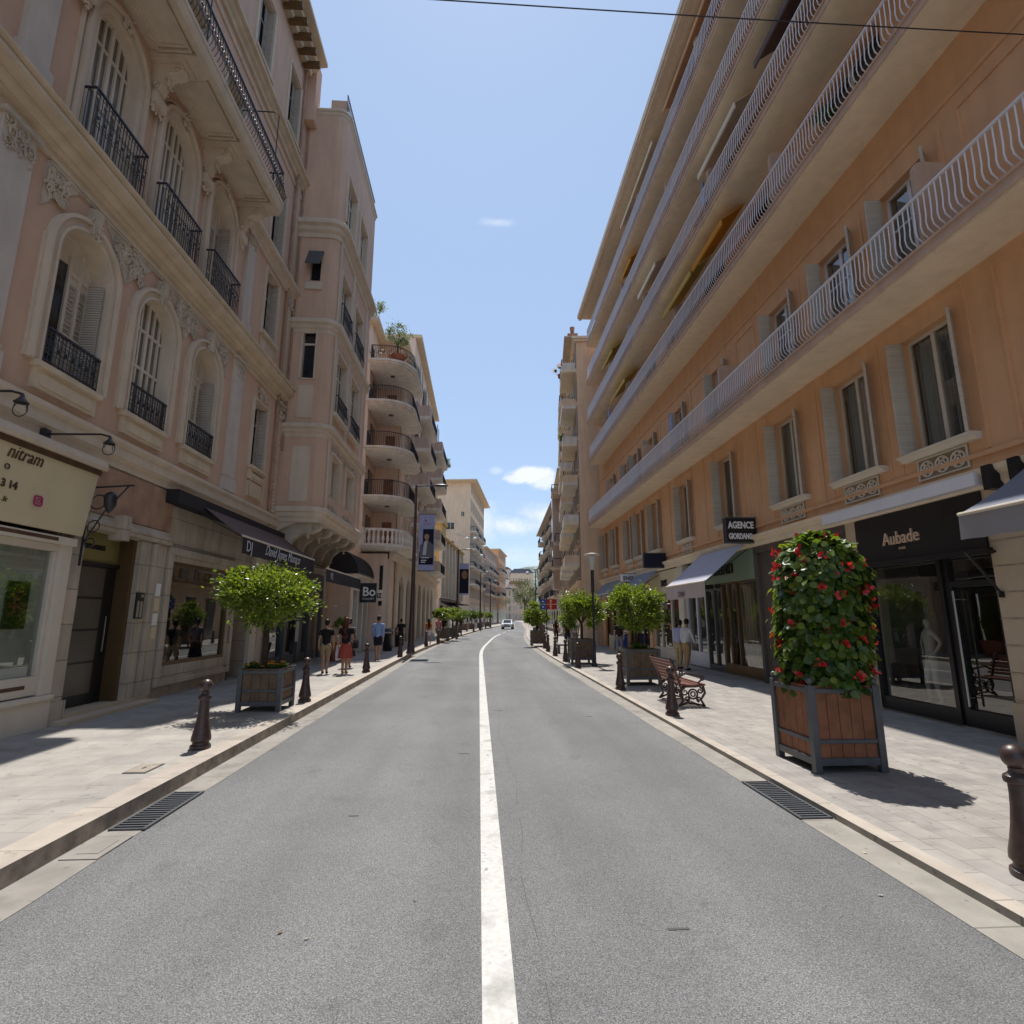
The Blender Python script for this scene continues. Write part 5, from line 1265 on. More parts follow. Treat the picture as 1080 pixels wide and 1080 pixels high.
# top rail and terrace parapet
g = MB(FW); g.box(0, 6.1, -.08, -.04, 23.75, 23.8)
for i in range(49): g.tube([(i*.125, -.06, 22.95), (i*.125, -.06, 23.75)], .012, 4)
g.build('terrace_railing', 'steelgrey', A)
g = MB(); g.box(-6.5, -5.85, 19.85, 20.3, 22.9, 23.6); g.box(-7.4, -7.0, 19.3, 19.9, 22, 24.9); g.build('chimney_stack', 'pink', A)
# scroll brackets under the bay
b = MB(FW)
for s in (.35, 1.75, 3.1, 4.5, 5.8):
    pr = [(-1.65, 4.2), (-1.45, 4.15), (-1.15, 4.35), (-1.05, 4.7), (-.75, 4.95), (-.35, 4.98), (-.12, 5.08), (-.05, 5.22), (-.08, 5.36), (-1.65, 5.36)]
    b.prism(pr, s-.12, s+.12, 0)
    for o_, z_, r_ in ((-.22, 5.16, .15), (-1.28, 4.42, .17)):
        for sd_ in (-.14, .14):
            b.tube([(s+sd_, o_+r_*(1-k/16*.85)*math.cos(2*PI*1.6*k/16), z_+r_*(1-k/16*.85)*math.sin(2*PI*1.6*k/16)) for k in range(17)], .03, 5)
    ornament(b, s, 5.0, .3, .4, -.55, rnd, 5); b.mark()
b.build_each('bay_bracket', 'relief', A, smooth=True)
b = MB(FW); b.box(.05, 6.1, -1.65, -.02, 5.34, 5.40); b.prism([(-1.65, 4.95), (-1.3, 5.15), (-.9, 5.34), (-1.65, 5.34)], .05, 6.1, 0); b.build('bay_underside', 'trim', A)
# green netting strip / scaffold fringe under the eaves is left plain; overhead cable
t = thing('overhead_cable', 'thin black cable strung high across the street between the facades', 'cable', (-7.3, 6, 10.2))
g = MB(); pts = []
for i in range(25):
    u = i/24; pts.append((-7.35+15.8*u, 6.0, 10.27+.06*u-.05*4*u*(1-u))); 
g.tube(pts, .009, 5); g.build('cable_strand', 'iron', t)
for x, z in ((-7.37, 10.27), (8.46, 10.33)):
    g = MB(); g.tube([(x, 6, z-.0), (x+(.08 if x < 0 else -.08), 6, z)], .025, 6); g.build('anchor', 'iron', t)
# ------------------------------------------------------------------ salmon building with curved corner balconies (left, beyond the wing)
CX = -5.35; CY = 32.0
FS = Frame((CX, CY), (CX+.6, 60), 1)
def Ctf(p): return p
CB = thing('corner_building', 'salmon building with curved stacked corner balconies beyond the ornate house', 'building', (CX, 40, 0))
b = MB()
b.box(-12, CX-1.55, CY, 41, 0, 20.2)            # mass with the corner cut out for the loggias
b.box(CX-1.55, CX, CY+3.0, 41, 0, 20.2); b.box(-12, CX, 41, 60, 0, 24.2)
b.box(CX-1.55, CX, CY, CY+3.0, 0, 5.6)
b.build('wall', 'salmon', CB)
b = MB(); b.box(CX-1.7, CX-1.56, CY-.04, CY, 5.6, 20.2); b.box(CX-.04, CX+.03, CY+3.0, CY+3.4, 5.6, 19); b.build('corner_post', 'whiteish', CB)
b = MB()
for (x0, x1, y0, y1, zz) in ((-12.4, CX-1.1, CY-.4, 40.9, 20.2), (CX-1.1, CX+.4, CY+2.2, 40.9, 20.2), (-12.2, CX+.5, 40.95, 60.4, 24.2)): b.box(x0, x1, y0, y1, zz, zz+.25)
b.build('roof', 'cornice', CB)
def round_plan(x0, y0, x1, y1, r, n=10):
    """plan outline: from the wall on the camera side round the corner to the street side"""
    pts = [(x0, y1 if False else CY+.0), (x0, y0)]
    pts += [(x1-r+r*math.sin(PI/2*k/n), y0+r-r*math.cos(PI/2*k/n)) for k in range(n+1)]
    pts += [(x1, y1)]
    return pts
def sweep_wall(b, pts, z0, z1, t=.06, m=0):
    for (x0, y0), (x1, y1) in zip(pts, pts[1:]):
        d = Vector((x1-x0, y1-y0, 0)); 
        if d.length < 1e-4: continue
        n = Vector((d.y, -d.x, 0)).normalized()*t
        b.faces([(x0, y0, z0), (x1, y1, z0), (x1-n.x, y1-n.y, z0), (x0-n.x, y0-n.y, z0), (x0, y0, z1), (x1, y1, z1), (x1-n.x, y1-n.y, z1), (x0-n.x, y0-n.y, z1)],
                [(0, 1, 5, 4), (1, 2, 6, 5), (2, 3, 7, 6), (3, 0, 4, 7), (4, 5, 6, 7), (3, 2, 1, 0)], m)
zs = [5.75, 8.60, 11.55, 14.45, 17.05]
for k, z in enumerate(zs):
    X1 = CX+1.15; Y0 = CY-1.0; Y1 = CY+4.4; x0 = CX-1.45
    pl = round_plan(x0, Y0, X1, Y1, 1.7)
    b = MB()
    b.prism(pl+[(CX-.5, Y1), (CX-1.54, CY+2.9), (CX-1.54, CY)], z+.06, z+.30, 2)
    for off, za, zb in ((.08, z+.17, z+.297), (-.12, z-.02, z+.06)):
        q = [(x0-off*.0, CY), (x0-off, Y0-off)]+[(X1-1.7+(1.7+off)*math.sin(PI/2*j/10), Y0+1.7-(1.7+off)*math.cos(PI/2*j/10)) for j in range(11)]+[(X1+off, Y1)]
        b.prism(q+[(CX-.5, Y1), (CX-1.5, CY+2.9), (CX-1.5, CY)], za, zb, 2)
    bo = b.build('balcony', 'whiteish', CB)
    r = MB()
    q = [(x0+.08, CY-.05), (x0+.08, Y0+.08)]+[(X1-1.7+1.62*math.sin(PI/2*j/14), Y0+1.7-1.62*math.cos(PI/2*j/14)) for j in range(15)]+[(X1-.08, Y1)]
    zf = z+.30
    def along(q, pitch):
        out = []; acc = 0
        for (a0, b0), (a1, b1) in zip(q, q[1:]):
            l = math.hypot(a1-a0, b1-b0); n = 0
            while acc <= l: out.append((a0+(a1-a0)*acc/max(l, 1e-6), b0+(b1-b0)*acc/max(l, 1e-6))); acc += pitch
            acc -= l
        return out
    if k == 0:
        for x, y in along(q, .26): r.lathe([(.07, 0), (.07, .06), (.045, .10), (.095, .28), (.075, .42), (.04, .55), (.055, .66), (.07, .70), (.07, .78)], (x, y, zf), 8)
        sweep_wall(r, q, zf+.78, zf+.92, .16); sweep_wall(r, q, zf-.001, zf+.05, .16)
        r.box(x0, x0+.22, Y0, Y0+.22, zf, zf+.95)
        r.build('balustrade', 'whiteish', bo, smooth=True)
    else:
        sweep_wall(r, q, zf+.90, zf+.94, .04)
        for x, y in along(q, .11): r.tube([(x, y, zf), (x, y, zf+.9)], .013, 4)
        if k == 4:
            for i, (x, y) in enumerate(along(q, .3)): ring(r, x, y, zf+.5, .12, .014, 8, axis='o')
        r.build('railing', 'iron', bo)
    if k < 4:   # room front set back inside the loggia: door, ceiling lamp
        g = MB(); g.box(CX-.95, CX-.35, CY+2.93, CY+2.99, zf, zf+1.9); g.build('balcony_door', 'rooftile', CB)
        g = MB(); g.box(CX-1.54, CX-1.50, CY+.8, CY+2.0, zf, zf+2.0); g.build('balcony_window', 'pane_dark', CB)
        g = MB(); zc = (zs+[0])[k+1]; g.lathe([(.14, -.08), (.16, 0)], (CX-.3, CY+.8, zc), 8); g.build('ceiling_lamp', 'steelgrey', CB)
# street side: slab balconies with solid parapets further along
for k, z in enumerate(zs):
    for (s0, s1, p) in ((8.5, 14.5, 1.2), (17.5, 24.0, 1.35)):
        g = MB(FS); g.prism([(0, z), (p-.3, z), (p, z+.16), (p, z+.28), (0, z+.28)], s0, s1, 0); bo = g.build('balcony', 'whiteish', CB)
        g = MB(FS); g.box(s0, s0+1.4, p-.1, p, z+.28, z+1.15); g.box(s0, s0+.1, 0, p-.1, z+.28, z+1.15); g.build('parapet', 'rosebl', bo)
        g = MB(FS)
        for i in range(int((s1-s0-1.4)/.14)): g.tube([(s0+1.45+i*.14, p-.05, z+.28), (s0+1.45+i*.14, p-.05, z+1.15)], .014, 4)
        g.box(s0+1.4, s1, p-.08, p-.02, z+1.13, z+1.17); g.build('railing', 'iron', bo)
    for s in (6.6, 11.5, 15.9, 20.8, 26.0): place('F2', CB, FS, s, z+.3, .01)
    if k == 4:
        for s in (11.5, 15.9, 20.8, 26.0): place('F2', CB, FS, s, z+3.3, .01)
# arched stone ground floor along the street side
g = MB(FS)
wall(g, 3.2, FS.len, 0, 5.5, [(3.6+i*3.1, 5.6+i*3.1, .2, 4.6, True) for i in range(7)], .12, .5)
band(g, 0, FS.len, cornice_prof(5.3, .45, .4, .1)); g.box(0, .5, 0, .16, 0, 5.3); g.box(2.7, 3.2, 0, .16, 0, 5.3)
g.build('stone_base', 'trim', CB)
g = MB(FS)
for i in range(7): g.box(3.6+i*3.1, 5.6+i*3.1, -.2, -.1, .2, 4.6); g.mark()
g.build_each('ground_floor_opening', 'pane_dark', CB)
g = MB(); g.box(CX-.42, CX-.22, CY-.02, CY, 2.6, 4.9); g.build('side_window', 'pane_dark', CB)
# potted olive on the top terrace and trees on the roof
t = thing('potted_tree', 'round potted olive tree on the top curved balcony of the salmon building', 'tree', (CX+.1, CY-.35, zs[4]+.30))
g = MB(); g.lathe([(.30, 0), (.36, .1), (.55, .38), (.58, .44), (.4, .44)], (0, 0, 0), 12); g.build('pot', 'terra', t, smooth=True, local=True)
g = MB(); g.tube([(0, 0, .3), (.03, .0, 1.0), (-.02, .02, 1.3)], [.06, .05, .04], 7)
for a in range(5): g.tube([(0, 0, 1.2), (.45*math.cos(a*1.3), .45*math.sin(a*1.3), 1.9)], [.035, .015], 5)
g.build('trunk', 'bark', t, local=True)
crown(t, (.1, 0, 1.95), (.85, .8, .75), 1300, 'leafo', .11, clumps=26)
shrub('potted_shrub', 'grey-green shrub on the roof edge of the salmon building, behind the corner wing', (CX-1.9, CY+.5, 20.6), (.9, .8, .7), 900, 'leafo', leaf=.12, ph=.3)
shrub('potted_shrub', 'sprawling grey-green shrub on the far terrace of the salmon building', (CX+1.2, 58, 17.4), (.9, .8, .7), 700, 'leafo', leaf=.13, ph=.3)

# low shop with the black domed awning and square Bo sign
BO = thing('shop_pavilion', 'low stone shop front with a black domed awning in front of the salmon building', 'shop', (-6.4, 28.5, 0))
g = MB(); g.box(-7.3, -6.28, 27.3, 27.7, 0, 4.0); g.box(-7.3, -6.2, 27.25, 27.75, 3.7, 4.05); g.build('gate_pier', 'salmon', BO)
g = MB()
for i in range(4): g.box(-7.31, -6.27, 27.29, 27.295, .6+i*.8, .62+i*.8)
for y in (27.75, 29.0, 30.25, 31.5): g.box(-6.55, -6.3, y, y+.28, 0, 3.3)
g.box(-6.6, -6.26, 27.7, 32.0, 3.3, 4.0); g.prism([(-6.6, 4.0), (-6.1, 4.0), (-6.05, 4.15), (-6.6, 4.15)], 27.7, 32, 1)
g.build('front', 'whiteish', BO)
g = MB(); g.box(-6.58, -6.5, 27.9, 31.9, .3, 3.3); g.build('pane', 'pane_dark', BO)
g = MB(); g.box(-9, -6.6, 27.7, 32, 0, 4.05); g.build('rear', 'beige', BO)
g = MB(); N = 10; pts = []
for j in range(13):
    y = 27.7+j*4.2/12
    for i in range(N+1):
        a = PI/2*i/N; pts.append((-7.5+1.45*math.sin(a), y, 4.1+1.35*math.cos(a)))
g.faces(pts, [(j*(N+1)+i, (j+1)*(N+1)+i, (j+1)*(N+1)+i+1, j*(N+1)+i+1) for j in range(12) for i in range(N)])
g.faces([(-7.5, 27.7, 4.1)]+pts[:N+1], [tuple(range(N+2))]); g.faces([(-7.5, 31.9, 4.1)]+pts[-N-1:], [tuple(range(N+2))])
g.build('domed_awning', 'awn_black', BO, smooth=True)
t, p = hang_sign('square black projecting sign reading Bo in white on the low stone shop', -6.25, -5.42, 29.4, 2.72, 3.72, 'blackp', .09)
text('Bo', .66, 'lwhite', p, (-6.14, 29.305, 3.06), 'C', ext=.005, bold=.014, sx=.95)
text('CONCEPT', .15, 'lwhite', p, (-6.14, 29.305, 2.85), 'C', ext=.004, sx=.93)
t = thing('shop_sign', 'small pale sign board with dark digits beside the square Bo sign', 'sign', (-5.9, 31.0, 2.8))
g = MB(); g.box(-6.0, -5.4, 31.0, 31.08, 2.85, 3.45); p = g.build('sign_board', 'whiteish', t)
text('MIZ', .34, 'black', p, (-5.93, 30.985, 3.02), 'C', ext=.004, bold=.01, sx=.9)

# ------------------------------------------------------------------ generic street blocks farther on
def block(name, label, P, Q, street, H, wm, floors, cols, depth=12, key='F1', base=3.8, roofo=.7, roofm='cornice', bal=(), near=(), basem='trim', roofpitch=0, groupless=True, balm='whiteish', wz=.95):
    fr = Frame(P, Q, street); t = thing(name, label, 'building', ((P[0]+Q[0])/2, (P[1]+Q[1])/2, 0))
    b = MB(fr); b.box(0, fr.len, -depth, 0, 0, H); b.build('wall', wm, t)
    b = MB(fr); b.box(-.1, fr.len+.1, -1, .10, 0, base); band(b, -.1, fr.len+.1, cornice_prof(base, .3, .3)); b.build('ground_floor', basem, t)
    b = MB(fr); n = max(2, int(fr.len/3.6))
    for i in range(n): a = fr.len*(i+.5)/n; b.box(a-1.1, a+1.1, .105, .12, .3, base-.7); b.mark()
    b.build_each('shop_window', 'pane_dark', t)
    b = MB(fr); b.box(-roofo, fr.len+roofo, -depth-roofo, roofo, H, H+.18); b.box(-roofo*.6, fr.len+roofo*.6, -depth, roofo*.55, H-.18, H)
    if roofpitch: b.prism([(roofo, H+.18), (-depth/2, H+.18+roofpitch), (-depth-roofo, H+.18)], -roofo, fr.len+roofo, 0)
    b.build('roof', roofm, t)
    fh = (H-base)/floors
    for f in range(floors):
        for c_ in range(cols):
            place(key, t, fr, fr.len*(c_+.5)/cols, base+f*fh+wz, .02)
        if f in bal:
            z = base+f*fh+.1
            sg = fr.len/cols*1.6; k_ = 0
            while k_*sg*1.25+sg < fr.len+.2:
                a0 = .3+k_*sg*1.25; a1 = a0+sg*(1 if (k_+f) % 2 else .8); k_ += 1; pj = 1.1 if (k_+f) % 3 else .8
                b = MB(fr); b.prism([(0, z), (pj-.2, z), (pj, z+.14), (pj, z+.25), (0, z+.25)], a0, a1, 0); bo = b.build('balcony', balm, t)
                b = MB(fr); b.box(a0, a1, pj-.08, pj-.02, z+1.05, z+1.12)
                for i in range(int((a1-a0)/.2)): b.box(a0+i*.2, a0+i*.2+.035, pj-.07, pj-.04, z+.25, z+1.05)
                for i in range(int(pj/.2)): b.box(a0, a0+.03, i*.2, i*.2+.035, z+.25, z+1.05)
                b.box(a0, a0+.04, 0, pj, z+1.05, z+1.12); b.build('railing', 'iron', bo)
        b = MB(fr); b.box(0, fr.len, 0, .06, base+f*fh-.05, base+f*fh+.12); b.build('string_course', 'trim', t)
    for (s_, z_, w_, h_) in near:         # openings in the end wall that faces the camera
        e0 = fr((0, -s_, 0)); g = MB(); e0 = e0-Vector((0, .03, 0))
        g.box(e0.x-w_/2, e0.x+w_/2, e0.y-.04, e0.y, z_, z_+h_); wo = g.build('end_window', 'pane_dark', t)
        g = MB(); g.box(e0.x-w_/2-.12, e0.x+w_/2+.12, e0.y-.10, e0.y+.0, z_-.14, z_-.02); g.box(e0.x-.04, e0.x+.04, e0.y-.06, e0.y-.045, z_, z_+h_); g.build('window_frame', 'offwhite', wo)
    return t, fr
# left side
t, fr = block('theatre_building', 'ornate yellow low building with a small cupola, third on the left', (-4.9, 66), (-2.9, 86), 1, 11.6, 'yellow', 2, 7, 9, 'F2', 4.0, .5, 'yellow', basem='whiteish', wz=.5)
g = MB(fr)
for i in range(8): g.box(i*2.85+.0, i*2.85+.5, 0, .35, 4.3, 11.4)
g.build('pilaster', 'offwhite', t)
g = MB(fr); g.box(0, 3.0, -3, .3, 11.8, 13.2); g.prism([(-.2, 13.2), (3.2, 13.2), (2.3, 14.2), (1.5, 14.6), (.7, 14.2)], -3.2, .5, 1); g.tube([(1.5, -1.3, 14.4), (1.5, -1.3, 15.6)], [.2, .03], 8); g.build('cupola', 'yellow', t)
g = MB(); 
for a in range(2): ring(g, -5.6-a*1.8, 65.93, 7.5, .55, .09, 12)
g.build('round_window', 'steelgrey', t)
g = MB(fr); g.box(.5, 19, .3, 1.5, 3.6, 3.7); g.prism([(.3, 3.9), (1.7, 3.1), (1.7, 2.9), (.3, 3.7)], .5, 9, 0); g.build('shop_canopy', 'awn_black', t)
g = MB(); g.box(-7.5, -5.2, 65.5, 65.9, .1, 4.0); g.build('side_wall', 'beige', t)
t, fr = block('apartment_house', 'tall beige house with a deep overhanging roof and pale street front, left', (-1.75, 98), (.9, 122), 1, 26.5, 'beige', 7, 7, 14, 'F1', 4.2, 1.3, 'cornice', bal=(1, 2, 3, 4), near=((3.6, 17.6, 2.2, 1.2), (3.6, 14.2, 2.2, 1.2), (1.4, 20.0, .5, .8), (3.6, 10.8, 2.2, 1.2)), wz=1.1)
g = MB(fr); g.box(-.04, 24, -13.8, .1, 16.7, 17.0); g.build('string_course', 'trim', t)
block('apartment_house', 'pinkish house with small balconies beyond the beige overhanging-roof house', (1.3, 123.5), (4.6, 146), 1, 17.5, 'rosebl', 5, 6, 12, 'F1', 4, .5, 'cornice', bal=(1, 2, 3))
block('apartment_house', 'ochre-brown narrow house farthest along the left side', (5.2, 148), (8.0, 166), 1, 20, 'ochre', 5, 5, 12, 'F1', 4, .5, 'cornice', bal=(1, 3))
# right side
t, fr = block('apartment_house', 'tan apartment house with stacked box balconies just beyond the ochre block', (7.25, 38.4), (9.3, 56), -1, 23.0, 'peach', 7, 7, 12, 'F1', 4.2, .3, 'cream', basem='peach', wz=.6)
g = MB(fr); g.box(-.1, 17.5, 0, .9, 23.18, 23.3); g.build('roof_edge', 'greybr', t)
for k in range(6):
    z = 5.6+k*3.0
    for s0, s1, p in ((.5, 4.6, 1.15), (7.5, 11.5, 1.1), (13.2, 17.0, 1.0)):
        g = MB(fr); g.box(s0, s1, 0, p, z, z+.22); bo = g.build('balcony', 'cream' if k % 2 else 'whiteish', t)
        g = MB(fr); g.box(s0, s1, p-.1, p, z+.22, z+(.75 if k < 5 else .5)); g.box(s0, s0+.1, 0, p-.1, z+.22, z+.75)
        g.build('parapet', 'whiteish' if k % 2 else 'peach', bo)
        g = MB(fr); g.box(s0, s1, p-.09, p-.01, z+1.0, z+1.05)
        for i in range(int((s1-s0)/.16)): g.box(s0+i*.16, s0+i*.16+.025, p-.06, p-.035, z+.7, z+1.0)
        for i in range(int(p/.16)): g.box(s0+.02, s0+.05, i*.16, i*.16+.025, z+.7, z+1.0)
        g.build('railing', 'iron', bo)
c = fr((2.2, 1.2, 5.6+5*3+.25)); shrub('potted_shrub', 'yellow-flowering shrub on the top balcony of the tan apartment house', (c.x, c.y, c.z), (.8, .5, .45), 600, 'leafd', leaf=.10, flowers=('floweo', 260))
c = fr((2.6, 1.1, 5.6+3*3+.25)); shrub('potted_shrub', 'dark bushy plant on a middle balcony of the tan apartment house', (c.x, c.y, c.z), (.5, .4, .5), 500, 'leafd', leaf=.10)
g = MB(fr); g.box(.6, 1.4, -.2, .6, 23.3, 23.9); g.tube([(1, .2, 23.9), (1, .2, 24.6)], [.12, .2], 6); g.build('chimney', 'rooftile', t)
t, fr = block('apartment_house', 'narrow grey-brown house with projecting bays, second beyond the ochre block', (8.9, 57.5), (9.7, 66), -1, 17.8, 'beige', 5, 4, 12, 'F2', 4.2, .5, 'cornice', bal=(1, 2, 4), balm='greybr')
g = MB(fr); g.box(3, 6, 0, .9, 5, 16.5); g.build('bay', 'rosebl', t); g = MB(fr)
for k in range(4): g.box(3.6, 5.4, .9, .93, 6+k*2.8, 7.6+k*2.8)
g.build('bay_window', 'pane_dark', t)
t, fr = block('apartment_house', 'grey-brown block with long dark stepped balconies on the right', (10.3, 67.5), (11.6, 98), -1, 16.5, 'greybr', 5, 8, 12, 'F2', 4.2, 1.2, 'greybr', bal=(0, 1, 2, 3, 4), balm='trim')
t, fr = block('apartment_house', 'reddish terraced house with roof garden, farthest on the right', (11.9, 99.5), (14.4, 128), -1, 13.0, 'rosebl', 3, 8, 12, 'F1', 4.2, .6, 'rosebl', bal=(1, 2))
for i in range(4):
    c = fr((2+i*4.5, -1.5, 13.2)); shrub('rooftop_shrub', ['leafy shrub at the near corner of the roof garden, far right', 'second leafy shrub along the far right roof garden', 'third leafy shrub along the far right roof garden', 'last leafy shrub along the far right roof garden'][i], (c.x, c.y, c.z), (1.4, 1.2, .8), 350, 'leafd', leaf=.30, group='roof garden shrubs')
block('apartment_house', 'dark ochre house behind the far right trees', (14.8, 130), (17.5, 156), -1, 12.5, 'ochre', 3, 8, 12, 'F1', 3.8, .5, 'rooftile', bal=(1,))
# end of the street: houses, trees, hill
def house(label, x, y, w_, d_, H, m, floors, cols, roofm='rooftile', pitch=1.5):
    t = thing('distant_house', label, 'house', (x, y, 0), 0, None)
    b = MB(); b.box(x-w_/2, x+w_/2, y, y+d_, 0, H); b.build('wall', m, t)
    b = MB(); b.prism([(x-w_/2-.4, H), (x+w_/2+.4, H), (x+w_/2-2, H+pitch), (x-w_/2+2, H+pitch)], y-.4, y+d_, 1); b.build('roof', roofm, t)
    fr = Frame((x-w_/2, y), (x+w_/2, y), 1); fr.u = Vector((1, 0, 0)); fr.n = Vector((0, -1, 0)); fr.rot = 0
    for f in range(floors):
        for c_ in range(cols): place('F1', t, fr, w_*(c_+.5)/cols, .9+f*(H-1)/floors+.2, .02)
    return t
house('pale grey house closing the end of the street', 9.6, 215, 8, 10, 12.5, 'greybr', 4, 5, 'slate', .6)
house('cream house with tiled roof left of the street end', 4.5, 185, 8, 10, 12, 'whiteish', 3, 3)
house('white villa with blue-grey mansard on the slope above the street end', 25, 320, 13, 12, 27, 'beige', 5, 8, 'slate', 2.5)
house('pale villa low on the hillside, upper left of the street end', 14, 330, 10, 10, 30, 'whiteish', 6, 4)
# hills
def hill(name, label, cx, cy, rx, ry, h, m, seed):
    rnd_ = random.Random(seed); b = MB(); N = 40; pts = []
    ph = [rnd_.uniform(0, 6) for _ in range(6)]
    for j in range(N+1):
        for i in range(N+1):
            u = -1+2*i/N; v = -1+2*j/N; d = math.sqrt(u*u+v*v)
            z = h*max(0, math.cos(min(1, d)*PI/2))**1.1*(1+.12*math.sin(u*9+ph[0])+.07*math.sin(v*13+ph[1])+.05*math.sin(u*23+ph[2]))-.5
            pts.append((cx+u*rx, cy+v*ry, z))
    b.faces(pts, [(j*(N+1)+i, j*(N+1)+i+1, (j+1)*(N+1)+i+1, (j+1)*(N+1)+i) for j in range(N) for i in range(N)])
    o = b.build(name, m, smooth=True); tag(o, None, None, None, 'structure'); return o
M['hillm'] = mat('wooded_hill', (0.17, 0.20, 0.17), 0.95, var=0.45, vscale=0.045)
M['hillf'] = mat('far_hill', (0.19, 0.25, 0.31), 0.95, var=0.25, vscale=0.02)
hill('hill', '', 60, 520, 330, 190, 40, 'hillm', 3)
hill('hill', '', -60, 1300, 900, 300, 112, 'hillf', 8)
# trees at the end of the street
def street_tree(label, x, y, h, r, n, m, seed, leaf=.35):
    t = thing('street_tree', label, 'tree', (x, y, 0.1), 0, 'trees at the end of the street')
    g = MB(); g.tube([(0, 0, 0), (.1, 0, h*.3), (-.05, .1, h*.55)], [.28, .2, .14], 8)
    for a in range(6): g.tube([(0, 0, h*.42), (r*.6*math.cos(a*1.05), r*.6*math.sin(a*1.05), h*.72)], [.12, .04], 5)
    g.build('trunk', 'bark', t, local=True)
    crown(t, (0, 0, h*.68), (r, r, h*.34), n, m, leaf, seed=seed, clumps=34)
    return t
street_tree('big brown-green street tree by the right pavement where the street ends', 14.0, 168, 13.0, 4.2, 2600, 'leafs', 1)
street_tree('second tree behind the big brown-green tree at the street end', 15.8, 182, 12.5, 3.6, 2000, 'leafs', 2)
street_tree('greyish tree left of centre at the end of the street', 7.6, 196, 10, 3.2, 1600, 'leafs', 3)
street_tree('dark tree low beside the left pavement at the street end', 6.3, 172, 7, 2.4, 1200, 'leafd', 4)

house('small pink house low on the slope behind the street-end trees', 17.5, 260, 9, 8, 17, 'rosebl', 4, 4)
house('pale cottage beside the tiled cream house at the street end', 9.5, 240, 7, 8, 18, 'whiteish', 4, 3, 'rooftile', 1.2)
for i, (x, y, z) in enumerate(((20, 380, 16.5), (33, 420, 28), (27, 440, 33))):
    t = thing('hillside_villa', ['low white villa on the wooded hillside above the street end', 'second white villa high on the wooded hillside', 'topmost small villa on the wooded hill'][i], 'villa', (x, y, z))
    b = MB(); b.box(-5, 5, 0, 6, -6, 4); b.build('wall', 'whiteish', t, local=True)
    b = MB(); b.prism([(-5.5, 4), (5.5, 4), (3, 5.6), (-3, 5.6)], -.5, 6.5, 1); b.build('roof', 'rooftile', t, local=True)
    b = MB()
    for k in range(4): b.box(-4+k*2.2, -3+k*2.2, -.1, -.02, 1, 2.8); b.mark()
    b.build_each('window', 'pane_dark', t, local=True)
# ------------------------------------------------------------------ street furniture
# bollards
def make_bollard():
    t = thing('bollard', 'x', 'bollard', (0, 0, 0), 0, 'brown cast iron bollards along the kerbs')
    g = MB(); g.lathe([(.135, 0), (.14, .02), (.135, .045), (.112, .06), (.108, .085), (.132, .115), (.128, .16), (.108, .25), (.088, .36), (.074, .48), (.068, .58), (.068, .66)], (0, 0, 0), 24); g.build('post', 'bronze', t, smooth=True, local=True)
    g = MB(); g.lathe([(.068, .655), (.088, .665), (.094, .69), (.088, .715), (.060, .735), (.050, .745), (.052, .775)], (0, 0, 0), 24); g.build('collar', 'bronze', t, smooth=True, local=True)
    g = MB(); g.ball((0, 0, .855), (.088, .088, .092), 20); g.build('ball_top', 'bronze', t, smooth=True, local=True)
    return t
bol = make_bollard()
BL = [(-3.93, 8.46, 'brown bollard at the left kerb between the utility cover and the planter'), (-3.80, 12.75, 'brown bollard just behind the wooden planter on the left'),
      (-3.76, 19.2, 'brown bollard at the left kerb nearest the walking group'), (-3.62, 26.2, 'brown bollard just before the tall lamp post with the banner'),
      (-3.25, 35.0, 'brown bollard by the kerb just beyond the tall banner lamp post'), (-2.75, 38.5, 'brown bollard beside the walkers in orange on the left'),
      (-2.2, 47.5, 'bollard before the second banner lamp on the left'), (-1.9, 50.5, 'bollard right beside the second banner lamp on the left'),
      (-.6, 66, 'far bollard by the left kerb past the second banner lamp'), (.2, 74, 'farther bollard along the bend of the left kerb'), (1.0, 82, 'very far bollard along the left kerb bend')]
BR = [(4.20, 4.30, 'large brown bollard nearest the camera at the right edge'), (3.88, 11.2, 'brown bollard in front of the slatted bench on the right'),
      (3.84, 15.1, 'brown bollard at the corner of the round-tree planter beyond the bench'), (3.82, 21.4, 'brown bollard in front of the second round-tree planter on the right'),
      (3.80, 24.3, 'brown bollard just past the slim street lamp on the right'), (3.83, 27.8, 'brown bollard between the slim lamp and the direction signs'),
      (3.9, 31.2, 'brown bollard on the right kerb before the direction signs'), (4.1, 34.3, 'far right bollard nearest the direction sign post'),
      (4.55, 42, 'small distant bollard on the right kerb past the direction signs'), (5.1, 48, 'smaller distant bollard on the right kerb past the direction signs')]
first = True
for i, (x, y, lb) in enumerate(BL+BR):
    z = HL if i < len(BL) else HR
    if i == 0: bol.location = (x, y, z); bol['label'] = lb
    else: dup(bol, (x, y, z), random.uniform(0, 6), lb)

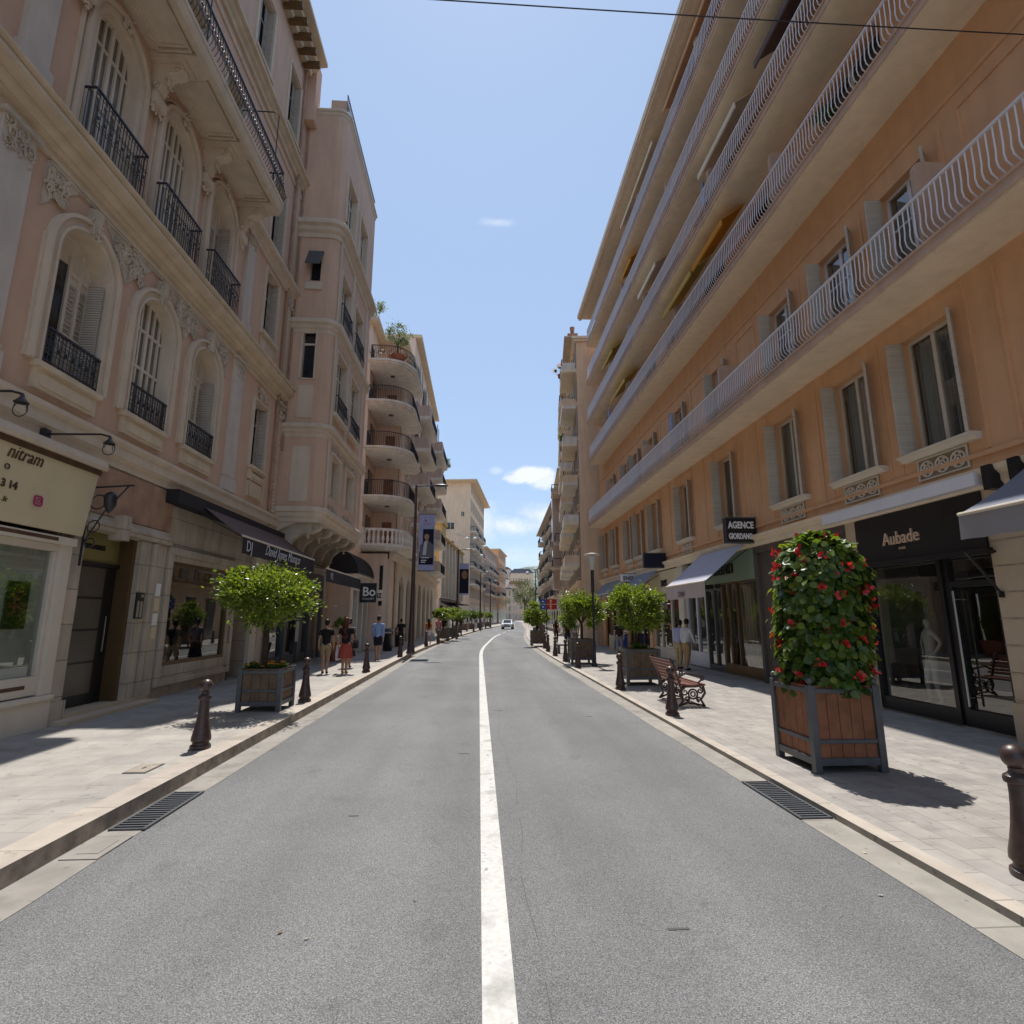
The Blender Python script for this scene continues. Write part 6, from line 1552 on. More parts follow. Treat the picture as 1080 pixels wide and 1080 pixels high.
# planters: timber box in a grey steel frame
def planter(label, x, y, z, w_, h, wood, rz=0, balls=False, leg=.16):
    t = thing('planter_box', label, 'planter', (x, y, z), rz, 'timber planter boxes on the pavements')
    a = w_/2; p = .045
    g = MB()
    for sx in (-1, 1):
        for sy in (-1, 1):
            g.box(sx*a-p, sx*a+p, sy*a-p, sy*a+p, 0, h+.02)
    for s_ in (-1, 1):
        for z0, z1 in ((leg, leg+.09), (h-.08, h-.02)):
            g.box(-a+p, a-p, s_*a-p*.8, s_*a+p*.8, z0, z1); g.box(s_*a-p*.8, s_*a+p*.8, -a+p, a-p, z0, z1)
        g.box(-a+p, a-p, s_*a-p*.7, s_*a+p*.7, leg+.26, leg+.31); g.box(s_*a-p*.7, s_*a+p*.7, -a+p, a-p, leg+.26, leg+.31)
    g.build('steel_frame', 'steelgrey', t, local=True, bevel=.006)
    if balls:
        g = MB()
        for sx in (-1, 1):
            for sy in (-1, 1): g.ball((sx*a, sy*a, h+.075), .042, 12); g.tube([(sx*a, sy*a, h+.01), (sx*a, sy*a, h+.05)], .02, 8)
        g.build('corner_ball', 'steelgrey', t, local=True, smooth=True)
    n = max(4, int(w_/.155)); bw = (w_-2*p)/n
    for fc in range(4):
        g = MB()
        for i in range(n):
            x0 = -a+p+i*bw+.004; x1 = x0+bw-.008; o0, o1 = a-.022, a+.008
            for z0, z1 in ((leg+.31, h-.08), (leg+.09, leg+.26), (h-.02, h+.012)):
                if fc == 0: g.box(x0, x1, -o1, -o0, z0, z1)
                elif fc == 1: g.box(x0, x1, o0, o1, z0, z1)
                elif fc == 2: g.box(-o1, -o0, x0, x1, z0, z1)
                else: g.box(o0, o1, x0, x1, z0, z1)
        g.build('timber_side', wood, t, local=True)
    g = MB(); g.box(-a+.03, a-.03, -a+.03, a-.03, leg+.1, h-.05); g.build('soil', 'soil', t, local=True)
    return t
# right: flower column
planter('timber planter with grey frame under the tall red flower column', 4.70, 7.50, HR, .86, 1.04, 'wood', 0, True, leg=.09)
fc = thing('flower_column', 'tall dome-topped column of green leaves dotted with red blooms', 'flower column', (4.79, 7.48, HR+.98))
def column_leaves(name, n, m, leaf, r0, r1, seed, lo=0.0, clustered=False):
    rr = random.Random(seed); b = MB(); Ht = 2.10
    for i in range(n):
        z = rr.uniform(lo, 1); a = rr.uniform(0, 2*PI)
        R_ = .535*(1-max(0, (z-.72)/.28)**2.4*.72)*(1.0+.07*math.sin(3*a+4*z)+.05*math.sin(7*a-11*z))*(.93+.07*math.sin(z*3))*(1+.085*math.sin(9*a+z*17)*math.sin(5*a-z*29+1))
        if z < .06: R_ *= .92
        rad = R_*(rr.uniform(r0, r1)**.6)
        if z > .93: rad = R_*rr.uniform(0, 1)**.5
        c = Vector((rad*math.cos(a), rad*math.sin(a), z*Ht+rr.uniform(-.04, .04)))
        out = Vector((math.cos(a), math.sin(a), .25+(1.5 if z > .9 else 0)))
        if clustered:
            for q in range(9):
                d = Vector((out.x*.5+rr.uniform(-1, 1), out.y*.5+rr.uniform(-1, 1), rr.uniform(-.5, 1))).normalized()
                sd_ = d.cross(out).normalized() if d.cross(out).length > .1 else Vector((0, 0, 1))
                L_ = leaf*rr.uniform(.7, 1.2); p = c+Vector((rr.gauss(0, .02), rr.gauss(0, .02), rr.gauss(0, .018)))+out*.03
                b.faces([p, p+d*L_*.6+sd_*L_*.45, p+d*L_, p+d*L_*.6-sd_*L_*.45], [(0, 1, 2, 3)])
            continue
        tg = Vector((-math.sin(a), math.cos(a), 0)); k_ = rr.gauss(0, .75)
        d = (tg*k_+Vector((0, 0, -.8))+out*rr.uniform(-.05, .75)).normalized()
        nf = (out+Vector((rr.gauss(0, .35), rr.gauss(0, .35), rr.uniform(-.1, .7)))).normalized()
        sd_ = d.cross(nf).normalized(); up = sd_.cross(d)
        L_ = leaf*rr.uniform(.65, 1.35); W_ = L_*rr.uniform(.38, .52)
        b.faces([c, c+d*L_*.22+sd_*W_*.8+up*L_*.05, c+d*L_*.62+sd_*W_*.85+up*L_*.04, c+d*L_, c+d*L_*.62-sd_*W_*.85+up*L_*.04, c+d*L_*.22-sd_*W_*.8+up*L_*.05, c+d*L_*.5], [(0, 1, 2, 6), (2, 3, 6), (3, 4, 6), (4, 5, 0, 6)])
    return b_nonorm(b, name, m, fc)
column_leaves('leaves', 6500, 'leafd', .115, .3, 1.12, 1); column_leaves('stray_shoots', 200, 'leaf', .10, 1.1, 1.42, 7, .05); column_leaves('outer_pale_leaves', 900, 'leaf', .10, .85, 1.16, 2, .2); column_leaves('sunlit_top_leaves', 500, 'leaf', .10, .6, 1.15, 5, .84)  # paler outer leaves; the top layer's sunlit tone is put into its colour
column_leaves('red_blooms', 78, 'flower', .066, .95, 1.2, 9, .02, True)
g = MB(); g.tube([(0, 0, -.3), (0, 0, 2.0)], .05, 8)
for z in (.4, 1.0, 1.6): ring(g, 0, 0, z, .3, .01, 12)
g.build('support_pole', 'bark', fc, local=True)
# citrus trees in planters
def box_tree(label, x, y, z0, zc, r, n, leaf, m='leaf', trunk_r=.05, seed=1, lean=(0, 0), flat=None, fruit=False):
    t = thing('planter_tree', label, 'tree', (x, y, z0), 0, 'round trimmed trees growing in the planters')
    g = MB(); top = zc-z0
    g.tube([(0, 0, -.2), (lean[0]*.3+.02, lean[1]*.3, top*.45), (lean[0]*.7, lean[1]*.7+.02, top-r[2]*.5)], [trunk_r*1.15, trunk_r, trunk_r*.9], 8)
    rr = random.Random(seed)
    for a in range(9):
        an = a*2.4; q = rr.uniform(.45, .85)
        g.tube([(lean[0]*.7, lean[1]*.7, top-r[2]*.65), (lean[0]+r[0]*q*.5*math.cos(an), lean[1]+r[1]*q*.5*math.sin(an), top-r[2]*.1), (lean[0]+r[0]*q*math.cos(an), lean[1]+r[1]*q*math.sin(an), top+r[2]*rr.uniform(-.1, .5))], [trunk_r*.6, trunk_r*.4, .012], 6)
    g.build('trunk', 'bark', t, local=True, smooth=True)
    crown(t, (lean[0], lean[1], top), r, n, m, leaf, seed=seed, clumps=44 if n > 3000 else 26)
    if fruit:
        g = MB()
        for i in range(6): g.ball((lean[0]+r[0]*rr.uniform(-.5, .5), lean[1]-r[1]*rr.uniform(.2, .7), top+r[2]*rr.uniform(-.75, .2)), .035, 8)
        g.build('fruit', 'floweo', t, local=True, smooth=True)
    return t
planter('weathered timber planter with flowers under the flat-crowned tree, left foreground', -4.30, 11.85, HL, .77, .80, 'woodold', leg=.11)
box_tree('flat-crowned bright green citrus tree in the planter on the left pavement', -4.38, 11.85, HL+.72, 2.44, (1.05, .95, .62), 11000, .078, seed=4, lean=(-.10, -.05), trunk_r=.06)
fl = thing('marigolds', 'yellow and orange marigolds with green leaves in the left planter', 'flowers', (-4.30, 11.85, HL+.76))
crown(fl, (0, 0, .05), (.42, .42, .10), 700, 'leafd', .07, name='leaves', seed=6)
g = MB(); r2 = random.Random(2)
for i in range(26):
    c_ = (r2.uniform(-.38, .38), r2.uniform(-.4, .1), r2.uniform(.10, .17))
    for q in range(10):
        a = q*2.4; g.faces([c_, (c_[0]+.035*math.cos(a), c_[1]+.035*math.sin(a), c_[2]+.02*r2.random()), (c_[0]+.035*math.cos(a+.7), c_[1]+.035*math.sin(a+.7), c_[2]+.02)], [(0, 1, 2)])
    g.mark()
for i_, o_ in enumerate(g.build_each('bloom', 'floweo', fl, local=True)): pass
planter('timber planter beside the slatted bench under a round-crowned tree', 4.72, 16.3, HR, .92, 1.0, 'woodold')
box_tree('dense round-crowned tree in the planter just beyond the bench', 4.66, 16.3, HR+.92, 2.20, (.86, .86, .70), 9500, .085, seed=8, trunk_r=.05)
crown(C.objects[0] if False else thing('planter_flowers', 'dark green bedding plants with red blooms under the round-crowned tree by the bench', 'flowers', (4.72, 16.3, HR+.95)), (0, 0, .06), (.42, .42, .12), 500, 'leafd', .08, name='leaves')
planter('dark timber planter behind the slim street lamp on the right', 4.30, 23.4, HR, .86, 1.0, 'woodold')
box_tree('round bright-leaved tree just left of the slim street lamp', 4.36, 23.4, HR+.9, 2.22, (.98, .9, .84), 6500, .10, seed=10)
planter('small dark planter near the blue and red direction signs', 3.95, 37.0, HR, .86, 1.0, 'woodold')
box_tree('half-dark round tree below the blue and red direction signs', 3.9, 37.0, HR+.9, 2.15, (.85, .8, .75), 3800, .12, seed=12)
FT = [(-2.75, 43.5, 'pale green topiary tree just left of the second banner lamp', 'leaf'), (-2.2, 46.5, 'pale green topiary tree touching the second banner lamp', 'leaf'), (-2.2, 57.5, 'dark round topiary tree just right of the second banner lamp', 'leafd'),
      (-1.9, 68, 'pale green topiary tree fourth along the left kerb', 'leaf'), (-1.0, 73, 'darker topiary tree fifth along the left kerb', 'leafd'), (.1, 83, 'pale topiary tree sixth along the left kerb, near the white car', 'leaf'), (1.5, 92, 'last small topiary tree along the left kerb beside the white car', 'leaf'),
      (5.6, 52, 'small dark tree on the right kerb past the direction signs', 'leafd'), (7.4, 66, 'grey-green tree on the right where the kerb turns', 'leafs'), (8.6, 78, 'distant shrub-like tree on the right side of the bend', 'leafd'), (9.6, 88, 'farthest small tree along the right bend', 'leafs')]
for i, (x, y, lb, m_) in enumerate(FT):
    z = HL if x < 4 else HR
    planter('planter box under the '+lb, x, y, z, .86, .9, 'woodold')
    box_tree(lb, x, y, z+.8, 2.2 if m_ != 'leafd' else 2.1, (.85, .8, .45 if m_ == 'leaf' else .6), 1700, .15, m_, seed=20+i)

# slatted bench with cast iron scroll ends; its back is to the road
bn = thing('park_bench', 'slatted red-brown bench with scrolled iron ends on the right pavement', 'bench', (4.62, 12.85, HR))
Lb = 1.5
g = MB()
for i in range(6): x = -.13+i*.088; z = .44+.012*(i-2.5)**2*.3; g.box(x-.034, x+.034, -Lb/2, Lb/2, z-.018, z+.018)
g.build('seat', 'slat', bn, local=True, bevel=.004)
g = MB()
for i in range(6):
    z = .55+i*.078; x = -.20-.03*i-.002*i*i
    g.prism([(x-.014, z-.033), (x+.010, z-.030), (x-.004, z+.034), (x-.028, z+.030)], -Lb/2, Lb/2, 1)
g.build('backrest', 'slat', bn, local=True, bevel=.003)
for yy in (-Lb/2+.10, Lb/2-.10):
    g = MB(); T = .023
    def sc_(cx, cz, r, f=1, a0=0, turns=1.3, t=T):
        g.tube([(cx+f*r*(1-k/16*.8)*math.cos(a0+2*PI*turns*k/16), yy, cz+r*(1-k/16*.8)*math.sin(a0+2*PI*turns*k/16)) for k in range(17)], [t*(1-.45*k/16) for k in range(17)], 6)
    g.tube([(-.18, yy, .40), (-.05, yy, .42), (.15, yy, .42), (.34, yy, .45)], T*1.2, 6)
    g.tube([(-.18, yy, .40), (-.24, yy, .62), (-.34, yy, .95), (-.40, yy, 1.02)], T*1.2, 6)
    g.tube([(-.16, yy, .40), (-.20, yy, .25), (-.14, yy, .12), (-.24, yy, .0)], T*1.2, 6)
    g.tube([(.32, yy, .44), (.36, yy, .28), (.26, yy, .14), (.34, yy, .0)], T*1.2, 6)
    g.tube([(-.24, yy, .01), (-.05, yy, .08), (.12, yy, .06), (.34, yy, .01)], T, 6)
    ring(g, .09, yy, .26, .10, T*.9, 16, k=6); ring(g, .09, yy, .26, .05, T*.8, 10, k=6)
    sc_(-.09, .30, .085, 1, PI/2); sc_(.25, .33, .07, -1, PI/2); sc_(-.05, .16, .06, 1, -PI/2); sc_(.22, .15, .055, -1, -PI/2)
    g.tube([(-.23, yy, .62), (-.05, yy, .70), (.15, yy, .66), (.30, yy, .64)], T*1.1, 6); sc_(.31, .59, .055, -1, PI/2, 1.2); g.tube([(.30, yy, .56), (.22, yy, .5), (.28, yy, .44)], T, 6)
    g.build('iron_end', 'bronze', bn, local=True, smooth=True)
# grey slab bench farther on
t = thing('slab_bench', 'plain grey slab bench beyond the second planter on the right', 'bench', (4.9, 29.5, HR))
g = MB(); g.box(-.9, .9, -.25, .25, .40, .48); g.build('seat', 'steelgrey', t, local=True, bevel=.01)
for s_ in (-.65, .65): g = MB(); g.box(s_-.06, s_+.06, -.2, .2, 0, .40); g.build('leg', 'steelgrey', t, local=True)

# street lamps
def tall_lamp(label, x, y, z, H_, arm, poster, bw=.72, cols=None, lr=1):
    t = thing('street_lamp', label, 'street lamp', (x, y, z), 0, 'tall banner lamp posts along the left kerb')
    g = MB(); g.lathe([(.24, 0), (.25, .06), (.20, .12), (.155, .55), (.15, 1.2), (.125, 1.6), (.105, 3.5), (.085, 6), (.06, H_)], (0, 0, 0), 16); g.build('pole', 'bronze', t, local=True, smooth=True)
    g = MB(); g.tube([(0, 0, H_-.1), (lr*arm*.5, 0, H_-.02), (lr*arm, 0, H_)], [.04, .035, .03], 8)
    if arm: g.build('arm', 'steelgrey', t, local=True, smooth=True)
    g = MB(); g.ball((lr*(arm+.05), 0, H_), (.42, .16, .075), 12); ho = g.build('lamp_head', 'steelgrey', t, local=True, smooth=True)
    return t
tl = tall_lamp('tall tapered brown lamp post carrying the suited-man banner, left kerb', -3.42, 28.6, HL, 8.75, 1.25, True)
ba = thing('street_banner', 'banner with a suited man portrait on the nearest lamp post', 'banner', (-2.85, 28.6, 4.2), 0, 'lamp post banners')
g = MB(); g.box(-3.2, -2.38, 28.57, 28.60, 4.35, 7.30); g.build('cloth', 'c_lilac', ba)
g = MB(); g.box(-3.24, -2.34, 28.58, 28.62, 7.30, 7.35); g.box(-3.24, -2.34, 28.58, 28.62, 4.30, 4.35); g.build('banner_rod', 'steelgrey', ba)
g = MB(); g.box(-2.98, -2.42, 28.55, 28.568, 4.65, 6.52); g.box(-3.16, -2.42, 28.553, 28.569, 4.65, 5.3); pp = g.build('printed_panel', 'c_navy', ba)
g = MB()
def disc(g, x, z, rx, rz, y, n=20): g.face([(x+rx*math.cos(2*PI*k/n), y, z+rz*math.sin(2*PI*k/n)) for k in range(n)])
disc(g, -2.78, 6.12, .125, .17, 28.545); g.face([(-2.84, 28.546, 6.0), (-2.72, 28.546, 6.0), (-2.70, 28.546, 5.82), (-2.86, 28.546, 5.82)]); g.build('printed_face', 'skin', pp)
g = MB(); g.face([(-2.90, 28.543, 6.2), (-2.90, 28.543, 6.30), (-2.80, 28.543, 6.34), (-2.68, 28.543, 6.30), (-2.65, 28.543, 6.18), (-2.72, 28.543, 6.25), (-2.84, 28.543, 6.25)])
g.face([(-2.83, 28.543, 6.13), (-2.80, 28.543, 6.145), (-2.80, 28.543, 6.13)]); g.face([(-2.76, 28.543, 6.13), (-2.73, 28.543, 6.145), (-2.73, 28.543, 6.13)]); g.face([(-2.83, 28.543, 5.99), (-2.73, 28.543, 5.99), (-2.75, 28.543, 6.01), (-2.81, 28.543, 6.01)])
g.build('printed_hair', 'hair', pp)
g = MB(); g.face([(-3.14, 28.549, 5.0), (-2.44, 28.549, 5.0), (-2.44, 28.549, 5.7), (-2.66, 28.549, 5.88), (-2.88, 28.549, 5.88), (-3.12, 28.549, 5.65)]); g.build('printed_jacket', 'c_grey', pp)
g = MB(); g.face([(-2.90, 28.541, 5.85), (-2.74, 28.541, 5.86), (-2.80, 28.541, 5.15), (-2.98, 28.541, 5.15)]); g.build('printed_shirt', 'c_white', pp)
for i, (x0, x1, z) in enumerate(((-3.05, -2.62, 4.98), (-3.05, -2.70, 4.84), (-3.05, -2.76, 4.74))):
    g = MB()
    n_ = int((x1-x0)/.06)
    for k in range(n_): g.box(x0+k*.06, x0+k*.06+.042, 28.545, 28.548, z, z+.055)
    g.build('printed_line', 'lwhite', pp)
g = MB(); disc(g, -2.86, 6.98, .05, .07, 28.565, 8); g.box(-2.98, -2.60, 28.562, 28.567, 6.78, 6.81); g.build('emblem', 'c_red', ba)
tl2 = tall_lamp('second tall lamp post with a darker banner, farther along the left kerb', -2.05, 52.5, HL, 8.2, .9, True)
ba = thing('street_banner', 'brown and black banner on the second lamp post along the left', 'banner', (-1.6, 52.5, 4), 0, 'lamp post banners')
g = MB(); g.box(-1.9, -1.0, 52.46, 52.49, 4.0, 7.0); g.build('cloth', 'c_navy', ba)
g = MB(); g.box(-1.9, -1.0, 52.45, 52.459, 6.45, 7.0); g.box(-1.9, -1.0, 52.45, 52.459, 4.0, 4.15); g.build('pale_band', 'c_lilac', ba)
g = MB(); disc(g, -1.4, 5.9, .28, .4, 52.455); g.build('printed_shape', 'rooftile', ba)
tall_lamp('third tall dark lamp post on the left, before the pale house fronts', .2, 80, HL, 8.2, .9, False)
tall_lamp('fourth distant lamp post on the left near the white car', 2.0, 97, HL, 8.0, .9, False)
def globe_lamp(label, x, y, z, n=2):
    t = thing('wall_lamp', label, 'lamp', (x, y, z), 0, 'white globe lamps strung by the far facades')
    for i in range(n):
        g = MB(); g.ball((x+i*1.0, y, z), (.26, .26, .22), 10); g.build('globe', 'lwhite', t, smooth=True)
    g = MB(); g.tube([(x-.1, y, z+.25), (x+n*1.0-.9, y, z+.25)], .03, 5); g.tube([(x-1.3, y, z+.5), (x-.1, y, z+.25)], .03, 5); g.build('bracket', 'steelgrey', t)
globe_lamp('pair of white globe lamps above the yellow cupola building', -1.6, 68, 11.6)
globe_lamp('single white globe lamp right of the paired globes, before the beige house', .3, 75, 10.2, 1)
# slim lamp, right
t = thing('street_lamp', 'slim black lamp post with a glass cone top on the right pavement', 'street lamp', (4.62, 22.1, HR))
g = MB(); g.lathe([(.13, 0), (.13, .05), (.07, .12), (.06, .9), (.045, 1.0), (.042, 2.9), (.07, 2.92), (.07, 3.75), (.05, 3.8)], (0, 0, 0), 14); g.build('pole', 'iron', t, local=True, smooth=True)
g = MB(); g.lathe([(.05, 3.8), (.07, 3.84), (.16, 4.35), (.17, 4.38)], (0, 0, 0), 14); g.build('glass_cone', 'lampglass', t, local=True, smooth=True)
g = MB(); g.lathe([(.30, 4.40), (.31, 4.42), (.30, 4.45), (.08, 4.50)], (0, 0, 0), 20); g.build('top_disc', 'offwhite', t, local=True, smooth=True)
t = thing('street_lamp', 'dark lamp post with round white head, far along the right bend', 'street lamp', (6.2, 60, HR))
g = MB(); g.lathe([(.14, 0), (.07, .3), (.05, 6.8)], (0, 0, 0), 10); g.build('pole', 'iron', t, local=True)
g = MB(); g.ball((0, 0, 7.0), .22, 10); g.ball((-.9, 0, 6.6), .2, 10); g.build('globe', 'lwhite', t, local=True, smooth=True); g = MB(); g.tube([(0, 0, 6.7), (-.9, 0, 6.75)], .03, 5); g.build('arm', 'iron', t, local=True)
# direction signs
t = thing('direction_sign', 'two stacked blue and red direction signs on a post, right kerb', 'sign', (4.35, 35.3, HR))
g = MB(); g.tube([(0, 0, 0), (0, 0, 3.2)], .04, 8); g.build('post', 'iron', t, local=True)
for i, z in enumerate((2.72, 2.38)):
    g = MB(); g.box(-.45, -.02, -.06, -.02, z, z+.30); g.build('blue_panel', 'blue', t, local=True)
    g = MB(); g.box(-.015, .66, -.06, -.02, z, z+.30); rp = g.build('red_panel', 'red', t, local=True)
    g = MB(); g.box(.66, .98, -.06, -.02, z, z+.30); g.build('end_panel', 'c_white', t, local=True)
    g = MB(); g.box(.22, .30, -.068, -.061, z+.03, z+.20); g.face([(.16, -.066, z+.18), (.36, -.066, z+.18), (.26, -.066, z+.28)]); g.build('arrow', 'letter', rp, local=True)
    g = MB(); g.ball((-.24, -.065, z+.15), (.05, .006, .05), 8); g.build('emblem', 'lwhite', t, local=True)
# A-board and bins
t = thing('advert_board', 'blue and yellow advertising board on the right pavement behind the planters', 'advert board', (7.4, 31, HR))
g = MB(); g.prism([(-.02, .0), (.02, .0), (.12, .95), (.08, .95)], 0, .5, 0); g.prism([(.32, .0), (.28, .0), (.12, .95), (.16, .95)], 0, .5, 0); g.box(0, .5, -.04, -.025, .12, .9, 0); g.build('board', 'signcream', t, local=True)
g = MB(); g.box(.22, .98, -.055, -.041, .14, .92); g.build('blue_print', 'blue', t, local=True)
g = MB(); g.box(.0, 1.0, -.03, .03, .9, .96); g.build('top_rail', 'steelgrey', t, local=True)
def bin_(label, x, y):
    t = thing('litter_bin', label, 'litter bin', (x, y, HL))
    g = MB(); g.lathe([(.22, 0), (.25, .05), (.27, .85), (.29, .88), (.28, .93)], (0, 0, 0), 14); g.build('body', 'blackp', t, local=True, smooth=True)
    g = MB(); g.lathe([(.29, 1.02), (.30, 1.06), (.18, 1.18), (.02, 1.2)], (0, 0, 0), 14)
    for a in range(4): g.tube([(.25*math.cos(a*PI/2), .25*math.sin(a*PI/2), .9), (.25*math.cos(a*PI/2), .25*math.sin(a*PI/2), 1.04)], .015, 5)
    g.build('hood', 'blackp', t, local=True, smooth=True)
    return t
bin_('black litter bin beside the stone shop front, just right of the man in blue', -4.9, 30.5); bin_('black litter bin farther back, left of the tall lamp post', -4.9, 34.8)
# potted yellow-topped plant behind the walkers
shrub('potted_plant', 'lime potted plant with a yellow top behind the walking women', (-5.9, 24.0, HL), (.34, .34, .5), 700, 'leaf', leaf=.10, ph=.75, flowers=('floweo', 60))
# mannequins in the lingerie shop
FT_ = None

# white car far down the road
def car(label, x, y, rz, paint='carwhite', name='parked_car', group=None):
    t = thing(name, label, 'car', (x, y, 0.01), rz, group)
    prof = [(-2.0, .35), (-2.05, .62), (-1.95, .82), (-1.15, .95), (-.55, 1.42), (.55, 1.48), (1.35, 1.30), (1.85, .98), (2.0, .80), (2.0, .35)]
    g = MB(); W = .86; N = len(prof); pts = []; fs = []
    for j, (xx, ins, top) in enumerate(((-W, .06, .10), (-W+.08, 0, 0), (W-.08, 0, 0), (W, .06, .10))):
        for (px_, pz_) in prof:
            k = 1-(.05 if j in (0, 3) else 0); zz = pz_
            x_ = xx*(1 if pz_ < .97 else .84)
            pts.append((x_, px_*k, zz if j in (1, 2) else .35+(zz-.35)*.95))
    for j in range(3):
        for i in range(N): fs.append((j*N+i, j*N+(i+1) % N, (j+1)*N+(i+1) % N, (j+1)*N+i))
    fs.append(tuple(range(N))); fs.append(tuple(range(3*N, 4*N)))
    g.faces(pts, fs); g.build('body', paint, t, local=True, smooth=True)
    g = MB()
    g.faces([(-.62, -1.12, .99), (.62, -1.12, .99), (.56, -.62, 1.40), (-.56, -.62, 1.40)], [(0, 1, 2, 3)]); g.v = [(a, b-.03, c+.02) for a, b, c in g.v]; g.build('windscreen', 'pane_dark', t, local=True)
    g = MB(); g.faces([(-.6, 1.40, 1.27), (.6, 1.40, 1.27), (.62, 1.78, 1.03), (-.62, 1.78, 1.03)], [(0, 1, 2, 3)]); g.v = [(a, b+.03, c+.02) for a, b, c in g.v]; g.build('rear_window', 'pane_dark', t, local=True)
    for s_ in (-1, 1):
        g = MB(); g.faces([(s_*.79, -.85, 1.0), (s_*.79, 1.3, 1.0), (s_*.74, 1.1, 1.26), (s_*.74, -.5, 1.36)], [(0, 1, 2, 3)]); g.build('side_window', 'pane_dark', t, local=True)
        g = MB(); g.ball((s_*.62, -1.99, .70), (.16, .06, .08), 8); g.build('headlight', 'lwhite', t, local=True, smooth=True)
        g = MB(); g.ball((s_*.92, -.75, 1.02), (.09, .06, .06), 6); g.build('mirror', paint, t, local=True, smooth=True)
        for yy in (-1.28, 1.28):
            g = MB(); N = 16; pts = []
            for xx in (s_*.66, s_*.88):
                pts += [(xx, yy+.31*math.cos(2*PI*k/N), .31+.31*math.sin(2*PI*k/N)) for k in range(N)]
            g.faces(pts, [(k, (k+1) % N, N+(k+1) % N, N+k) for k in range(N)]+[tuple(range(N)), tuple(range(N, 2*N))]); w_ = g.build('wheel', 'tyre', t, local=True)
            g = MB(); g.face([(s_*.885, yy+.19*math.cos(2*PI*k/N), .31+.19*math.sin(2*PI*k/N)) for k in range(N)]); g.build('rim', 'metal', w_, local=True)
    g = MB(); g.box(-.5, .5, -2.06, -1.98, .38, .52); g.box(-.35, .35, -2.07, -2.0, .62, .74); g.build('grille', 'blackp', t, local=True)
    return t
car('white car driving towards the camera at the far bend', 4.6, 88, R(-8), name='car')
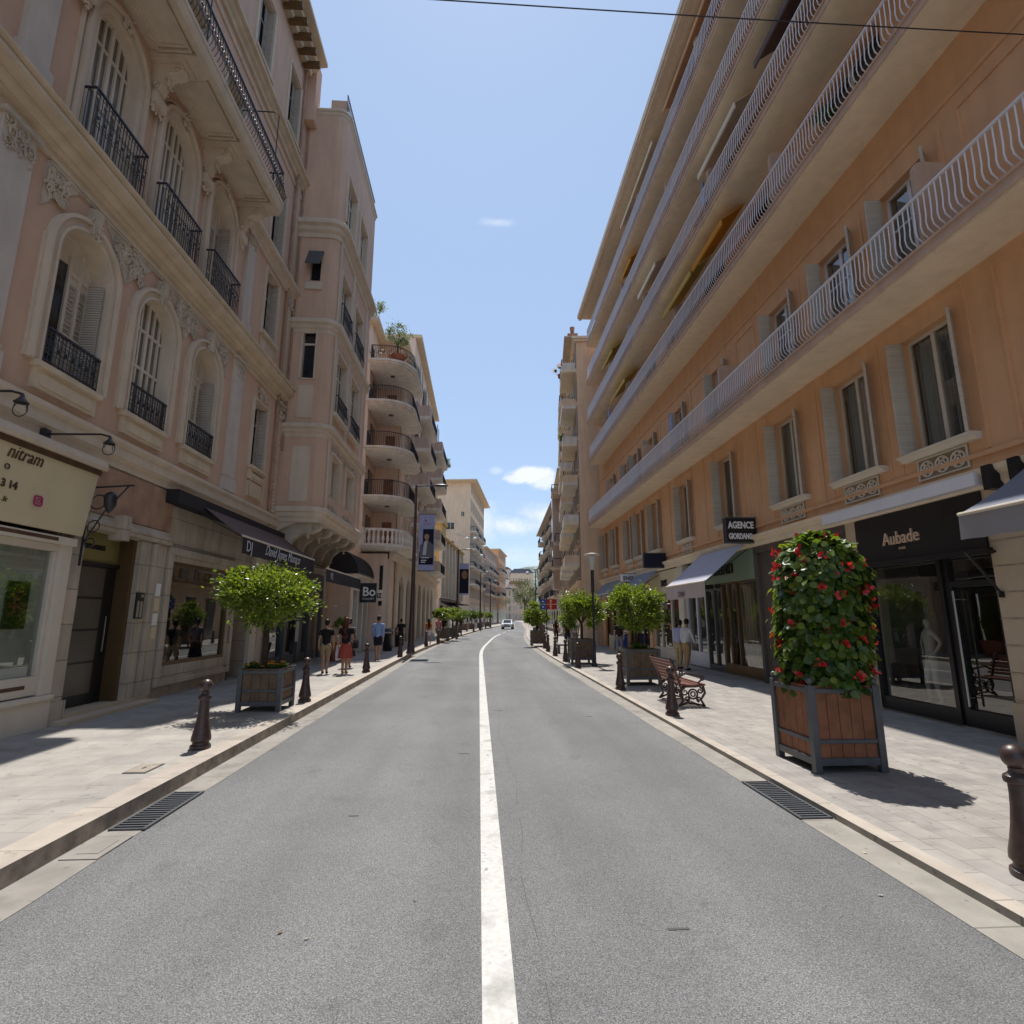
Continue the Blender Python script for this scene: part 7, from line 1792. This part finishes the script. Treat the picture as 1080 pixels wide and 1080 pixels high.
# ------------------------------------------------------------------ people
def skin_mesh(name, verts, edges, radii, m, parent, sub=2, root=0, flat=None):
    me = bpy.data.meshes.new('sk'); me.from_pydata(verts, edges, []); o = bpy.data.objects.new('sk', me); C.objects.link(o)
    sk = o.modifiers.new('s', 'SKIN'); sk.use_smooth_shade = True
    o.modifiers.new('u', 'SUBSURF').levels = sub
    sv = me.skin_vertices[0].data
    for i, r in enumerate(radii):
        sv[i].radius = (r, r*1.0) if not isinstance(r, tuple) else r; sv[i].use_root = (i == root)
    dg = bpy.context.evaluated_depsgraph_get(); dg.update()
    nm = bpy.data.meshes.new_from_object(o.evaluated_get(dg)); bpy.data.objects.remove(o)
    nm.materials.clear(); nm.materials.append(M[m]); nm.shade_smooth()
    q = bpy.data.objects.new(name, nm); C.objects.link(q); q.parent = parent; return q
def person(label, loc, rz, H_=1.80, top='c_white', bottom='c_khaki', bot='shorts', sleeve='short', hair='hair', hairlen='short', step=.25, lean=0.0,
           arms=((.05, -.05), (-.05, .05)), shoe='c_white', cat='person', skirt=False, female=False, sub=2, group=None, name='person', skinm='skin'):
    """faces local +Y. arms: for left/right (forward swing of elbow, of hand)"""
    t = thing(name, label, cat, loc, rz, group); k = H_/1.80; f = .92 if female else 1.0
    sw = .19*f; hw = .095; L = []
    def P(x, y, z): return (x*k, (y+lean*max(0, z-.9))*k, z*k)
    v = [P(0, 0, .95), P(0, .0, 1.10), P(0, .01, 1.28), P(0, .0, 1.43), P(0, .0, 1.52), P(0, .015, 1.60), P(0, .02, 1.70), P(0, .01, 1.755)]
    r = [(.145, .11), (.125*f, .10), (.150*f, .11), (.13*f, .085), (.055, .055), (.068, .075), (.082, .098), (.06, .07)]
    e = [(0, 1), (1, 2), (2, 3), (3, 4), (4, 5), (5, 6), (6, 7)]
    idx = {}
    for sd_, (fe, fh) in zip((-1, 1), arms):
        b0 = len(v)
        v += [P(sd_*sw, 0, 1.42), P(sd_*(sw+.045), -.02+fe, 1.14), P(sd_*(sw+.05), fh+.02, .90), P(sd_*(sw+.045), fh+.05, .83)]
        r += [.062*f, .042*f, .029*f, (.022, .034)]
        e += [(3, b0), (b0, b0+1), (b0+1, b0+2), (b0+2, b0+3)]; idx[sd_] = b0
        for q in range(4):      # fingers
            b1 = len(v); v += [P(sd_*(sw+.045), fh+.075-.018*q, .79), P(sd_*(sw+.04), fh+.085-.018*q, .75-.008*(q % 3))]; r += [.0095, .0075]; e += [(b0+3, b1), (b1, b1+1)]
        b1 = len(v); v += [P(sd_*(sw+.02), fh+.085, .81)]; r += [.010]; e += [(b0+3, b1)]
    lg = {}
    for sd_, st in ((-1, step/2), (1, -step/2)):
        b0 = len(v); lift = .0 if st > 0 else .03
        v += [P(sd_*hw, 0, .86), P(sd_*hw, st*.55+.02, .50), P(sd_*hw, st-(.03 if st > 0 else .05), .10+lift), P(sd_*hw, st-.05, .045+lift*1.5), P(sd_*hw, st+.10, .03)]
        r += [.088, .060, .040, .042, (.036, .024)]
        e += [(0, b0), (b0, b0+1), (b0+1, b0+2), (b0+2, b0+3), (b0+3, b0+4)]; lg[sd_] = b0
    skin_mesh('body', v, e, [tuple(c*k for c in q) if isinstance(q, tuple) else q*k for q in r], skinm, t, sub)
    # shirt
    def sub_mesh(name, ids, edges, rad, m, extra=()):
        vv = [v[i] for i in ids]+list(extra); return skin_mesh(name, vv, edges, [tuple(c*k for c in q) if isinstance(q, tuple) else q*k for q in rad], m, t, sub)
    vs = [P(0, 0, .84), v[1], v[2], v[3], P(0, .0, 1.50)]; es = [(0, 1), (1, 2), (2, 3), (3, 4)]; rs = [(.178*f, .142), (.152*f, .122), (.172*f, .132), (.150*f, .108), (.080, .078)]
    if sleeve != 'none':
        for sd_ in (-1, 1):
            b0 = idx[sd_]; n0 = len(vs); vs += [v[b0]]; rs += [.088*f]; es += [(3, n0)]
            el = Vector(v[b0+1]); sh = Vector(v[b0]); mid = sh.lerp(el, .62)
            if sleeve == 'short': vs += [tuple(mid)]; rs += [.066*f]; es += [(n0, n0+1)]
            else:
                ha = Vector(v[b0+2]); vs += [tuple(el), tuple(el.lerp(ha, .85))]; rs += [.055*f, .042*f]; es += [(n0, n0+1), (n0+1, n0+2)]
    skin_mesh('shirt', vs, es, [tuple(c*k for c in q) if isinstance(q, tuple) else q*k for q in rs], top, t, sub)
    if bot in ('shorts', 'trousers'):
        vs = [P(0, 0, 1.06), P(0, 0, .92)]; rs = [(.140, .112), (.160, .125)]; es = [(0, 1)]
        for sd_ in (-1, 1):
            b0 = lg[sd_]; n0 = len(vs); hip = Vector(v[b0]); kn = Vector(v[b0+1]); an = Vector(v[b0+2])
            if bot == 'shorts': vs += [tuple(hip), tuple(hip.lerp(kn, .8))]; rs += [.108, .098]; es += [(1, n0), (n0, n0+1)]
            else: vs += [tuple(hip), tuple(kn), tuple(an)]; rs += [.104, .080, .062]; es += [(1, n0), (n0, n0+1), (n0+1, n0+2)]
        skin_mesh(bot, vs, es, [tuple(c*k for c in q) if isinstance(q, tuple) else q*k for q in rs], bottom, t, sub)
    else:
        g = MB(); N = 24; prof = [(.135, .11, 1.04), (.165, .14, .92), (.20, .17, .72), (.235, .20, .50)]
        if bot == 'dress': prof[-1] = (.26, .22, .42)
        pts = []
        for j, (rx, ry, z) in enumerate(prof):
            for i in range(N):
                a = 2*PI*i/N; w_ = 1+.05*math.sin(a*6)*(j/3); pts.append((rx*w_*k*math.cos(a), (ry*w_*math.sin(a)+.02)*k, z*k))
        g.faces(pts, [(j*N+i, j*N+(i+1) % N, (j+1)*N+(i+1) % N, (j+1)*N+i) for j in range(3) for i in range(N)]); g.build('skirt', bottom, t, local=True, smooth=True)
    # hair, face, shoes
    g = MB(); hc = v[6]; s_ = k
    g.ball((hc[0], hc[1]-.026*s_, hc[2]+.018*s_), (.088*s_, .100*s_, .100*s_), 14); g.ball((hc[0], hc[1]-.045*s_, hc[2]-.045*s_), (.074*s_, .070*s_, .070*s_), 12)
    if hairlen == 'long':
        g2 = MB(); g2.tube([(hc[0], hc[1]-.05*s_, hc[2]+.04*s_), (0, hc[1]-.11*s_, hc[2]-.10*s_), (0, v[3][1]-.13*s_, 1.42*s_), (0, v[2][1]-.15*s_, 1.20*s_), (0, v[2][1]-.13*s_, 1.08*s_)], [.07*s_, .085*s_, .11*s_, .10*s_, .03*s_], 12)
        g2.build('long_hair', hair, t, local=True, smooth=True)
    g.build('hair', hair, t, local=True, smooth=True)
    g = MB(); g.ball((hc[0], hc[1]+.098*s_, hc[2]-.02*s_), (.012*s_, .020*s_, .018*s_), 6)
    for sd_ in (-1, 1): g.ball((sd_*.083*s_, hc[1]-.0, hc[2]-.015*s_), (.012*s_, .02*s_, .03*s_), 6)
    g.build('nose_and_ears', skinm, t, local=True, smooth=True)
    g = MB()
    for sd_ in (-1, 1): g.ball((sd_*.030*s_, hc[1]+.090*s_, hc[2]+.008*s_), (.011*s_, .006*s_, .006*s_), 6)
    g.ball((0, hc[1]+.088*s_, hc[2]-.055*s_), (.022*s_, .006*s_, .005*s_), 6); g.build('eyes_and_mouth', 'hairr', t, local=True)
    for sd_ in (-1, 1):
        b0 = lg[sd_]; g = MB(); a = v[b0+3]; c_ = v[b0+4]; g.ball(((a[0]+c_[0])/2, (a[1]+c_[1])/2+.01, max(.032*k, (a[2]+c_[2])/2-.005)), (.048*k, .135*k, .038*k), 10); g.build('shoe', shoe, t, local=True, smooth=True)
    return t
Fw = 0.0
person('woman in black top and beige shorts walking away, leftmost of the walking group', (-5.0, 18.7, HL), .10, 1.74, 'c_black', 'c_khaki', 'shorts', 'short', 'hair', 'short', .34, female=True, arms=((-.04, -.10), (.06, .14)), shoe='c_black')
tb = thing('tote_bag', 'pale patterned tote bag at the hip of the leftmost walking woman', 'bag', (-4.62, 18.8, 1.0))
g = MB(); g.prism([(-.16, 0), (.16, 0), (.18, .20), (.12, .46), (-.10, .48), (-.18, .2)], -.05, .05, 0); g.v = [(a, b, c-.42) for a, b, c in g.v]; g.build('bag_body', 'c_white', tb, local=True, bevel=.02)
g = MB(); g.tube([(0, -.09, .05), (-.03, -.05, .35), (-.04, .05, .36), (0, .09, .05)], .012, 5); g.build('strap', 'c_white', tb, local=True)
person('woman with long auburn hair, black top and rust-red skirt walking away', (-4.34, 18.6, HL), -.02, 1.80, 'c_black', 'c_red', 'skirt', 'short', 'hairr', 'long', .30, female=True, arms=((-.02, -.05), (.03, .10)), shoe='c_tan')
hb = thing('handbag', 'black shoulder bag at the side of the woman in the red skirt', 'handbag', (-4.02, 18.6, 1.12))
g = MB(); g.prism([(-.15, -.15), (.15, -.15), (.16, .05), (.10, .13), (-.10, .13), (-.16, .05)], -.06, .06, 0); g.build('bag_body', 'c_black', hb, local=True, bevel=.02)
g = MB(); g.tube([(0, -.10, .1), (-.07, -.04, .42), (-.10, .04, .42), (0, .10, .1)], .012, 5); g.build('strap', 'c_black', hb, local=True)
person('woman in a long black skirt walking ahead between the other two women', (-4.72, 20.7, HL), .0, 1.76, 'c_grey', 'c_black', 'dress', 'short', 'hair', 'short', .25, female=True, shoe='c_black')
person('man in a light blue shirt and dark shorts walking away on the left pavement', (-4.28, 24.1, HL), -.06, 1.86, 'c_blue', 'c_navy', 'shorts', 'long', 'hair', 'short', .42, arms=((.06, .16), (-.08, -.14)), shoe='c_tan')
person('man in a pale lilac shirt and khaki trousers leaning at the shop door', (7.55, 20.7, HR), R(-50), 1.80, 'c_lilac', 'c_khaki', 'trousers', 'long', 'hair', 'short', .16, lean=.22, arms=((.10, .22), (.12, .26)), shoe='c_black')
person('man in a white shirt and tan trousers, right of the two at the shop door', (7.62, 20.1, HR), R(-62), 1.84, 'c_white', 'c_tan', 'trousers', 'long', 'hair', 'short', .22, lean=.10, arms=((.02, .10), (.08, .20)), shoe='c_black')
far = [('person in an orange top walking ahead beyond the tall lamp post', (-3.35, 37.5), 'c_orange', 'c_white', 'shorts', True), ('person in pink beside the one in orange, far left pavement', (-2.95, 41.0), 'c_pink', 'c_grey', 'shorts', True),
       ('dark-dressed figure standing by the shop wall left of the tall lamp post', (-4.55, 33.0), 'c_black', 'c_black', 'trousers', False), ('person in black near the second banner lamp', (-2.9, 46.5), 'c_black', 'c_white', 'shorts', False),
       ('distant walker in black just right of the second banner lamp', (-1.9, 60.0), 'c_black', 'c_navy', 'trousers', False), ('distant walker in white beside the left topiary trees', (-1.4, 71.0), 'c_white', 'c_khaki', 'trousers', True),
       ('distant pair-member in grey near the last left planters', (-.4, 80.0), 'c_grey', 'c_white', 'trousers', False), ('distant walker in white closest to the far car', (.5, 90.0), 'c_white', 'c_grey', 'shorts', True),
       ('person in maroon on the right pavement below the direction signs', (5.6, 40.0), 'c_maroon', 'c_black', 'trousers', True), ('person in black beside the slab bench on the right', (5.3, 33.0), 'c_black', 'c_navy', 'trousers', False),
       ('person in pale shirt on the right pavement beyond the slab bench', (6.2, 35.5), 'c_white', 'c_grey', 'shorts', False), ('dark figure in the shade under the far right awnings', (6.9, 27.0), 'c_black', 'c_grey', 'trousers', True)]
for i, (lb, (x, y), tp, bt, kd, fm) in enumerate(far):
    person(lb, (x, y, HL if x < 2 else HR), random.uniform(-.4, .4)+(PI if i % 3 == 1 else 0), 1.70+.12*(i % 2), tp, bt, kd, 'short', 'hair', 'long' if fm else 'short', .3, female=fm, sub=1, group='distant pedestrians')
# mannequins
def mannequin(label, x, y, z, rz, dressed=False):
    t = thing('mannequin', label, 'mannequin', (x, y, z), rz)
    P = [(0, 0, .92), (0, 0, 1.08), (0, .01, 1.28), (0, 0, 1.42), (0, 0, 1.50), (0, .01, 1.60), (0, .01, 1.69),
         (-.17, 0, 1.40), (-.34, -.04, 1.22), (-.20, .02, 1.02), (-.15, .06, .98), (.17, 0, 1.40), (.36, -.03, 1.20), (.20, .04, 1.02), (.15, .07, .98),
         (-.09, 0, .84), (-.12, .04, .48), (-.15, -.01, .08), (-.15, .10, .03), (.09, 0, .84), (.17, .06, .48), (.24, .0, .08), (.25, .10, .03)]
    e = [(0, 1), (1, 2), (2, 3), (3, 4), (4, 5), (5, 6), (3, 7), (7, 8), (8, 9), (9, 10), (3, 11), (11, 12), (12, 13), (13, 14), (0, 15), (15, 16), (16, 17), (17, 18), (0, 19), (19, 20), (20, 21), (21, 22)]
    r = [.12, .09, .115, .09, .04, .06, .065, .045, .033, .024, .022, .045, .033, .024, .022, .08, .05, .032, .028, .08, .05, .032, .028]
    skin_mesh('figure', P, e, r, 'mannequin', t)
    g = MB(); g.lathe([(.2, 0), (.2, .015), (.02, .02)], (0, 0, -.01), 16); g.build('base', 'metal', t, local=True, smooth=True)
    if dressed:
        skin_mesh('garment', [P[0], P[1], P[2]], [(0, 1), (1, 2)], [.135, .10, .125], 'c_blue', t)
    return t
mannequin('white mannequin with hands on hips in the lingerie shop window', 9.05, 10.7, .27, R(75))
mannequin('mannequin in pale blue garment behind the lingerie shop door', 9.35, 8.95, .12, R(75), True)
t = thing('display_cube', 'dark cube seat inside the lingerie shop window', 'display cube', (9.0, 11.3, .27))
g = MB(); g.box(-.2, .2, -.2, .2, .05, .75); g.build('cube', 'blackp', t, local=True, bevel=.02)
g = MB()
for sx in (-.16, .16):
    for sy in (-.16, .16): g.box(sx-.02, sx+.02, sy-.02, sy+.02, 0, .05)
g.build('feet', 'metal', t, local=True)
